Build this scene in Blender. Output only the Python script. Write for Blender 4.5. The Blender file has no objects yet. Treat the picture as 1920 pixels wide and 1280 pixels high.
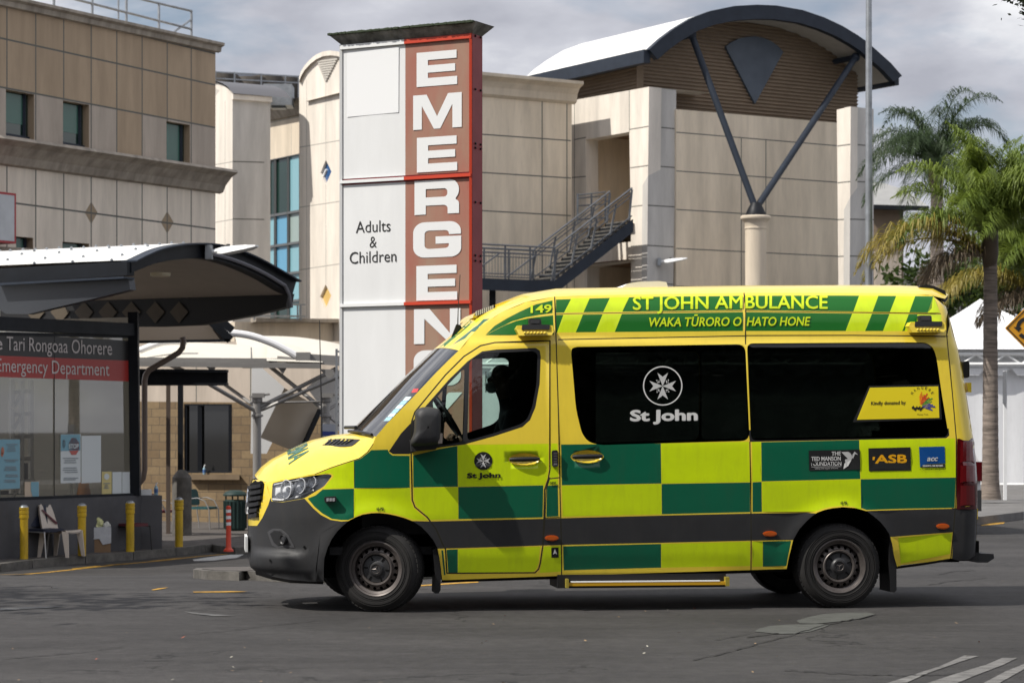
import bpy, bmesh, math, random
from mathutils import Vector, Matrix
from mathutils.geometry import delaunay_2d_cdt, tessellate_polygon
R = math.radians
random.seed(7)
SC = bpy.context.scene
COL = SC.collection

# ------------------------------------------------------------------ camera, light, exposure
F, YH, H = 4440.0, 805.0, 1.412          # focal length in photo pixels, horizon row, eye height
cam = bpy.data.cameras.new("camera")
cam_ob = bpy.data.objects.new("camera", cam); COL.objects.link(cam_ob)
cam.sensor_width = 36.0
cam.lens = 36.0 * F / 1920.0
cam.shift_y = (YH - 640.0) / 1920.0
cam.clip_start, cam.clip_end = 0.5, 6000.0
cam_ob.location = (0, 0, H)
cam_ob.rotation_euler = (R(90), 0, 0)
cam.dof.use_dof = True
cam.dof.focus_distance = 20.0
cam.dof.aperture_fstop = 5.6
SC.camera = cam_ob

SUN_DIR = Vector((-0.585, -0.275, 0.765)).normalized()    # towards the sun
sun = bpy.data.lights.new("sun", 'SUN'); sun.energy = 5.0; sun.angle = R(0.53); sun.color = (1.0, 0.95, 0.87)
sun_ob = bpy.data.objects.new("sun", sun); COL.objects.link(sun_ob)
sun_ob.rotation_euler = (-SUN_DIR).to_track_quat('-Z', 'Y').to_euler()
sun_ob.location = (-30, -10, 40)

world = bpy.data.worlds.new("World"); SC.world = world; world.use_nodes = True
def build_sky():
    nt = world.node_tree; nt.nodes.clear()
    N = lambda t: nt.nodes.new(t)
    L = nt.links.new
    out = N('ShaderNodeOutputWorld'); bg = N('ShaderNodeBackground'); bg.inputs[1].default_value = 0.085
    sky = N('ShaderNodeTexSky'); sky.sky_type = 'NISHITA'; sky.sun_disc = False
    sky.sun_elevation = math.asin(SUN_DIR.z); sky.sun_rotation = math.atan2(SUN_DIR.x, SUN_DIR.y)
    sky.air_density = 1.0; sky.dust_density = 0.6; sky.ozone_density = 1.2
    tc = N('ShaderNodeTexCoord')
    mp = N('ShaderNodeMapping'); mp.inputs['Scale'].default_value = (5.5, 5.5, 17.0); mp.inputs['Location'].default_value = (3.37, 0.2, 0.9)
    L(tc.outputs['Generated'], mp.inputs['Vector'])
    n1 = N('ShaderNodeTexNoise'); n1.inputs['Scale'].default_value = 1.0; n1.inputs['Detail'].default_value = 8; n1.inputs['Roughness'].default_value = 0.52
    n1.inputs['Distortion'].default_value = 0.25
    L(mp.outputs[0], n1.inputs['Vector'])
    mp2 = N('ShaderNodeMapping'); mp2.inputs['Scale'].default_value = (8, 8, 20); mp2.inputs['Location'].default_value = (1.3, 4.1, 2.2)
    L(tc.outputs['Generated'], mp2.inputs['Vector'])
    n2 = N('ShaderNodeTexNoise'); n2.inputs['Scale'].default_value = 1.0; n2.inputs['Detail'].default_value = 9; n2.inputs['Roughness'].default_value = 0.55
    L(mp2.outputs[0], n2.inputs['Vector'])
    cover = N('ShaderNodeValToRGB'); cover.color_ramp.elements[0].position = 0.30; cover.color_ramp.elements[1].position = 0.42
    L(n1.outputs[0], cover.inputs[0])
    tone = N('ShaderNodeValToRGB')
    e = tone.color_ramp.elements
    e[0].position = 0.34; e[0].color = (5.2, 5.35, 6.1, 1)
    e[1].position = 0.66; e[1].color = (11.0, 11.1, 11.4, 1)
    m = e.new(0.5); m.color = (7.1, 7.25, 8.0, 1)
    L(n2.outputs[0], tone.inputs[0])
    mix = N('ShaderNodeMix'); mix.data_type = 'RGBA'
    L(cover.outputs[0], mix.inputs['Factor']); L(sky.outputs[0], mix.inputs['A']); L(tone.outputs[0], mix.inputs['B'])
    # clouds overhead and round the sun are brighter than the low bank on the horizon
    sx = N('ShaderNodeSeparateXYZ'); L(tc.outputs['Generated'], sx.inputs[0])
    up = N('ShaderNodeMapRange'); up.interpolation_type = 'SMOOTHSTEP'; up.inputs['From Min'].default_value = 0.16; up.inputs['From Max'].default_value = 0.55; up.inputs['To Min'].default_value = 1.0; up.inputs['To Max'].default_value = 1.25
    L(sx.outputs['Z'], up.inputs['Value'])
    sc_ = N('ShaderNodeVectorMath'); sc_.operation = 'SCALE'; L(mix.outputs['Result'], sc_.inputs[0]); L(up.outputs[0], sc_.inputs['Scale'])
    L(sc_.outputs[0], bg.inputs[0]); L(bg.outputs[0], out.inputs[0])
build_sky()
SC.view_settings.view_transform = 'Standard'; SC.view_settings.look = 'None'
SC.view_settings.exposure = 0.0; SC.view_settings.gamma = 1.0

# ------------------------------------------------------------------ helpers
def P(x, y, D):
    """point seen at photo pixel (x, y) standing D metres away"""
    return Vector(((x - 960) / F * D, D, H + (YH - y) / F * D))
KD = F / 4740.0
def G(x, y, z=0.0):
    D = F * (H - z) / (y - YH)
    return P(x, y, D)
def lerp(a, b, t): return a + (b - a) * t
def sstep(t):
    t = max(0.0, min(1.0, t)); return t * t * (3 - 2 * t)
def interp(tab, x):
    if x <= tab[0][0]: return tab[0][1]
    for (a, b), (c, d) in zip(tab, tab[1:]):
        if x <= c: return b + (d - b) * (x - a) / (c - a)
    return tab[-1][1]
def srgb(r, g, b):
    f = lambda c: (c / 255) / 12.92 if c / 255 <= 0.04045 else ((c / 255 + 0.055) / 1.055) ** 2.4
    return (f(r), f(g), f(b), 1.0)

def mat(name, col, rough=0.6, metal=0.0, spec=0.5, coat=0.0, var=0.0, vscale=3.0, bump=0.0, bscale=60.0, stretch=(1, 1, 1), col2=None, emit=None, grime=0.0):
    m = bpy.data.materials.new(name); m.use_nodes = True
    nt = m.node_tree; b = nt.nodes['Principled BSDF']
    if len(col) == 3: col = (*col, 1.0)
    b.inputs['Base Color'].default_value = col
    b.inputs['Roughness'].default_value = rough; b.inputs['Metallic'].default_value = metal
    b.inputs['Specular IOR Level'].default_value = spec
    b.inputs['Coat Weight'].default_value = coat; b.inputs['Coat Roughness'].default_value = 0.05
    if emit:
        b.inputs['Emission Color'].default_value = emit[0]; b.inputs['Emission Strength'].default_value = emit[1]
    if var or bump or col2:
        tc = nt.nodes.new('ShaderNodeTexCoord'); mp = nt.nodes.new('ShaderNodeMapping'); mp.inputs['Scale'].default_value = stretch
        nt.links.new(tc.outputs['Object'], mp.inputs[0])
    if var or col2:
        n = nt.nodes.new('ShaderNodeTexNoise'); n.inputs['Scale'].default_value = vscale; n.inputs['Detail'].default_value = 6; n.inputs['Roughness'].default_value = 0.6
        nt.links.new(mp.outputs[0], n.inputs['Vector'])
        r = nt.nodes.new('ShaderNodeValToRGB'); r.color_ramp.elements[0].position = 0.3; r.color_ramp.elements[1].position = 0.7
        c2 = col2 if col2 else tuple(c * (1 - var) for c in col[:3]) + (1,)
        c1 = col if col2 else tuple(min(1, c * (1 + var * 0.6)) for c in col[:3]) + (1,)
        r.color_ramp.elements[0].color = c2; r.color_ramp.elements[1].color = c1
        nt.links.new(n.outputs[0], r.inputs[0]); nt.links.new(r.outputs[0], b.inputs['Base Color'])
        if grime:
            g1 = nt.nodes.new('ShaderNodeMapping'); g1.inputs['Scale'].default_value = (7, 7, 1.1); nt.links.new(tc.outputs['Object'], g1.inputs[0])
            g2 = nt.nodes.new('ShaderNodeTexNoise'); g2.inputs['Scale'].default_value = 2.2; g2.inputs['Detail'].default_value = 9; g2.inputs['Roughness'].default_value = .72; nt.links.new(g1.outputs[0], g2.inputs['Vector'])
            g3 = nt.nodes.new('ShaderNodeMapRange'); g3.inputs['From Min'].default_value = .48; g3.inputs['From Max'].default_value = .78; g3.inputs['To Max'].default_value = grime; nt.links.new(g2.outputs[0], g3.inputs['Value'])
            g4 = nt.nodes.new('ShaderNodeMix'); g4.data_type = 'RGBA'; g4.inputs['B'].default_value = (.07, .06, .045, 1); nt.links.new(g3.outputs[0], g4.inputs['Factor']); nt.links.new(r.outputs[0], g4.inputs['A']); nt.links.new(g4.outputs['Result'], b.inputs['Base Color'])
        rr = nt.nodes.new('ShaderNodeMapRange'); rr.inputs['To Min'].default_value = min(1, rough * 1.15); rr.inputs['To Max'].default_value = rough * 0.85
        nt.links.new(n.outputs[0], rr.inputs['Value']); nt.links.new(rr.outputs[0], b.inputs['Roughness'])
    if bump:
        n = nt.nodes.new('ShaderNodeTexNoise'); n.inputs['Scale'].default_value = bscale; n.inputs['Detail'].default_value = 4
        nt.links.new(mp.outputs[0], n.inputs['Vector'])
        bp = nt.nodes.new('ShaderNodeBump'); bp.inputs['Strength'].default_value = bump; bp.inputs['Distance'].default_value = 0.02
        nt.links.new(n.outputs[0], bp.inputs['Height']); nt.links.new(bp.outputs[0], b.inputs['Normal'])
    return m

def glass_mat(name, tint, trans=0.85, refl=1.0, ior=1.5):
    """thin window glass: coloured see-through plus a fresnel reflection"""
    m = bpy.data.materials.new(name); m.use_nodes = True
    nt = m.node_tree; nt.nodes.clear()
    out = nt.nodes.new('ShaderNodeOutputMaterial'); mx = nt.nodes.new('ShaderNodeMixShader')
    t = nt.nodes.new('ShaderNodeBsdfTransparent'); t.inputs[0].default_value = (tint[0] * trans, tint[1] * trans, tint[2] * trans, 1)
    g = nt.nodes.new('ShaderNodeBsdfGlossy'); g.inputs['Roughness'].default_value = 0.015; g.inputs[0].default_value = (refl, refl, refl, 1)
    fr = nt.nodes.new('ShaderNodeFresnel'); fr.inputs[0].default_value = ior
    nt.links.new(fr.outputs[0], mx.inputs[0]); nt.links.new(t.outputs[0], mx.inputs[1]); nt.links.new(g.outputs[0], mx.inputs[2])
    nt.links.new(mx.outputs[0], out.inputs[0])
    return m

class MB:
    """collects faces (world or local coordinates) and links them as one mesh object"""
    def __init__(s): s.v = []; s.f = []; s.m = []
    def add(s, vs, fs, mi=0):
        o = len(s.v); s.v += [Vector(v) for v in vs]; s.f += [tuple(i + o for i in f) for f in fs]; s.m += [mi] * len(fs); return s
    def quad(s, a, b, c, d, mi=0): return s.add([a, b, c, d], [(0, 1, 2, 3)], mi)
    def hexa(s, p, mi=0):     # p: 4 bottom + 4 top
        return s.add(p, [(3, 2, 1, 0), (4, 5, 6, 7), (0, 1, 5, 4), (1, 2, 6, 5), (2, 3, 7, 6), (3, 0, 4, 7)], mi)
    def box(s, c, sz, rz=0.0, mi=0, M=None):
        x, y, z = (k / 2 for k in sz)
        q = [Vector(k) for k in [(-x, -y, -z), (x, -y, -z), (x, y, -z), (-x, y, -z), (-x, -y, z), (x, -y, z), (x, y, z), (-x, y, z)]]
        rot = M if M else Matrix.Rotation(rz, 3, 'Z')
        return s.hexa([rot @ k + Vector(c) for k in q], mi)
    def bar(s, a, b, w, h=None, mi=0, up=(0, 0, 1)):
        a, b = Vector(a), Vector(b); h = h or w; d = (b - a).normalized(); upv = Vector(up)
        if abs(d.dot(upv)) > 0.98: upv = Vector((0, 1, 0)) if abs(d.y) < 0.9 else Vector((1, 0, 0))
        sd = d.cross(upv).normalized() * w / 2; u2 = sd.cross(d).normalized() * h / 2
        return s.hexa([a - sd - u2, a + sd - u2, b + sd - u2, b - sd - u2, a - sd + u2, a + sd + u2, b + sd + u2, b - sd + u2], mi)
    def tube(s, pts, r, n=10, mi=0, cap=True):
        pts = [Vector(p) for p in pts]; rs = r if isinstance(r, (list, tuple)) else [r] * len(pts); rings = []
        ref = None; o = len(s.v)
        for i, p in enumerate(pts):
            d = (pts[min(i + 1, len(pts) - 1)] - pts[max(i - 1, 0)]).normalized()
            if ref is None:
                ref = Vector((0, 0, 1)) if abs(d.z) < 0.9 else Vector((1, 0, 0))
            sd = d.cross(ref).normalized(); up = sd.cross(d).normalized(); ref = up
            for k in range(n):
                a = 2 * math.pi * k / n; s.v.append(p + (sd * math.cos(a) + up * math.sin(a)) * rs[i])
        for i in range(len(pts) - 1):
            for k in range(n):
                s.f.append((o + i * n + k, o + i * n + (k + 1) % n, o + (i + 1) * n + (k + 1) % n, o + (i + 1) * n + k)); s.m.append(mi)
        if cap:
            s.f.append(tuple(o + k for k in range(n))[::-1]); s.m.append(mi)
            s.f.append(tuple(o + (len(pts) - 1) * n + k for k in range(n))); s.m.append(mi)
        return s
    def lathe(s, prof, c=(0, 0, 0), axis=(0, 0, 1), n=24, mi=0, closed=False):
        ax = Vector(axis).normalized(); ref = Vector((1, 0, 0)) if abs(ax.x) < 0.9 else Vector((0, 1, 0))
        a1 = ax.cross(ref).normalized(); a2 = ax.cross(a1); c = Vector(c); o = len(s.v)
        for r, h in prof:
            for k in range(n):
                a = 2 * math.pi * k / n; s.v.append(c + ax * h + (a1 * math.cos(a) + a2 * math.sin(a)) * r)
        m = len(prof)
        for i in range(m - 1 + (1 if closed else 0)):
            j = (i + 1) % m
            for k in range(n):
                s.f.append((o + i * n + k, o + i * n + (k + 1) % n, o + j * n + (k + 1) % n, o + j * n + k)); s.m.append(mi)
        return s
    def prism(s, poly, off, mi=0):    # polygon of 3-D points extruded by vector off
        n = len(poly); off = Vector(off); poly = [Vector(p) for p in poly]
        tris = tessellate_polygon([poly])
        o = len(s.v); s.v += poly + [p + off for p in poly]
        for t in tris:
            s.f.append((o + t[0], o + t[1], o + t[2])); s.m.append(mi); s.f.append((o + n + t[2], o + n + t[1], o + n + t[0])); s.m.append(mi)
        for i in range(n):
            j = (i + 1) % n; s.f.append((o + i, o + j, o + n + j, o + n + i)); s.m.append(mi)
        return s
    def poly(s, pts, mi=0):
        pts = [Vector(p) for p in pts]; tris = tessellate_polygon([pts]); return s.add(pts, tris, mi)
    def grid(s, rows, mi=0):
        o = len(s.v); m = len(rows[0])
        for r in rows: s.v += [Vector(p) for p in r]
        for i in range(len(rows) - 1):
            for k in range(m - 1):
                s.f.append((o + i * m + k, o + i * m + k + 1, o + (i + 1) * m + k + 1, o + (i + 1) * m + k)); s.m.append(mi)
        return s
    def ball(s, c, r, n=12, mi=0, sc=(1, 1, 1)):
        prof = [(max(1e-4, math.sin(math.pi * i / n)), -math.cos(math.pi * i / n)) for i in range(n + 1)]
        o = len(s.v); s.lathe(prof, n=n * 2, mi=mi)
        for i in range(o, len(s.v)):
            v = s.v[i]; s.v[i] = Vector(c) + Vector((v.x * r * sc[0], v.y * r * sc[1], v.z * r * sc[2]))
        return s
    def build(s, name, mats, parent=None, smooth=False, org=None, fix=True, angle=35):
        me = bpy.data.meshes.new(name)
        o3 = Vector((0, 0, 0))
        if org is not None: o3 = Vector(org)
        elif parent is not None and parent.get('_w'): o3 = Vector(parent['_w'])
        me.from_pydata([v - o3 for v in s.v], [], s.f)
        for m in (mats if isinstance(mats, (list, tuple)) else [mats]): me.materials.append(m)
        me.polygons.foreach_set('material_index', s.m)
        if fix:
            bm = bmesh.new(); bm.from_mesh(me); bmesh.ops.recalc_face_normals(bm, faces=bm.faces); bm.to_mesh(me); bm.free()
        if smooth:
            me.polygons.foreach_set('use_smooth', [True] * len(me.polygons))
            if angle: me.set_sharp_from_angle(angle=R(angle))
        me.update()
        ob = bpy.data.objects.new(name, me); COL.objects.link(ob)
        if parent is not None:
            ob.parent = parent
            if parent.get('_w'): ob['_w'] = parent['_w']
        elif org is not None: ob.location = o3
        return ob

def thing(name, label, cat, loc=(0, 0, 0), group=None, rz=0.0):
    o = bpy.data.objects.new(name, None); COL.objects.link(o); o.location = loc; o.rotation_euler = (0, 0, rz)
    o['label'] = label; o['category'] = cat
    if group: o['group'] = group
    if rz == 0.0: o['_w'] = tuple(loc)
    else: o['_w'] = (0.0, 0.0, 0.0)
    o.empty_display_size = 0.2
    return o
def tag(o, label, cat, group=None):
    o['label'] = label; o['category'] = cat
    if group: o['group'] = group
    return o
def struct(o): o['kind'] = 'structure'; return o
def stuff(o, label=None, cat=None):
    o['kind'] = 'stuff'
    if label: o['label'] = label; o['category'] = cat
    return o
def copy_tree(o, parent=None):
    c = o.copy(); COL.objects.link(c); c.parent = parent
    for ch in [k for k in COL.objects if k.parent == o]: copy_tree(ch, c)
    return c

def pip(p, poly):
    x, y = p; ins = False; j = len(poly) - 1
    for i in range(len(poly)):
        xi, yi = poly[i]; xj, yj = poly[j]
        if (yi > y) != (yj > y) and x < (xj - xi) * (y - yi) / (yj - yi) + xi: ins = not ins
        j = i
    return ins
def strip(pts, w):
    """thin quads along a 2-D polyline"""
    out = []
    for (x0, y0), (x1, y1) in zip(pts, pts[1:]):
        dx, dy = x1 - x0, y1 - y0; L = math.hypot(dx, dy)
        if L < 1e-6: continue
        nx, ny = -dy / L * w / 2, dx / L * w / 2; ex, ey = dx / L * w * 0.3, dy / L * w * 0.3
        out.append([(x0 + nx - ex, y0 + ny - ey), (x1 + nx + ex, y1 + ny + ey), (x1 - nx + ex, y1 - ny + ey), (x0 - nx - ex, y0 - ny - ey)])
    return out
def rounded(poly, r, n=5):
    """rounds the corners of a 2-D polygon"""
    out = []; N = len(poly)
    for i in range(N):
        p0, p1, p2 = Vector(poly[i - 1]), Vector(poly[i]), Vector(poly[(i + 1) % N])
        a, b = p0 - p1, p2 - p1; la, lb = a.length, b.length; rr = min(r, la * 0.45, lb * 0.45)
        q0, q1 = p1 + a / la * rr, p1 + b / lb * rr
        for k in range(n + 1):
            t = k / n; q = q0 * (1 - t) ** 2 + p1 * 2 * t * (1 - t) + q1 * t * t; out.append((q.x, q.y))
    return out
def oval(cx, cy, rx, ry, n=20): return [(cx + rx * math.cos(2 * math.pi * k / n), cy + ry * math.sin(2 * math.pi * k / n)) for k in range(n)]
def cdt(polys, pts=()):
    """constrained triangulation of 2-D polygons plus loose points"""
    vs = []; es = []
    for q in polys:
        o = len(vs); vs += [Vector(k) for k in q]; es += [(o + i, o + (i + 1) % len(q)) for i in range(len(q))]
    vs += [Vector(k) for k in pts]
    r = delaunay_2d_cdt(vs, es, [], 0, 1e-5, False)
    return r[0], r[2]
class Zones:
    """painter's list: the last polygon that holds a point wins"""
    def __init__(s): s.l = []
    def add(s, poly, key):
        xs = [p[0] for p in poly]; ys = [p[1] for p in poly]
        s.l.append((poly, key, min(xs), max(xs), min(ys), max(ys)))
    def at(s, p):
        for poly, key, a, b, c, d in reversed(s.l):
            if a <= p[0] <= b and c <= p[1] <= d and pip(p, poly): return key
        return None
    def polys(s): return [k[0] for k in s.l]

def PlaneV(x1, D1, xv, x2):
    q = (xv - 960) / F
    return Plane(x1, D1, x2, D1 * ((x1 - 960) / F - q) / ((x2 - 960) / F - q))
class Plane:
    """upright wall through two points seen at pixel columns xa, xb at distances Da, Db"""
    def __init__(s, xa, Da, xb, Db):
        a = Vector(((xa - 960) / F * Da, Da, 0)); b = Vector(((xb - 960) / F * Db, Db, 0))
        s.a = a; s.d = (b - a).normalized(); s.n = Vector((s.d.y, -s.d.x, 0))
        if s.n.dot(a) > 0: s.n = -s.n            # towards the camera
    def tz(s, x, y):       # pixel -> (along, height)
        rx = (x - 960) / F
        D = s.n.dot(s.a) / (s.n.x * rx + s.n.y)
        p = Vector((rx * D, D, 0)); return ((p - s.a).dot(s.d), H + (YH - y) / F * D)
    def at(s, t, z, off=0.0): return s.a + s.d * t + s.n * off + Vector((0, 0, z))
    def px(s, x, y, off=0.0):      # point of the wall (pushed off metres outwards) seen at a pixel
        rx = (x - 960) / F; D = (s.n.dot(s.a) + off) / (s.n.x * rx + s.n.y); return P(x, y, D)

def wall_mesh(pl, outline, zones=(), holes=(), joints=(), jw=0.02, thick=0.3, mats=(), jm=None, reveal=0.15, space='px'):
    """flat wall with coloured zones, joints and openings; returns MB (material index per zone)"""
    tz = (lambda q: [pl.tz(*k) for k in q]) if space == 'px' else (lambda q: list(q))
    Z = Zones(); O = tz(outline); Z.add(O, 0)
    for q, k in zones: Z.add(tz(q), k)
    for q in joints:
        for s_ in strip(tz(q), jw): Z.add(s_, jm)
    hs = [tz(q) for q in holes]
    for q in hs: Z.add(q, -1)
    vs, fs = cdt(Z.polys()); mb = MB(); keep = []
    mb.v = [pl.at(v.x, v.y) for v in vs]
    for f in fs:
        c = (sum(vs[i].x for i in f) / len(f), sum(vs[i].y for i in f) / len(f))
        if not pip(c, O): continue
        k = Z.at(c)
        if k is None or k == -1: continue
        mb.f.append(tuple(f)); mb.m.append(k)
    for q in hs:
        for a, b in zip(q, q[1:] + q[:1]):
            mb.quad(pl.at(*a), pl.at(*b), pl.at(*b, -reveal), pl.at(*a, -reveal), 0)
    if thick:
        for a, b in zip(O, O[1:] + O[:1]):
            mb.quad(pl.at(*a), pl.at(*b), pl.at(*b, -thick), pl.at(*a, -thick), 0)
    return mb

_txt_cache = {}
def text_mesh(body, bold=0.0, shear=0.0, space=1.0, cuts=0):
    key = (body, bold, shear, space, cuts)
    if key not in _txt_cache:
        cu = bpy.data.curves.new("lettering_curve", 'FONT'); cu.body = body; cu.size = 1.0; cu.offset = bold; cu.shear = shear
        cu.resolution_u = 3; cu.space_character = space
        ob = bpy.data.objects.new("lettering_curve", cu); COL.objects.link(ob)
        dg = bpy.context.evaluated_depsgraph_get(); me = bpy.data.meshes.new_from_object(ob.evaluated_get(dg))
        vs = [(v.co.x, v.co.y) for v in me.vertices]; fs = [tuple(p.vertices) for p in me.polygons]
        if cuts:
            bm = bmesh.new(); bm.from_mesh(me)
            for k in range(1, cuts): bmesh.ops.bisect_plane(bm, geom=bm.verts[:] + bm.edges[:] + bm.faces[:], plane_co=(0, .75 * k / cuts, 0), plane_no=(0, 1, 0))
            vs = [(v.co.x, v.co.y) for v in bm.verts]; bm.verts.index_update(); fs = [tuple(v.index for v in f.verts) for f in bm.faces]; bm.free()
        bpy.data.objects.remove(ob); bpy.data.curves.remove(cu); bpy.data.meshes.remove(me)
        _txt_cache[key] = (vs, fs)
    return _txt_cache[key]
def put_text(mb, body, mapper, xl, yl, xr, yr, cap, bold=0.0, shear=0.0, mi=0, space=1.0, ref='H', cuts=0, heavy=0.0):
    """text whose baseline runs from pixel (xl,yl) to (xr,yr), capitals cap pixels tall"""
    vs, fs = text_mesh(body, bold, shear, space, cuts)
    if not vs: return mb
    hv, _ = text_mesh(ref, bold, 0.0, 1.0); ch = max(v[1] for v in hv) - min(v[1] for v in hv); b0 = min(v[1] for v in hv)
    x0 = min(v[0] for v in vs); x1 = max(v[0] for v in vs)
    for k, (sx, sy) in enumerate([(0, 0), (1, 0), (-1, 0), (0, 1), (0, -1)] if heavy else [(0, 0)]):
        pts = []
        for x, y in vs:
            t = (x - x0) / (x1 - x0); q = (y - b0) / ch
            pts.append(mapper(lerp(xl, xr, t) + sx * heavy, lerp(yl, yr, t) - q * cap + sy * heavy * .7) + Vector((0, -.0004 * k, 0)))
        mb.add(pts, fs, mi)
    return mb

# ------------------------------------------------------------------ shared materials
M = {}
M['black'] = mat('black_rubber', (0.012, 0.012, 0.013), 0.55)
M['dark'] = mat('dark_void', (0.006, 0.006, 0.006), 0.9, spec=0.1)
M['galv'] = mat('galvanised_steel', (0.36, 0.38, 0.40), 0.45, 0.75, var=0.25, vscale=6)
M['white'] = mat('white_paint', (0.78, 0.79, 0.79), 0.45, var=0.05)
M['charcoal'] = mat('charcoal_steel', (0.010, 0.012, 0.016), 0.5, spec=0.22, var=0.25, vscale=4)
M['navysteel'] = mat('dark_blue_steel', (0.022, 0.030, 0.045), 0.5, spec=0.3, var=0.2, vscale=3)
# ================================================================== GROUND
def zg(x, y):
    return -0.82 * sstep((y - 20.5) / (38 - 20.5)) * sstep((1.0 - x) / 5.5)
def GT(x, y, off=0.0):
    """pixel on the terrain"""
    z = 0.0
    for _ in range(60):
        p = G(x, y, z); z = 0.5 * z + 0.5 * zg(p.x, p.y)
    p = G(x, y, z); p.z += off; return p

def asphalt_mat():
    m = bpy.data.materials.new('asphalt'); m.use_nodes = True; nt = m.node_tree; b = nt.nodes['Principled BSDF']; L = nt.links.new
    N = lambda t: nt.nodes.new(t)
    tc = N('ShaderNodeTexCoord')
    def noise(sc, det, st=(1, 1, 1), rough=.6, dist=0.0):
        mp = N('ShaderNodeMapping'); mp.inputs['Scale'].default_value = st; L(tc.outputs['Object'], mp.inputs[0])
        n = N('ShaderNodeTexNoise'); n.inputs['Scale'].default_value = sc; n.inputs['Detail'].default_value = det; n.inputs['Roughness'].default_value = rough; n.inputs['Distortion'].default_value = dist
        L(mp.outputs[0], n.inputs['Vector']); return n.outputs[0]
    fine = noise(75, 4, rough=.75); mid = noise(9, 5); big = noise(.45, 5, (1, 2.2, 1), .6, .5); streak = noise(.9, 5, (.28, 2.6, 1), .65, .3)
    def ramp(i, p0, c0, p1, c1):
        r = N('ShaderNodeValToRGB'); e = r.color_ramp.elements; e[0].position = p0; e[1].position = p1; e[0].color = (c0, c0, c0, 1); e[1].color = (c1, c1, c1, 1); L(i, r.inputs[0]); return r.outputs[0]
    def mul(a, c):
        x = N('ShaderNodeMix'); x.data_type = 'RGBA'; x.blend_type = 'MULTIPLY'; x.inputs['Factor'].default_value = 1; L(a, x.inputs['A']); L(c, x.inputs['B']); return x.outputs['Result']
    base = N('ShaderNodeRGB'); base.outputs[0].default_value = (.045, .0425, .0415, 1)
    c = mul(base.outputs[0], ramp(fine, .32, .55, .70, 1.5)); c = mul(c, ramp(mid, .3, .74, .7, 1.22)); c = mul(c, ramp(big, .35, .72, .65, 1.12)); c = mul(c, ramp(streak, .38, .88, .6, 1.05))
    # faint crack network
    vo = N('ShaderNodeTexVoronoi'); vo.feature = 'DISTANCE_TO_EDGE'; vo.inputs['Scale'].default_value = .55
    dn = N('ShaderNodeTexNoise'); dn.inputs['Scale'].default_value = 2.3; dn.inputs['Detail'].default_value = 5; L(tc.outputs['Object'], dn.inputs['Vector'])
    va = N('ShaderNodeVectorMath'); va.operation = 'ADD'; L(tc.outputs['Object'], va.inputs[0]); L(dn.outputs['Color'], va.inputs[1]); L(va.outputs[0], vo.inputs['Vector'])
    gate = ramp(noise(.35, 2), .52, 1.0, .6, 0.0)
    cr = ramp(vo.outputs['Distance'], .004, .35, .012, 1.0)
    mx = N('ShaderNodeMath'); mx.operation = 'MAXIMUM'; L(cr, mx.inputs[0]); L(gate, mx.inputs[1])
    c = mul(c, mx.outputs[0])
    L(c, b.inputs['Base Color']); b.inputs['Roughness'].default_value = .82; b.inputs['Specular IOR Level'].default_value = .35
    bp = N('ShaderNodeBump'); bp.inputs['Strength'].default_value = .55; bp.inputs['Distance'].default_value = .012; L(fine, bp.inputs['Height']); L(bp.outputs[0], b.inputs['Normal'])
    return m
M['asphalt'] = asphalt_mat()
gm = MB(); xs = [-900, -300, -120, -60, -40, -30] + [-24 + i for i in range(37)] + [14, 18, 25, 40, 60, 120, 300, 900]
ys = [-200, -60, -20, 0, 6, 10, 14] + [17 + i * .75 for i in range(34)] + [44, 48, 54, 62, 80, 120, 300, 1000, 3500]
gm.grid([[Vector((x, y, zg(x, y))) for x in xs] for y in ys])
struct(gm.build('road', M['asphalt'], smooth=True, angle=0))

M['concrete_kerb'] = mat('kerb_concrete', (.115, .107, .095), .85, var=.45, vscale=5, bump=.3, bscale=60)
M['paving'] = mat('pavement_asphalt', (.085, .075, .068), .9, var=.35, vscale=3, bump=.3, bscale=80)
M['roadwhite'] = mat('worn_white_road_paint', (.55, .55, .53), .8, var=.45, vscale=22)
M['roadyellow'] = mat('worn_yellow_road_paint', (.46, .25, .02), .8, var=.6, vscale=16)
PZ = -0.69          # pavement level by the entrance
def kerb(name, pts_px, z_top, drop, wid, inner, mats=None):
    pass
# pavement in front of the emergency entrance
edge = [(-120, 1075), (0, 1057), (60, 1049.5), (160, 1041), (250, 1035), (330, 1027.5), (385, 1021.5), (402, 1020), (416, 1023), (440, 1026), (560, 1020), (700, 1014)]
kp = [G(x, y, PZ) for x, y in edge]
pv = MB(); inner = [p + Vector((-.10, .14, 0)) for p in kp]
back = [Vector((-3, 80, PZ)), Vector((-30, 80, PZ)), Vector((-30, 30, PZ))]
pv.poly(inner + back); struct(pv.build('pavement', M['paving']))
kb = MB()
for a, b, c, d in zip(kp, kp[1:], inner, inner[1:]):
    L_ = (b - a).length; n = max(1, int(L_ / .9))
    for i in range(n):
        t0, t1 = i / n + .008, (i + 1) / n - .008
        q = [a.lerp(b, t0), a.lerp(b, t1), c.lerp(d, t1), c.lerp(d, t0)]
        up = Vector((0, 0, .004)); dn = Vector((0, 0, -.32)); o = (q[0] - q[3]).normalized() * .02
        kb.hexa([q[0] + dn + o, q[1] + dn + o, q[2] + dn, q[3] + dn, q[0] + up, q[1] + up, q[2] + up, q[3] + up])
struct(kb.build('kerb', M['concrete_kerb']))
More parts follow.
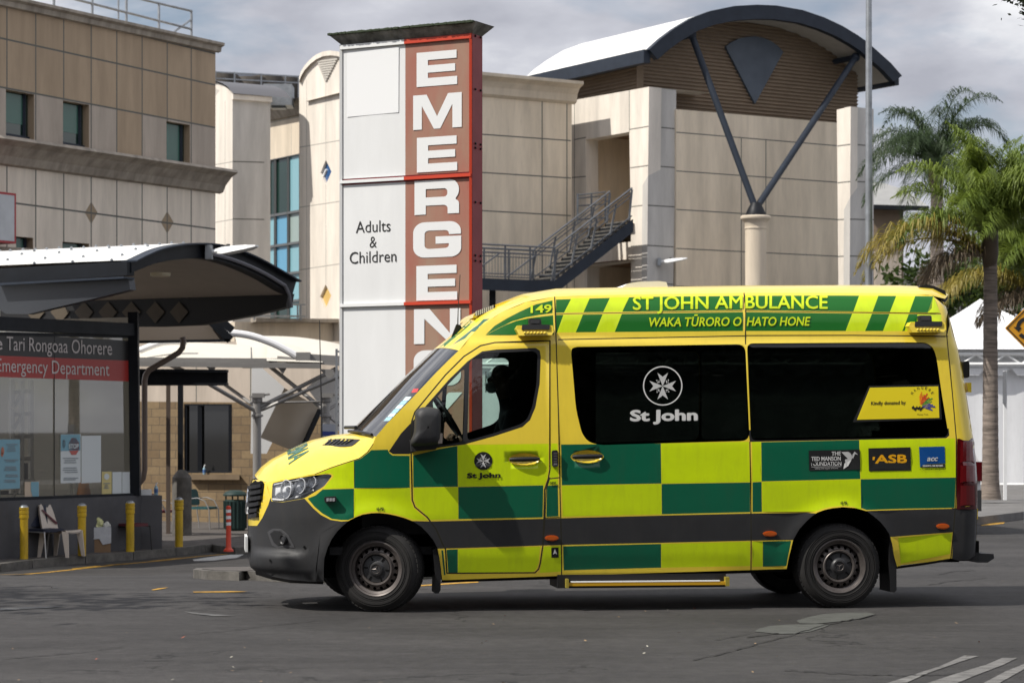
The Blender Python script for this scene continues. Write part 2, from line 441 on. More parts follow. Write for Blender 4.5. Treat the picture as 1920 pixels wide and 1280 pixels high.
# traffic island behind the ambulance
isl = [(362, 1083), (368, 1080), (392, 1079), (480, 1078), (700, 1062), (1000, 1050), (1040, 1056), (1000, 1066), (860, 1081), (720, 1090), (560, 1093), (459, 1086.5), (448, 1088), (418, 1087), (388, 1086)]
ip = [GT(x, y, .085) for x, y in isl]
im = MB(); im.prism([p + Vector((0, 0, .0)) for p in ip], Vector((0, 0, -.30))); struct(im.build('traffic_island', M['concrete_kerb'], fix=True))
cen = sum(ip, Vector()) / len(ip); it = MB(); it.poly([p.lerp(cen, .06) + Vector((0, 0, .004)) for p in ip]); struct(it.build('island_surface', M['paving']))
# painted markings
def paint(name, polys, m, off=.004):
    mb = MB()
    for q in polys: mb.poly([GT(x, y, off) for x, y in q])
    return struct(mb.build(name, m))
def line_px(pts, w):   # ground ribbon along pixels, w metres wide
    c = [GT(*p, .004) for p in pts]; out = MB()
    for i, (a, b) in enumerate(zip(c, c[1:])):
        d = (b - a); d.z = 0; n = Vector((-d.y, d.x, 0)).normalized() * w / 2
        out.quad(a - n, b - n, b + n, a + n)
    return out
struct(line_px([(-40, 1078), (0, 1077), (50, 1076), (90, 1072.5), (150, 1066), (200, 1060.5), (250, 1055.5), (310, 1050), (370, 1043), (430, 1038), (560, 1028), (640, 1024)], .10).build('yellow_kerb_line', M['roadyellow']))
paint('yellow_kerb_line', [[(133, 1065.5), (175, 1061), (190, 1060), (165, 1065), (140, 1067)], [(195, 1059), (235, 1056), (250, 1055), (215, 1059.5)], [(280, 1051.5), (330, 1046), (345, 1044.5), (310, 1050)]], M['roadyellow'])
paint('yellow_mark', [[(283, 1106), (296, 1103), (316, 1101.2), (303, 1104.2), (289, 1106.3)]], M['roadyellow'])
paint('yellow_mark', [[(361, 1109.3), (440, 1108), (464, 1109), (440, 1110.4), (364, 1110.6)]], M['roadyellow'])
paint('yellow_mark', [[(784, 1097), (840, 1093), (897, 1089.5), (897, 1092), (840, 1095.5), (788, 1099)]], M['roadyellow'])
paint('yellow_mark', [[(1839, 984.5), (1862, 979.5), (1884, 979), (1882, 981.5), (1862, 983.5), (1842, 985.5)]], M['roadyellow'])
paint('white_mark', [[(361, 1049), (390, 1044.5), (440, 1038.5), (470, 1035), (470, 1041.5), (440, 1046), (400, 1050.5), (364, 1051.5)]], M['roadwhite'])
wornw = mat('faded_white_paint', (.13, .13, .127), .85, var=.8, vscale=9, stretch=(1, 4, 1))
paint('white_mark', [[(0, 1140), (60, 1138), (128, 1136.5), (90, 1139.5), (40, 1142), (0, 1144.5)], [(345, 1146.5), (400, 1151.5), (440, 1154), (400, 1155), (360, 1150)]], wornw)
paint('white_mark', [[(1660, 1282), (1700, 1269), (1760, 1250), (1808, 1229), (1835, 1230), (1800, 1241), (1740, 1262), (1700, 1280)], [(1735, 1282), (1790, 1264), (1850, 1246), (1880, 1233), (1908, 1233.5), (1880, 1247), (1830, 1266), (1790, 1283)], [(1840, 1283), (1885, 1259), (1925, 1243), (1925, 1252), (1870, 1283)]], mat('worn_stripe', (.16, .155, .148), .8, var=.95, vscale=7, stretch=(1, 5, 1)))
M['patch'] = mat('grey_road_patch', (.074, .076, .069), .9, var=.25, vscale=6, bump=.4, bscale=140)
paint('road_patch', [[(1414, 1184), (1425, 1178), (1445, 1173.5), (1480, 1171), (1530, 1170), (1558, 1170.5), (1545, 1176), (1520, 1184), (1490, 1188), (1460, 1188.5), (1435, 1186)], [(1493, 1164), (1515, 1157), (1545, 1151), (1590, 1148.5), (1625, 1148.5), (1641, 1151), (1630, 1156), (1600, 1162), (1560, 1166.5), (1530, 1169.3), (1500, 1169)]], M['patch'])
crk = mat('tar_crack', (.012, .011, .011), .9)
def crack(pts, w=.018):
    mb = MB(); rnd = random.Random(int(pts[0][0]))
    q = []
    for (x0, y0), (x1, y1) in zip(pts, pts[1:]):
        n = max(2, int(abs(x1 - x0) / 9))
        for i in range(n): t = i / n; q.append((lerp(x0, x1, t), lerp(y0, y1, t) + rnd.uniform(-1.1, 1.1)))
    q.append(pts[-1]); c = [GT(x, y, .007) for x, y in q]
    for a, b in zip(c, c[1:]):
        n = Vector((0, 1, 0)) * w * rnd.uniform(.4, 1.3); mb.quad(a - n, b - n, b + n, a + n)
    return struct(mb.build('road_crack', crk))
crack([(1643, 1151), (1610, 1160), (1570, 1167), (1545, 1173), (1500, 1186), (1480, 1193), (1440, 1202), (1400, 1213), (1350, 1227), (1300, 1238)]); crack([(1400, 1196), (1425, 1191), (1460, 1188)]); crack([(1340, 1200), (1380, 1194), (1410, 1186)], .012)
crack([(340, 1191), (420, 1183), (480, 1176), (530, 1171), (600, 1163)], .012); crack([(0, 1236), (120, 1226), (230, 1213)], .012); crack([(1470, 1256), (1560, 1263), (1700, 1267), (1790, 1264)], .014)
crack([(1760, 1077), (1790, 1071), (1830, 1070)], .02); crack([(1740, 1096), (1790, 1089), (1850, 1083)], .02)
# right-hand verge with footpath
vg = MB(); vp = [G(x, y, .12) for x, y in [(1640, 985), (1760, 975), (1840, 968), (1925, 958), (2050, 945), (2050, 905), (1640, 905)]]
vg.prism(vp, Vector((0, 0, -.3))); struct(vg.build('footpath', mat('footpath_concrete', (.15, .145, .14), .9, var=.3, vscale=3, bump=.3, bscale=60)))
# leaf litter
lf = MB(); rnd = random.Random(5)
for i in range(110):
    x = rnd.uniform(-40, 1960); y = 1065 + 220 * rnd.random() ** 1.2
    if 470 < x < 1840 and y < 1140: continue
    p = GT(x, y, .012); a = rnd.uniform(0, 6.28); s_ = rnd.uniform(.006, .020); d1 = Vector((math.cos(a), math.sin(a), rnd.uniform(-.2, .5))) * s_; d2 = Vector((-math.sin(a), math.cos(a), rnd.uniform(-.2, .4))) * s_ * .5
    lf.add([p - d1, p + d2, p + d1, p - d2], [(0, 1, 2, 3)], rnd.choice([0, 0, 1, 2]))
stuff(lf.build('fallen_leaves', [mat('dry_leaf', (.30, .20, .11), .8), mat('red_leaf', (.32, .09, .05), .8), mat('pale_leaf', (.42, .40, .33), .8)], fix=False), 'scattered small dry leaves and litter lying on the road', 'leaf litter')
# ================================================================== BUILDINGS
def conc(name, c, var=.19, vs=.9, rough=.85):
    return mat(name, c, rough, grime=.12, var=var, vscale=vs, stretch=(2.2, 2.2, .30), bump=.12, bscale=30)
M['beige'] = conc('beige_concrete', (.78, .67, .52)); M['pale'] = conc('pale_concrete', (.76, .70, .62)); M['cream'] = conc('cream_panel', (.66, .57, .45))
M['tan'] = conc('brown_panel', (.43, .325, .22), .18); M['taupe'] = conc('taupe_panel', (.45, .385, .32)); M['lightpan'] = conc('light_panel', (.74, .66, .555)); M['greyside'] = conc('grey_and_shade_render', (.56, .54, .51))  # greyside: grey walls, and pale flanks with their shade put into the colour
M['joint'] = mat('panel_joint', (.13, .13, .115), .9); M['jointp'] = mat('pale_joint', (.34, .32, .29), .9)
M['ledge'] = conc('weathered_ledge', (.36, .315, .26), .35, 1.6); M['wglass'] = mat('green_window_glass', (.012, .035, .028), .06, spec=.8); M['blind'] = mat('green_blind', (.035, .115, .085), .25, spec=.8)
M['diamond'] = mat('brown_diamond', (.32, .24, .155), .7, var=.1)
M['whiteroof'] = mat('white_roof_sheet', (.72, .72, .70), .5, var=.12, vscale=2, stretch=(1, 1, 4))
M['soffit'] = mat('soffit_cream', (.52, .49, .44), .7, var=.08); M['frame'] = mat('grey_window_frame', (.12, .125, .13), .5)
XL, XA, XB = 3250, 8000, -1900          # vanishing columns of the three wall directions

def sweep(pl_prof, d0, d1, mb, mi=0):     # straight extrusion helper: profile points moved along a vector
    return mb.prism(pl_prof, Vector(d1) - Vector(d0), mi)
def cornice(mb, pl, pts, prof, mi=0):
    """moulding that follows wall pixels pts; prof = (out, down) metres"""
    rows = []
    for x, y in pts:
        t, z = pl.tz(x, y); rows.append([pl.at(t, z - dn, out) for out, dn in prof])
    mb.grid(rows, mi)
    for r in (rows[0], rows[-1]): mb.poly(r, mi) if len(r) > 2 else None
    return mb
# ---------------------------------------------------------------- left office building
pL = PlaneV(405, 70 * KD, XL, 0)
ob = thing('office_building', 'tall brown and beige panel clad hospital building at the left with three green windows', 'building', pL.px(405, 1000))
vx = [13, 67, 119.5, 171, 219, 266.5, 313.5, 358.5]
def yl(x, a, b): return a[1] + (x - a[0]) * (b[1] - a[1]) / (b[0] - a[0])
r1 = ((0, 71.5), (404, 159.8)); r2 = ((0, 163.3), (404, 239.6)); led0 = ((0, 259), (404, 318)); led1 = ((0, 304), (404, 364)); r3 = ((33, 381.6), (404, 429.7)); r0 = ((0, 4), (404, 101))
X0 = -70; gy = 985
ext = lambda l, x: yl(x, *l)
outl = [(X0, ext(((0, -14), (404, 86)), X0)), (404, 86), (404, gy), (X0, gy)]
zn = [([(X0, ext(r0, X0) - 14), (404, 86), (404, ext(r2, 404)), (X0, ext(r2, X0))], 1), ([(X0, ext(r2, X0)), (404, ext(r2, 404)), (404, 340), (X0, 290)], 2), ([(X0, 290), (404, 340), (404, gy), (X0, gy)], 3)]
for x0, x1 in ((219, 266.5),): zn.append(([(x0, ext(r2, x0)), (x1, ext(r2, x1)), (x1, 330), (x0, 320)], 1))
dia = [(171, 399), (313.5, 417)]
for cx, cy in dia: zn.append(([(cx - 12, cy), (cx, cy - 21), (cx + 12, cy), (cx, cy + 21)], 4))
wins = [[(11, 167.5), (64, 177.5), (64, 262), (11, 254)], [(118, 188.5), (167, 197), (167, 277), (118, 270.5)], [(312, 227), (356, 234.5), (356, 309), (312, 303)], [(117, 453), (167, 457), (167, 500), (117, 500)], [(30, 443), (62, 446), (62, 500), (30, 500)]]
jl = [[(X0, ext(r1, X0)), (404, ext(r1, 404))], [(X0, ext(r2, X0)), (404, ext(r2, 404))], [(X0, ext(r3, X0)), (404, ext(r3, 404))], [(X0, ext(r0, X0)), (404, ext(r0, 404))], [(X0, 520), (404, 545)]]
for x in vx + [-40]:
    jl.append([(x, ext(r0, x)), (x, ext(led0, x))]); jl.append([(x, ext(led1, x)), (x, gy)])
mbl = wall_mesh(pL, outl, zn, wins, jl, .045, .4, jm=5, reveal=.22)
mbl.build('facade', [M['tan'], M['tan'], M['taupe'], M['lightpan'], M['diamond'], M['joint']], ob)
sd = MB(); a, b = pL.px(404, 86), pL.px(404, gy); dv = -pL.n * 14
sd.quad(a, b, b + dv, a + dv); sd.build('end_wall', M['greyside'], ob)
tp = MB(); tp.quad(pL.px(X0, outl[0][1] + 14), pL.px(404, 100), pL.px(404, 100) + dv, pL.px(X0, outl[0][1] + 14) + dv); tp.build('roof', M['ledge'], ob)
co = MB(); cornice(co, pL, [(X0, ext(((0, -8), (404, 80)), X0)), (409, 82)], [(0, 0), (.22, 0), (.22, .07), (.12, .12), (.10, .24), (0, .26)]); co.build('parapet_coping', M['ledge'], ob)
co = MB(); cornice(co, pL, [(X0, ext(led0, X0)), (412, ext(led0, 412))], [(0, 0), (.55, .02), (.62, .10), (.40, .22), (.20, .44), (.12, .62), (0, .66)]); co.build('ledge', M['ledge'], ob)
co = MB(); cornice(co, pL, [(X0, 461), (30, 466), (90, 473)], [(0, 0), (.35, .0), (.35, .10), (.1, .2), (0, .2)]); co.build('ledge', M['ledge'], ob)
for i, w in enumerate(wins):
    fr = MB(); q = [pL.tz(*k) for k in w]
    fr.quad(*[pL.at(t, z, -.20) for t, z in q]); wo = fr.build('window', M['wglass'], ob)
    t0, t1 = q[0][0], q[1][0]; z0, z1 = min(k[1] for k in q), max(k[1] for k in q)
    sg = 1 if t1 > t0 else -1
    bm_ = MB(); zb = lerp(z0, z1, .32 if i < 2 else .05)
    bm_.quad(pL.at(t0 + .05 * sg, zb, -.19), pL.at(t0 + (t1 - t0) * .80, zb, -.19), pL.at(t0 + (t1 - t0) * .80, z1 - .04, -.19), pL.at(t0 + .05 * sg, z1 - .04, -.19)); bm_.build('blind', M['blind'], wo)
    ff = MB(); ff.bar(pL.at(t0 + (t1 - t0) * .84, z0, -.17), pL.at(t0 + (t1 - t0) * .84, z1, -.17), .07); ff.bar(pL.at(t0, z0 + .05, -.17), pL.at(t1, z0 + .05, -.17), .07); ff.bar(pL.at(t0 + .04 * sg, z0, -.17), pL.at(t0 + .04 * sg, z1, -.17), .06); ff.build('window_frame', M['navysteel'], wo)
rl = MB(); off = -.9
def rp(x, y): return pL.px(x, y, off)
for a_, b_ in (((90, -42), (359, 21)), ((90, -14), (359, 55))): rl.tube([rp(*a_), rp(*b_)], .035, 8)
for x in (101, 173, 237, 298, 359): rl.tube([rp(x, yl(x, (90, -42), (359, 21))), rp(x, yl(x, (90, 20), (359, 80)))], .035, 8)
rl.tube([rp(222, -10), rp(222, 36)], .025, 8); rl.tube([rp(357, 38), rp(324, 62)], .03, 8); rl.build('roof_railing', M['galv'], ob)
# boxed sign hung on its left end
sgn = thing('wall_sign', 'white wall sign box with a red border at the left edge of the photo', 'sign', pL.px(-20, 460, .5))
bx = MB(); q = [(-60, 352), (30, 363), (30, 457), (-60, 449)]
bx.prism([pL.px(x, y, .55) for x, y in q], -pL.n * .5); bx.build('sign_box', mat('sign_red', (.36, .025, .03), .45), sgn)
bx = MB(); q = [(-57, 357), (27, 367), (27, 452.5), (-57, 445)]; bx.poly([pL.px(x, y, .555) for x, y in q]); bx.build('sign_face', mat('sign_face_grey', (.50, .52, .54), .5, var=.12, vscale=2), sgn)

# ---------------------------------------------------------------- clinic block behind (stair tower and curtain wall)
cb = thing('clinic_building', 'pale hospital block with round topped tower and blue glass stairwell behind the tall sign', 'building', P(520, 960, 95 * KD))
DB = 88 * KD
# round-topped white tower
pT = PlaneV(561, DB, XB, 700)
arc = [(561, 150), (564, 140), (571, 128), (581, 117), (592, 108), (605, 102), (620, 100), (634, 102), (648, 109), (662, 121), (672, 136), (676, 150)]
zt2 = [([(594, 116), (634, 107), (611, 158)], 1), ([(601, 324), (611, 300), (621.5, 322), (611, 346)], 2)]
jt = [[(561, 276.5), (676, 257)], [(561, 389), (676, 372)], [(561, 506), (676, 489)], [(575, 150), (575, 600)], [(611, 158), (611, 300)], [(611, 346), (611, 532)]]
mt_ = wall_mesh(pT, arc + [(676, 700), (561, 700)], zt2, [[(601, 324), (611, 300), (621.5, 322), (611, 346)], [(600, 556), (610.5, 533), (621, 554), (610, 580)]], jt, .03, .8, jm=2, reveal=.10)
mt_.build('tower', [M['pale'], M['soffit'], M['jointp']], cb)
tr = MB(); rows = [[pT.px(x, y, .12), pT.px(x, y - 5, .12), pT.px(x, y - 5, -3)] for x, y in arc]; tr.grid(rows)
rows = [[pT.px(x, y + 4, 0), pT.px(x, y + 4, .12), pT.px(x, y, .12)] for x, y in arc]; tr.grid(rows); tr.build('barrel_roof', M['pale'], cb, smooth=True)
lv = MB()
for k in range(9):
    f = k / 9; y = 114 + f * 40; xl_, xr_ = lerp(596, 611, f), lerp(633, 611, f); lv.bar(pT.px(xl_, y + (2 - f * 2), .03), pT.px(xr_, y - 3 + 3 * f, .03), .05, .06)
lv.build('louvre', M['soffit'], cb)
dw = MB(); dw.poly([pT.px(x, y, -.09) for x, y in [(599, 324), (611, 298), (623, 322), (611, 348)]]); dwo = dw.build('diamond_window', mat('blue_glass', (.03, .10, .26), .1, spec=.9), cb)
dw = MB(); dw.bar(pT.px(605, 334, -.06), pT.px(612, 318, -.06), .06); dw.build('window_bar', M['white'], dwo)
dw = MB(); dw.poly([pT.px(x, y, -.09) for x, y in [(598, 556), (610.5, 531), (623, 554), (610, 582)]]); dw.build('diamond_panel', mat('yellow_panel', (.62, .42, .14), .6), cb)
# left column with curved top, flank greyed to carry its shade
pC = PlaneV(436, 86 * KD, XB, 380)
am = MB(); q = [(380, 158), (392, 154), (404, 155), (416, 159), (427, 166), (436, 178), (436, 700), (380, 700)]
wall_mesh(pC, q, [([(380, 162), (404, 166), (412, 170), (400, 186), (380, 190)], 1)], (), [[(380, 313), (436, 303.5)], [(380, 421), (436, 411.5)], [(380, 520), (436, 510)], [(422, 190), (422, 700)]], .03, 1.2, jm=2).build('column', [M['pale'], M['soffit'], M['jointp']], cb)
rm_ = MB(); pa = [(404, 155), (416, 159), (427, 166), (436, 178)]; dvv = Vector((PlaneV(436, 86 * KD, XA, 500).d))
if dvv.x < 0: dvv = -dvv
rm_.grid([[pC.px(x, y - 3, .1), pC.px(x, y - 3, .1) + dvv * 2.2] for x, y in [(380, 156)] + pa]); rm_.build('barrel_roof', mat('dark_roof_sheet', (.10, .10, .11), .5), cb, smooth=True)
pF = PlaneV(436, 86 * KD, XA, 495)
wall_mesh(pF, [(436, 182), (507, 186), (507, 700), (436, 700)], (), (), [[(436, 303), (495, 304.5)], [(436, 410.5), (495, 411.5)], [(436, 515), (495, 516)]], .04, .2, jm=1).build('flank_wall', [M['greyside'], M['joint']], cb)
ed = MB(); cornice(ed, pF, [(434, 177), (507, 182.5)], [(0, 0), (.14, 0), (.14, .18), (0, .2)]); ed.build('eaves_gutter', M['pale'], cb)
# curtain wall bay
pG = PlaneV(490, 94 * KD, XB, 570)
wall_mesh(pG, [(486, 220), (585, 200), (585, 700), (486, 700)], (), [[(490, 303), (585, 283), (585, 612), (490, 612)]], [[(546, 232), (546, 295)], [(486, 234), (585, 214)]], .03, .2, jm=1, reveal=.12).build('bay_wall', [M['cream'], M['jointp']], cb)
ed = MB(); cornice(ed, pG, [(478, 207.5), (585, 185)], [(0, 0), (.55, 0), (.55, .09), (.3, .22), (.12, .5), (0, .52)]); ed.build('bay_cornice', M['ledge'], cb)
gl_cols = [mat('pale_blue_panel', (.22, .42, .48), .15, spec=.7), mat('sky_blue_panel', (.12, .33, .50), .15, spec=.7), mat('grey_green_panel', (.30, .38, .36), .2, spec=.6), M['wglass']]
xs_ = [490, 516, 540.5, 563, 587]; ys_ = [303, 408, 465, 519, 570, 612]
for r in range(5):
    for c_ in range(4):
        k = 3 if (r == 0 and c_ < 2) or (r == 4 and c_ < 2) else [(1, 1, 0, 1), (0, 1, 2, 0), (0, 1, 0, 1), (0, 0, 0, 1), (0, 0, 0, 0)][r][c_]
        sl_ = lambda x, y: y - (x - 490) * .215 * (805 - y) / 505
        g_ = MB(); g_.quad(*[pG.px(x, sl_(x, y), -.10) for x, y in ((xs_[c_], ys_[r]), (xs_[c_ + 1], ys_[r]), (xs_[c_ + 1], ys_[r + 1]), (xs_[c_], ys_[r + 1]))]); g_.build('window', gl_cols[k], cb)
        if k == 3 and c_ == 0 and r == 0:
            g_ = MB(); g_.quad(*[pG.px(x, sl_(x, y), -.08) for x, y in ((496, 306), (507, 306), (507, 404), (496, 404))]); g_.build('blind', M['blind'], cb)
fr = MB()
for x in xs_[:-1]: fr.bar(pG.px(x, sl_(x, 303), -.05), pG.px(x, 612, -.05), .09)
for y in ys_[:-1]: fr.bar(pG.px(490, y, -.05), pG.px(585, sl_(585, y), -.05), .09)
fr.build('mullions', M['frame'], cb)
# rooftop plant screen
psn = PlaneV(400, 97 * KD, XA, 600); ps = MB()
for x in (404, 440, 490, 535, 560): ps.bar(psn.px(x, 133 + (x - 404) * .06), psn.px(x, 200), .06)
for y in (134, 146): ps.bar(psn.px(380, y), psn.px(640, y + 14), .05)
ps.build('screen_posts', M['galv'], cb)
ps = MB(); ps.quad(psn.px(380, 134), psn.px(640, 148), psn.px(640, 240), psn.px(380, 240)); ps.build('mesh_screen', glass_mat('mesh_screen', (.62, .63, .66), .55, .05), cb)
pb = MB()
for x, y in ((414, 156), (470, 162), (500, 160), (535, 163)): pb.lathe([(.01, .35), (.7, .3), (.75, .0), (.75, -2)], c=psn.px(x, y, -1.5), n=20)
pb.build('roof_fan', M['ledge'], cb, smooth=True)
hv_ = MB(); hv_.box(pG.px(523, 181, 1.2), (1.0, 1.0, .75)); hv_.box(pG.px(523, 194, 1.2), (.5, .5, .4)); hv_.build('air_handler', M['galv'], cb)
# lower canopy wall of the block
pW = PlaneV(470, 84 * KD, XA, 640)
wall_mesh(pW, [(440, 603), (700, 606), (700, 1000), (440, 1000)], (), (), [[(600, 603), (600, 800)]], .03, .3, jm=1).build('podium_wall', [M['cream'], M['jointp']], cb)
ed = MB(); cornice(ed, pW, [(470, 597), (700, 599)], [(0, 0), (.4, 0), (.4, .12), (0, .14)]); ed.build('podium_ledge', M['ledge'], cb)
rl = MB()
for y in (570, 592): rl.bar(pW.px(475, y, .5), pW.px(572, y + 1, .5), .06)
for x in (477, 558, 564): rl.bar(pW.px(x, 570, .5), pW.px(x, 600, .5), .05)
rl.build('balcony_rail', M['galv'], cb)

# ---------------------------------------------------------------- stair building on the right
sb = thing('hospital_building', 'beige panelled hospital building with a dark edged barrel roof on the right', 'building', P(1300, 960, 88 * KD))
DS = 82 * KD
pA = PlaneV(1268, DS, XA, 1600)                  # front
wall_mesh(pA, [(1268, 205), (1600, 233), (1600, 1000), (1268, 1000)], (), (), [[(1268, 248.2), (1600, 276)], [(1266, 320.5), (1600, 344)], [(1265, 392.5), (1600, 413.5)], [(1263, 465.5), (1600, 482)], [(1262, 536), (1600, 549)], [(1390, 258), (1390, 900)], [(1436, 261.5), (1436, 900)]], .034, .3, jm=1).build('front_wall', [M['beige'], M['joint']], sb)
# corrugated upper volume
M['cladding'] = mat('brown_corrugated_cladding', (.25, .185, .125), .6, var=.1)
gab = [(1200, 110), (1225, 92), (1262, 72), (1300, 55), (1340, 43), (1385, 37), (1425, 37), (1470, 43), (1515, 57), (1555, 80), (1585, 108), (1608, 140)]
pU = PlaneV(1200, DS + .4, XA, 1610)
def corr(pl, outline, top_fn, y0, y1, name, pitch=.12):
    mb = MB(); q = [pl.tz(*k) for k in outline]
    zt_ = max(k[1] for k in q); zb = min(k[1] for k in q); n = int((zt_ - zb) / pitch)
    def span(z):
        xs = []
        for (a, b), (c, d) in zip(q, q[1:] + q[:1]):
            if (b > z) != (d > z): xs.append(a + (c - a) * (z - b) / (d - b))
        return (min(xs), max(xs)) if len(xs) > 1 else None
    prev = None
    for i in range(n * 4 + 1):
        z = zb + 1e-4 + (zt_ - zb - 2e-4) * i / (n * 4); s_ = span(z)
        if not s_: continue
        o = .035 * (1, 1, -1, -1)[i % 4]
        cur = (pl.at(s_[0], z, o), pl.at(s_[1], z, o))
        if prev: mb.quad(prev[0], prev[1], cur[1], cur[0])
        prev = cur
    return mb.build(name, M['cladding'], sb)
corr(pU, gab + [(1608, 256), (1200, 215)], None, 0, 0, 'gable_cladding')
pUs = PlaneV(1200, DS + .4, XB, 1040)
corr(pUs, [(1200, 100), (1040, 140), (1040, 205), (1200, 205)], None, 0, 0, 'side_cladding')
ct = MB(); ct.bar(pU.px(1200, 218), pU.px(1200, 108), .22); ct.build('corner_trim', M['cladding'], sb)
# barrel roof
arcO = [(1213, 97), (1236, 76), (1260, 58), (1294, 37.5), (1329, 24.5), (1373, 15.5), (1415, 13), (1452, 14.5), (1501, 23), (1542, 37), (1576, 53), (1604, 70), (1621, 82), (1638, 97), (1666, 122), (1687, 146)]
pR = PlaneV(1415, DS - 2.2, XA, 1600); bdir = PlaneV(1213, DS, XB, 1000).d
if bdir.y < 0: bdir = -bdir
bdir = bdir.normalized()
O3 = [pU.px(x, y, 1.35) for x, y in arcO]; cz = 1.0
LEN = 7.3
cen = Vector((O3[6].x, O3[6].y, O3[0].z - 3))
rfb = MB(); rfb.grid([[p, p + bdir * LEN] for p in O3]); n_ = 60
rfb.build('roof_sheet', M['whiteroof'], sb, smooth=True)
I3 = [p + (cen - p).normalized() * .42 for p in O3]
fb = MB()
for a, b, c, d in zip(O3, O3[1:], I3, I3[1:]):
    f_ = -bdir * .12; fb.hexa([c + f_, d + f_, d + bdir * .10, c + bdir * .10, a + f_ + Vector((0, 0, .05)), b + f_ + Vector((0, 0, .05)), b + bdir * .10 + Vector((0, 0, .05)), a + bdir * .10 + Vector((0, 0, .05))])
fb.build('roof_fascia', M['navysteel'], sb)
fb = MB(); e0, e1 = O3[0], O3[0] + bdir * LEN; fb.bar(e0 + Vector((0, 0, -.15)), e1 + Vector((0, 0, -.15)), .25, .42); fb.build('eaves_beam', M['navysteel'], sb); fb = MB(); e0, e1 = O3[-1], O3[-1] + bdir * LEN; fb.bar(e0 + Vector((-.1, 0, -.1)), e1 + Vector((-.1, 0, -.1)), .2, .3); fb.build('eaves_beam', M['navysteel'], sb)
so = MB(); I4 = [p + (cen - p).normalized() * .30 for p in O3]; so.grid([[p + bdir * .1, p + bdir * LEN] for p in I4]); so.build('soffit', M['soffit'], sb, smooth=True)
# fan ornament
fo = MB(); fo.prism([pU.px(x, y, .12) for x, y in [(1361, 88), (1372, 79), (1385, 73), (1400, 69.5), (1415, 68.5), (1430, 71), (1445, 77), (1458, 86), (1469, 98), (1416, 195)]], -pU.n * .1); fo.build('fan_ornament', mat('slate_blue_panel', (.075, .095, .125), .5, var=.15, vscale=2), sb)
# V struts and round column
foot = pA.px(1417, 392, 2.0)
for (x, y) in ((1297, 66), (1604, 108)):
    st_ = MB(); top = pU.px(x, y, 1.1); st_.tube([foot, top], .11, 12); st_.tube([top, top + bdir * 1.1], .10, 10); st_.ball(top, .16, 8); st_.build('strut', M['navysteel'], sb, smooth=True)
st_ = MB(); st_.lathe([(.0, .42), (.15, .38), (.24, .22), (.34, 0), (.34, -.05)], c=foot + Vector((0, 0, -.18)), n=24); st_.build('strut_foot', M['charcoal'], sb, smooth=True)
cf = foot + Vector((0, 0, -.22)); pc_ = MB(); s_ = DS / F
pc_.lathe([(.01, 0), (.47, 0), (.49, -.04), (.48, -.10), (.40, -.17), (.36, -.26), (.345, -.36), (.36, -.37), (.36, -.42), (.34, -.43), (.335, -2.6), (.345, -2.61), (.335, -2.63), (.335, -9)], c=cf, n=36); pc_.build('round_column', M['cream'], sb, smooth=True)
# right pilaster
pP = PlaneV(1569, DS - .4, XB, 1593); wall_mesh(pP, [(1569, 206), (1595, 200), (1593, 540), (1590, 1000), (1573, 1000), (1572, 540)], (), (), [[(1571, 274), (1594, 271)], [(1571, 343), (1594, 340.5)], [(1571, 412), (1593, 411)], [(1571, 481), (1592, 480)]], .04, .3, jm=1).build('pilaster', [M['pale'], M['joint']], sb)
t_ = pP.px(1594, 500); pP2 = PlaneV(1594, t_.y, XA, 1640); wall_mesh(pP2, [(1595, 200), (1638, 204.5), (1638, 1000), (1590, 1000), (1593, 540)], (), (), [[(1594, 270.5), (1638, 274)], [(1594, 340), (1638, 342)], [(1593, 411), (1638, 412)], [(1592, 480), (1638, 481)]], .04, .3, jm=1).build('pilaster_flank', [M['greyside'], M['joint']], sb)  # flank greyer than the pilaster face, shade painted into it
# left corner column (lit face and flank with its shade in the colour) and portal
pP_D = DS - .5
pQ = PlaneV(1215, pP_D, XB, 1066)
zt3 = [(1062, 190.5), (1217, 163), (1215, 330), (1213, 560), (1212, 1000), (1062, 1000)]
op1 = [(1098, 262), (1180, 247.5), (1183, 425), (1183, 453), (1100, 462)]; op2 = [(1101, 500), (1183, 488), (1183, 1000), (1101, 1000)]
wall_mesh(pQ, zt3, [([(1062, 261), (1077, 259), (1077, 1000), (1062, 1000)], 0)], [op1, op2], [[(1077, 188), (1077, 262)], [(1180, 169), (1180, 247)], [(1077, 262), (1098, 258)], [(1181, 243), (1217, 237)], [(1182, 315), (1216, 310.5)], [(1182, 388), (1215, 384)], [(1183, 462), (1214, 459.5)], [(1183, 532), (1213, 531)], [(1062, 334), (1098, 331)], [(1077, 262), (1077, 540)]], .035, .5, jm=1, reveal=.5).build('portal_wall', [M['pale'], M['joint']], sb)
pQ2 = PlaneV(1215, pP_D, XA, 1268)
wall_mesh(pQ2, [(1217, 163), (1268, 169), (1266, 330), (1262, 560), (1259, 1000), (1212, 1000), (1213, 560), (1215, 330)], (), (), [[(1217, 237), (1268, 242)], [(1216, 310.5), (1267, 314.5)], [(1215, 385), (1265, 388)], [(1214, 460), (1263, 463)], [(1213, 531), (1262, 533)]], .04, .3, jm=1).build('corner_column', [M['greyside'], M['joint']], sb)  # pale column side coloured grey for the shade on it
q0, q1 = pQ2.px(1217, 163), pQ2.px(1268, 169); tpm = MB(); bk_ = bdir * 1.2; tpm.quad(q0, q1, q1 + bk_, q0 + bk_)
q2_ = pQ.px(1062, 190.5); ad = pA.d if pA.d.x > 0 else -pA.d; tpm.quad(q0, q2_, q2_ + ad * 2.5, q0 + ad * 2.5); q3 = pQ2.px(1268, 169); q4 = pQ2.px(1262, 1000); tpm.quad(q3, q4, q4 + bdir * 1.0, q3 + bdir * 1.0); tpm.build('column_cap', M['pale'], sb)
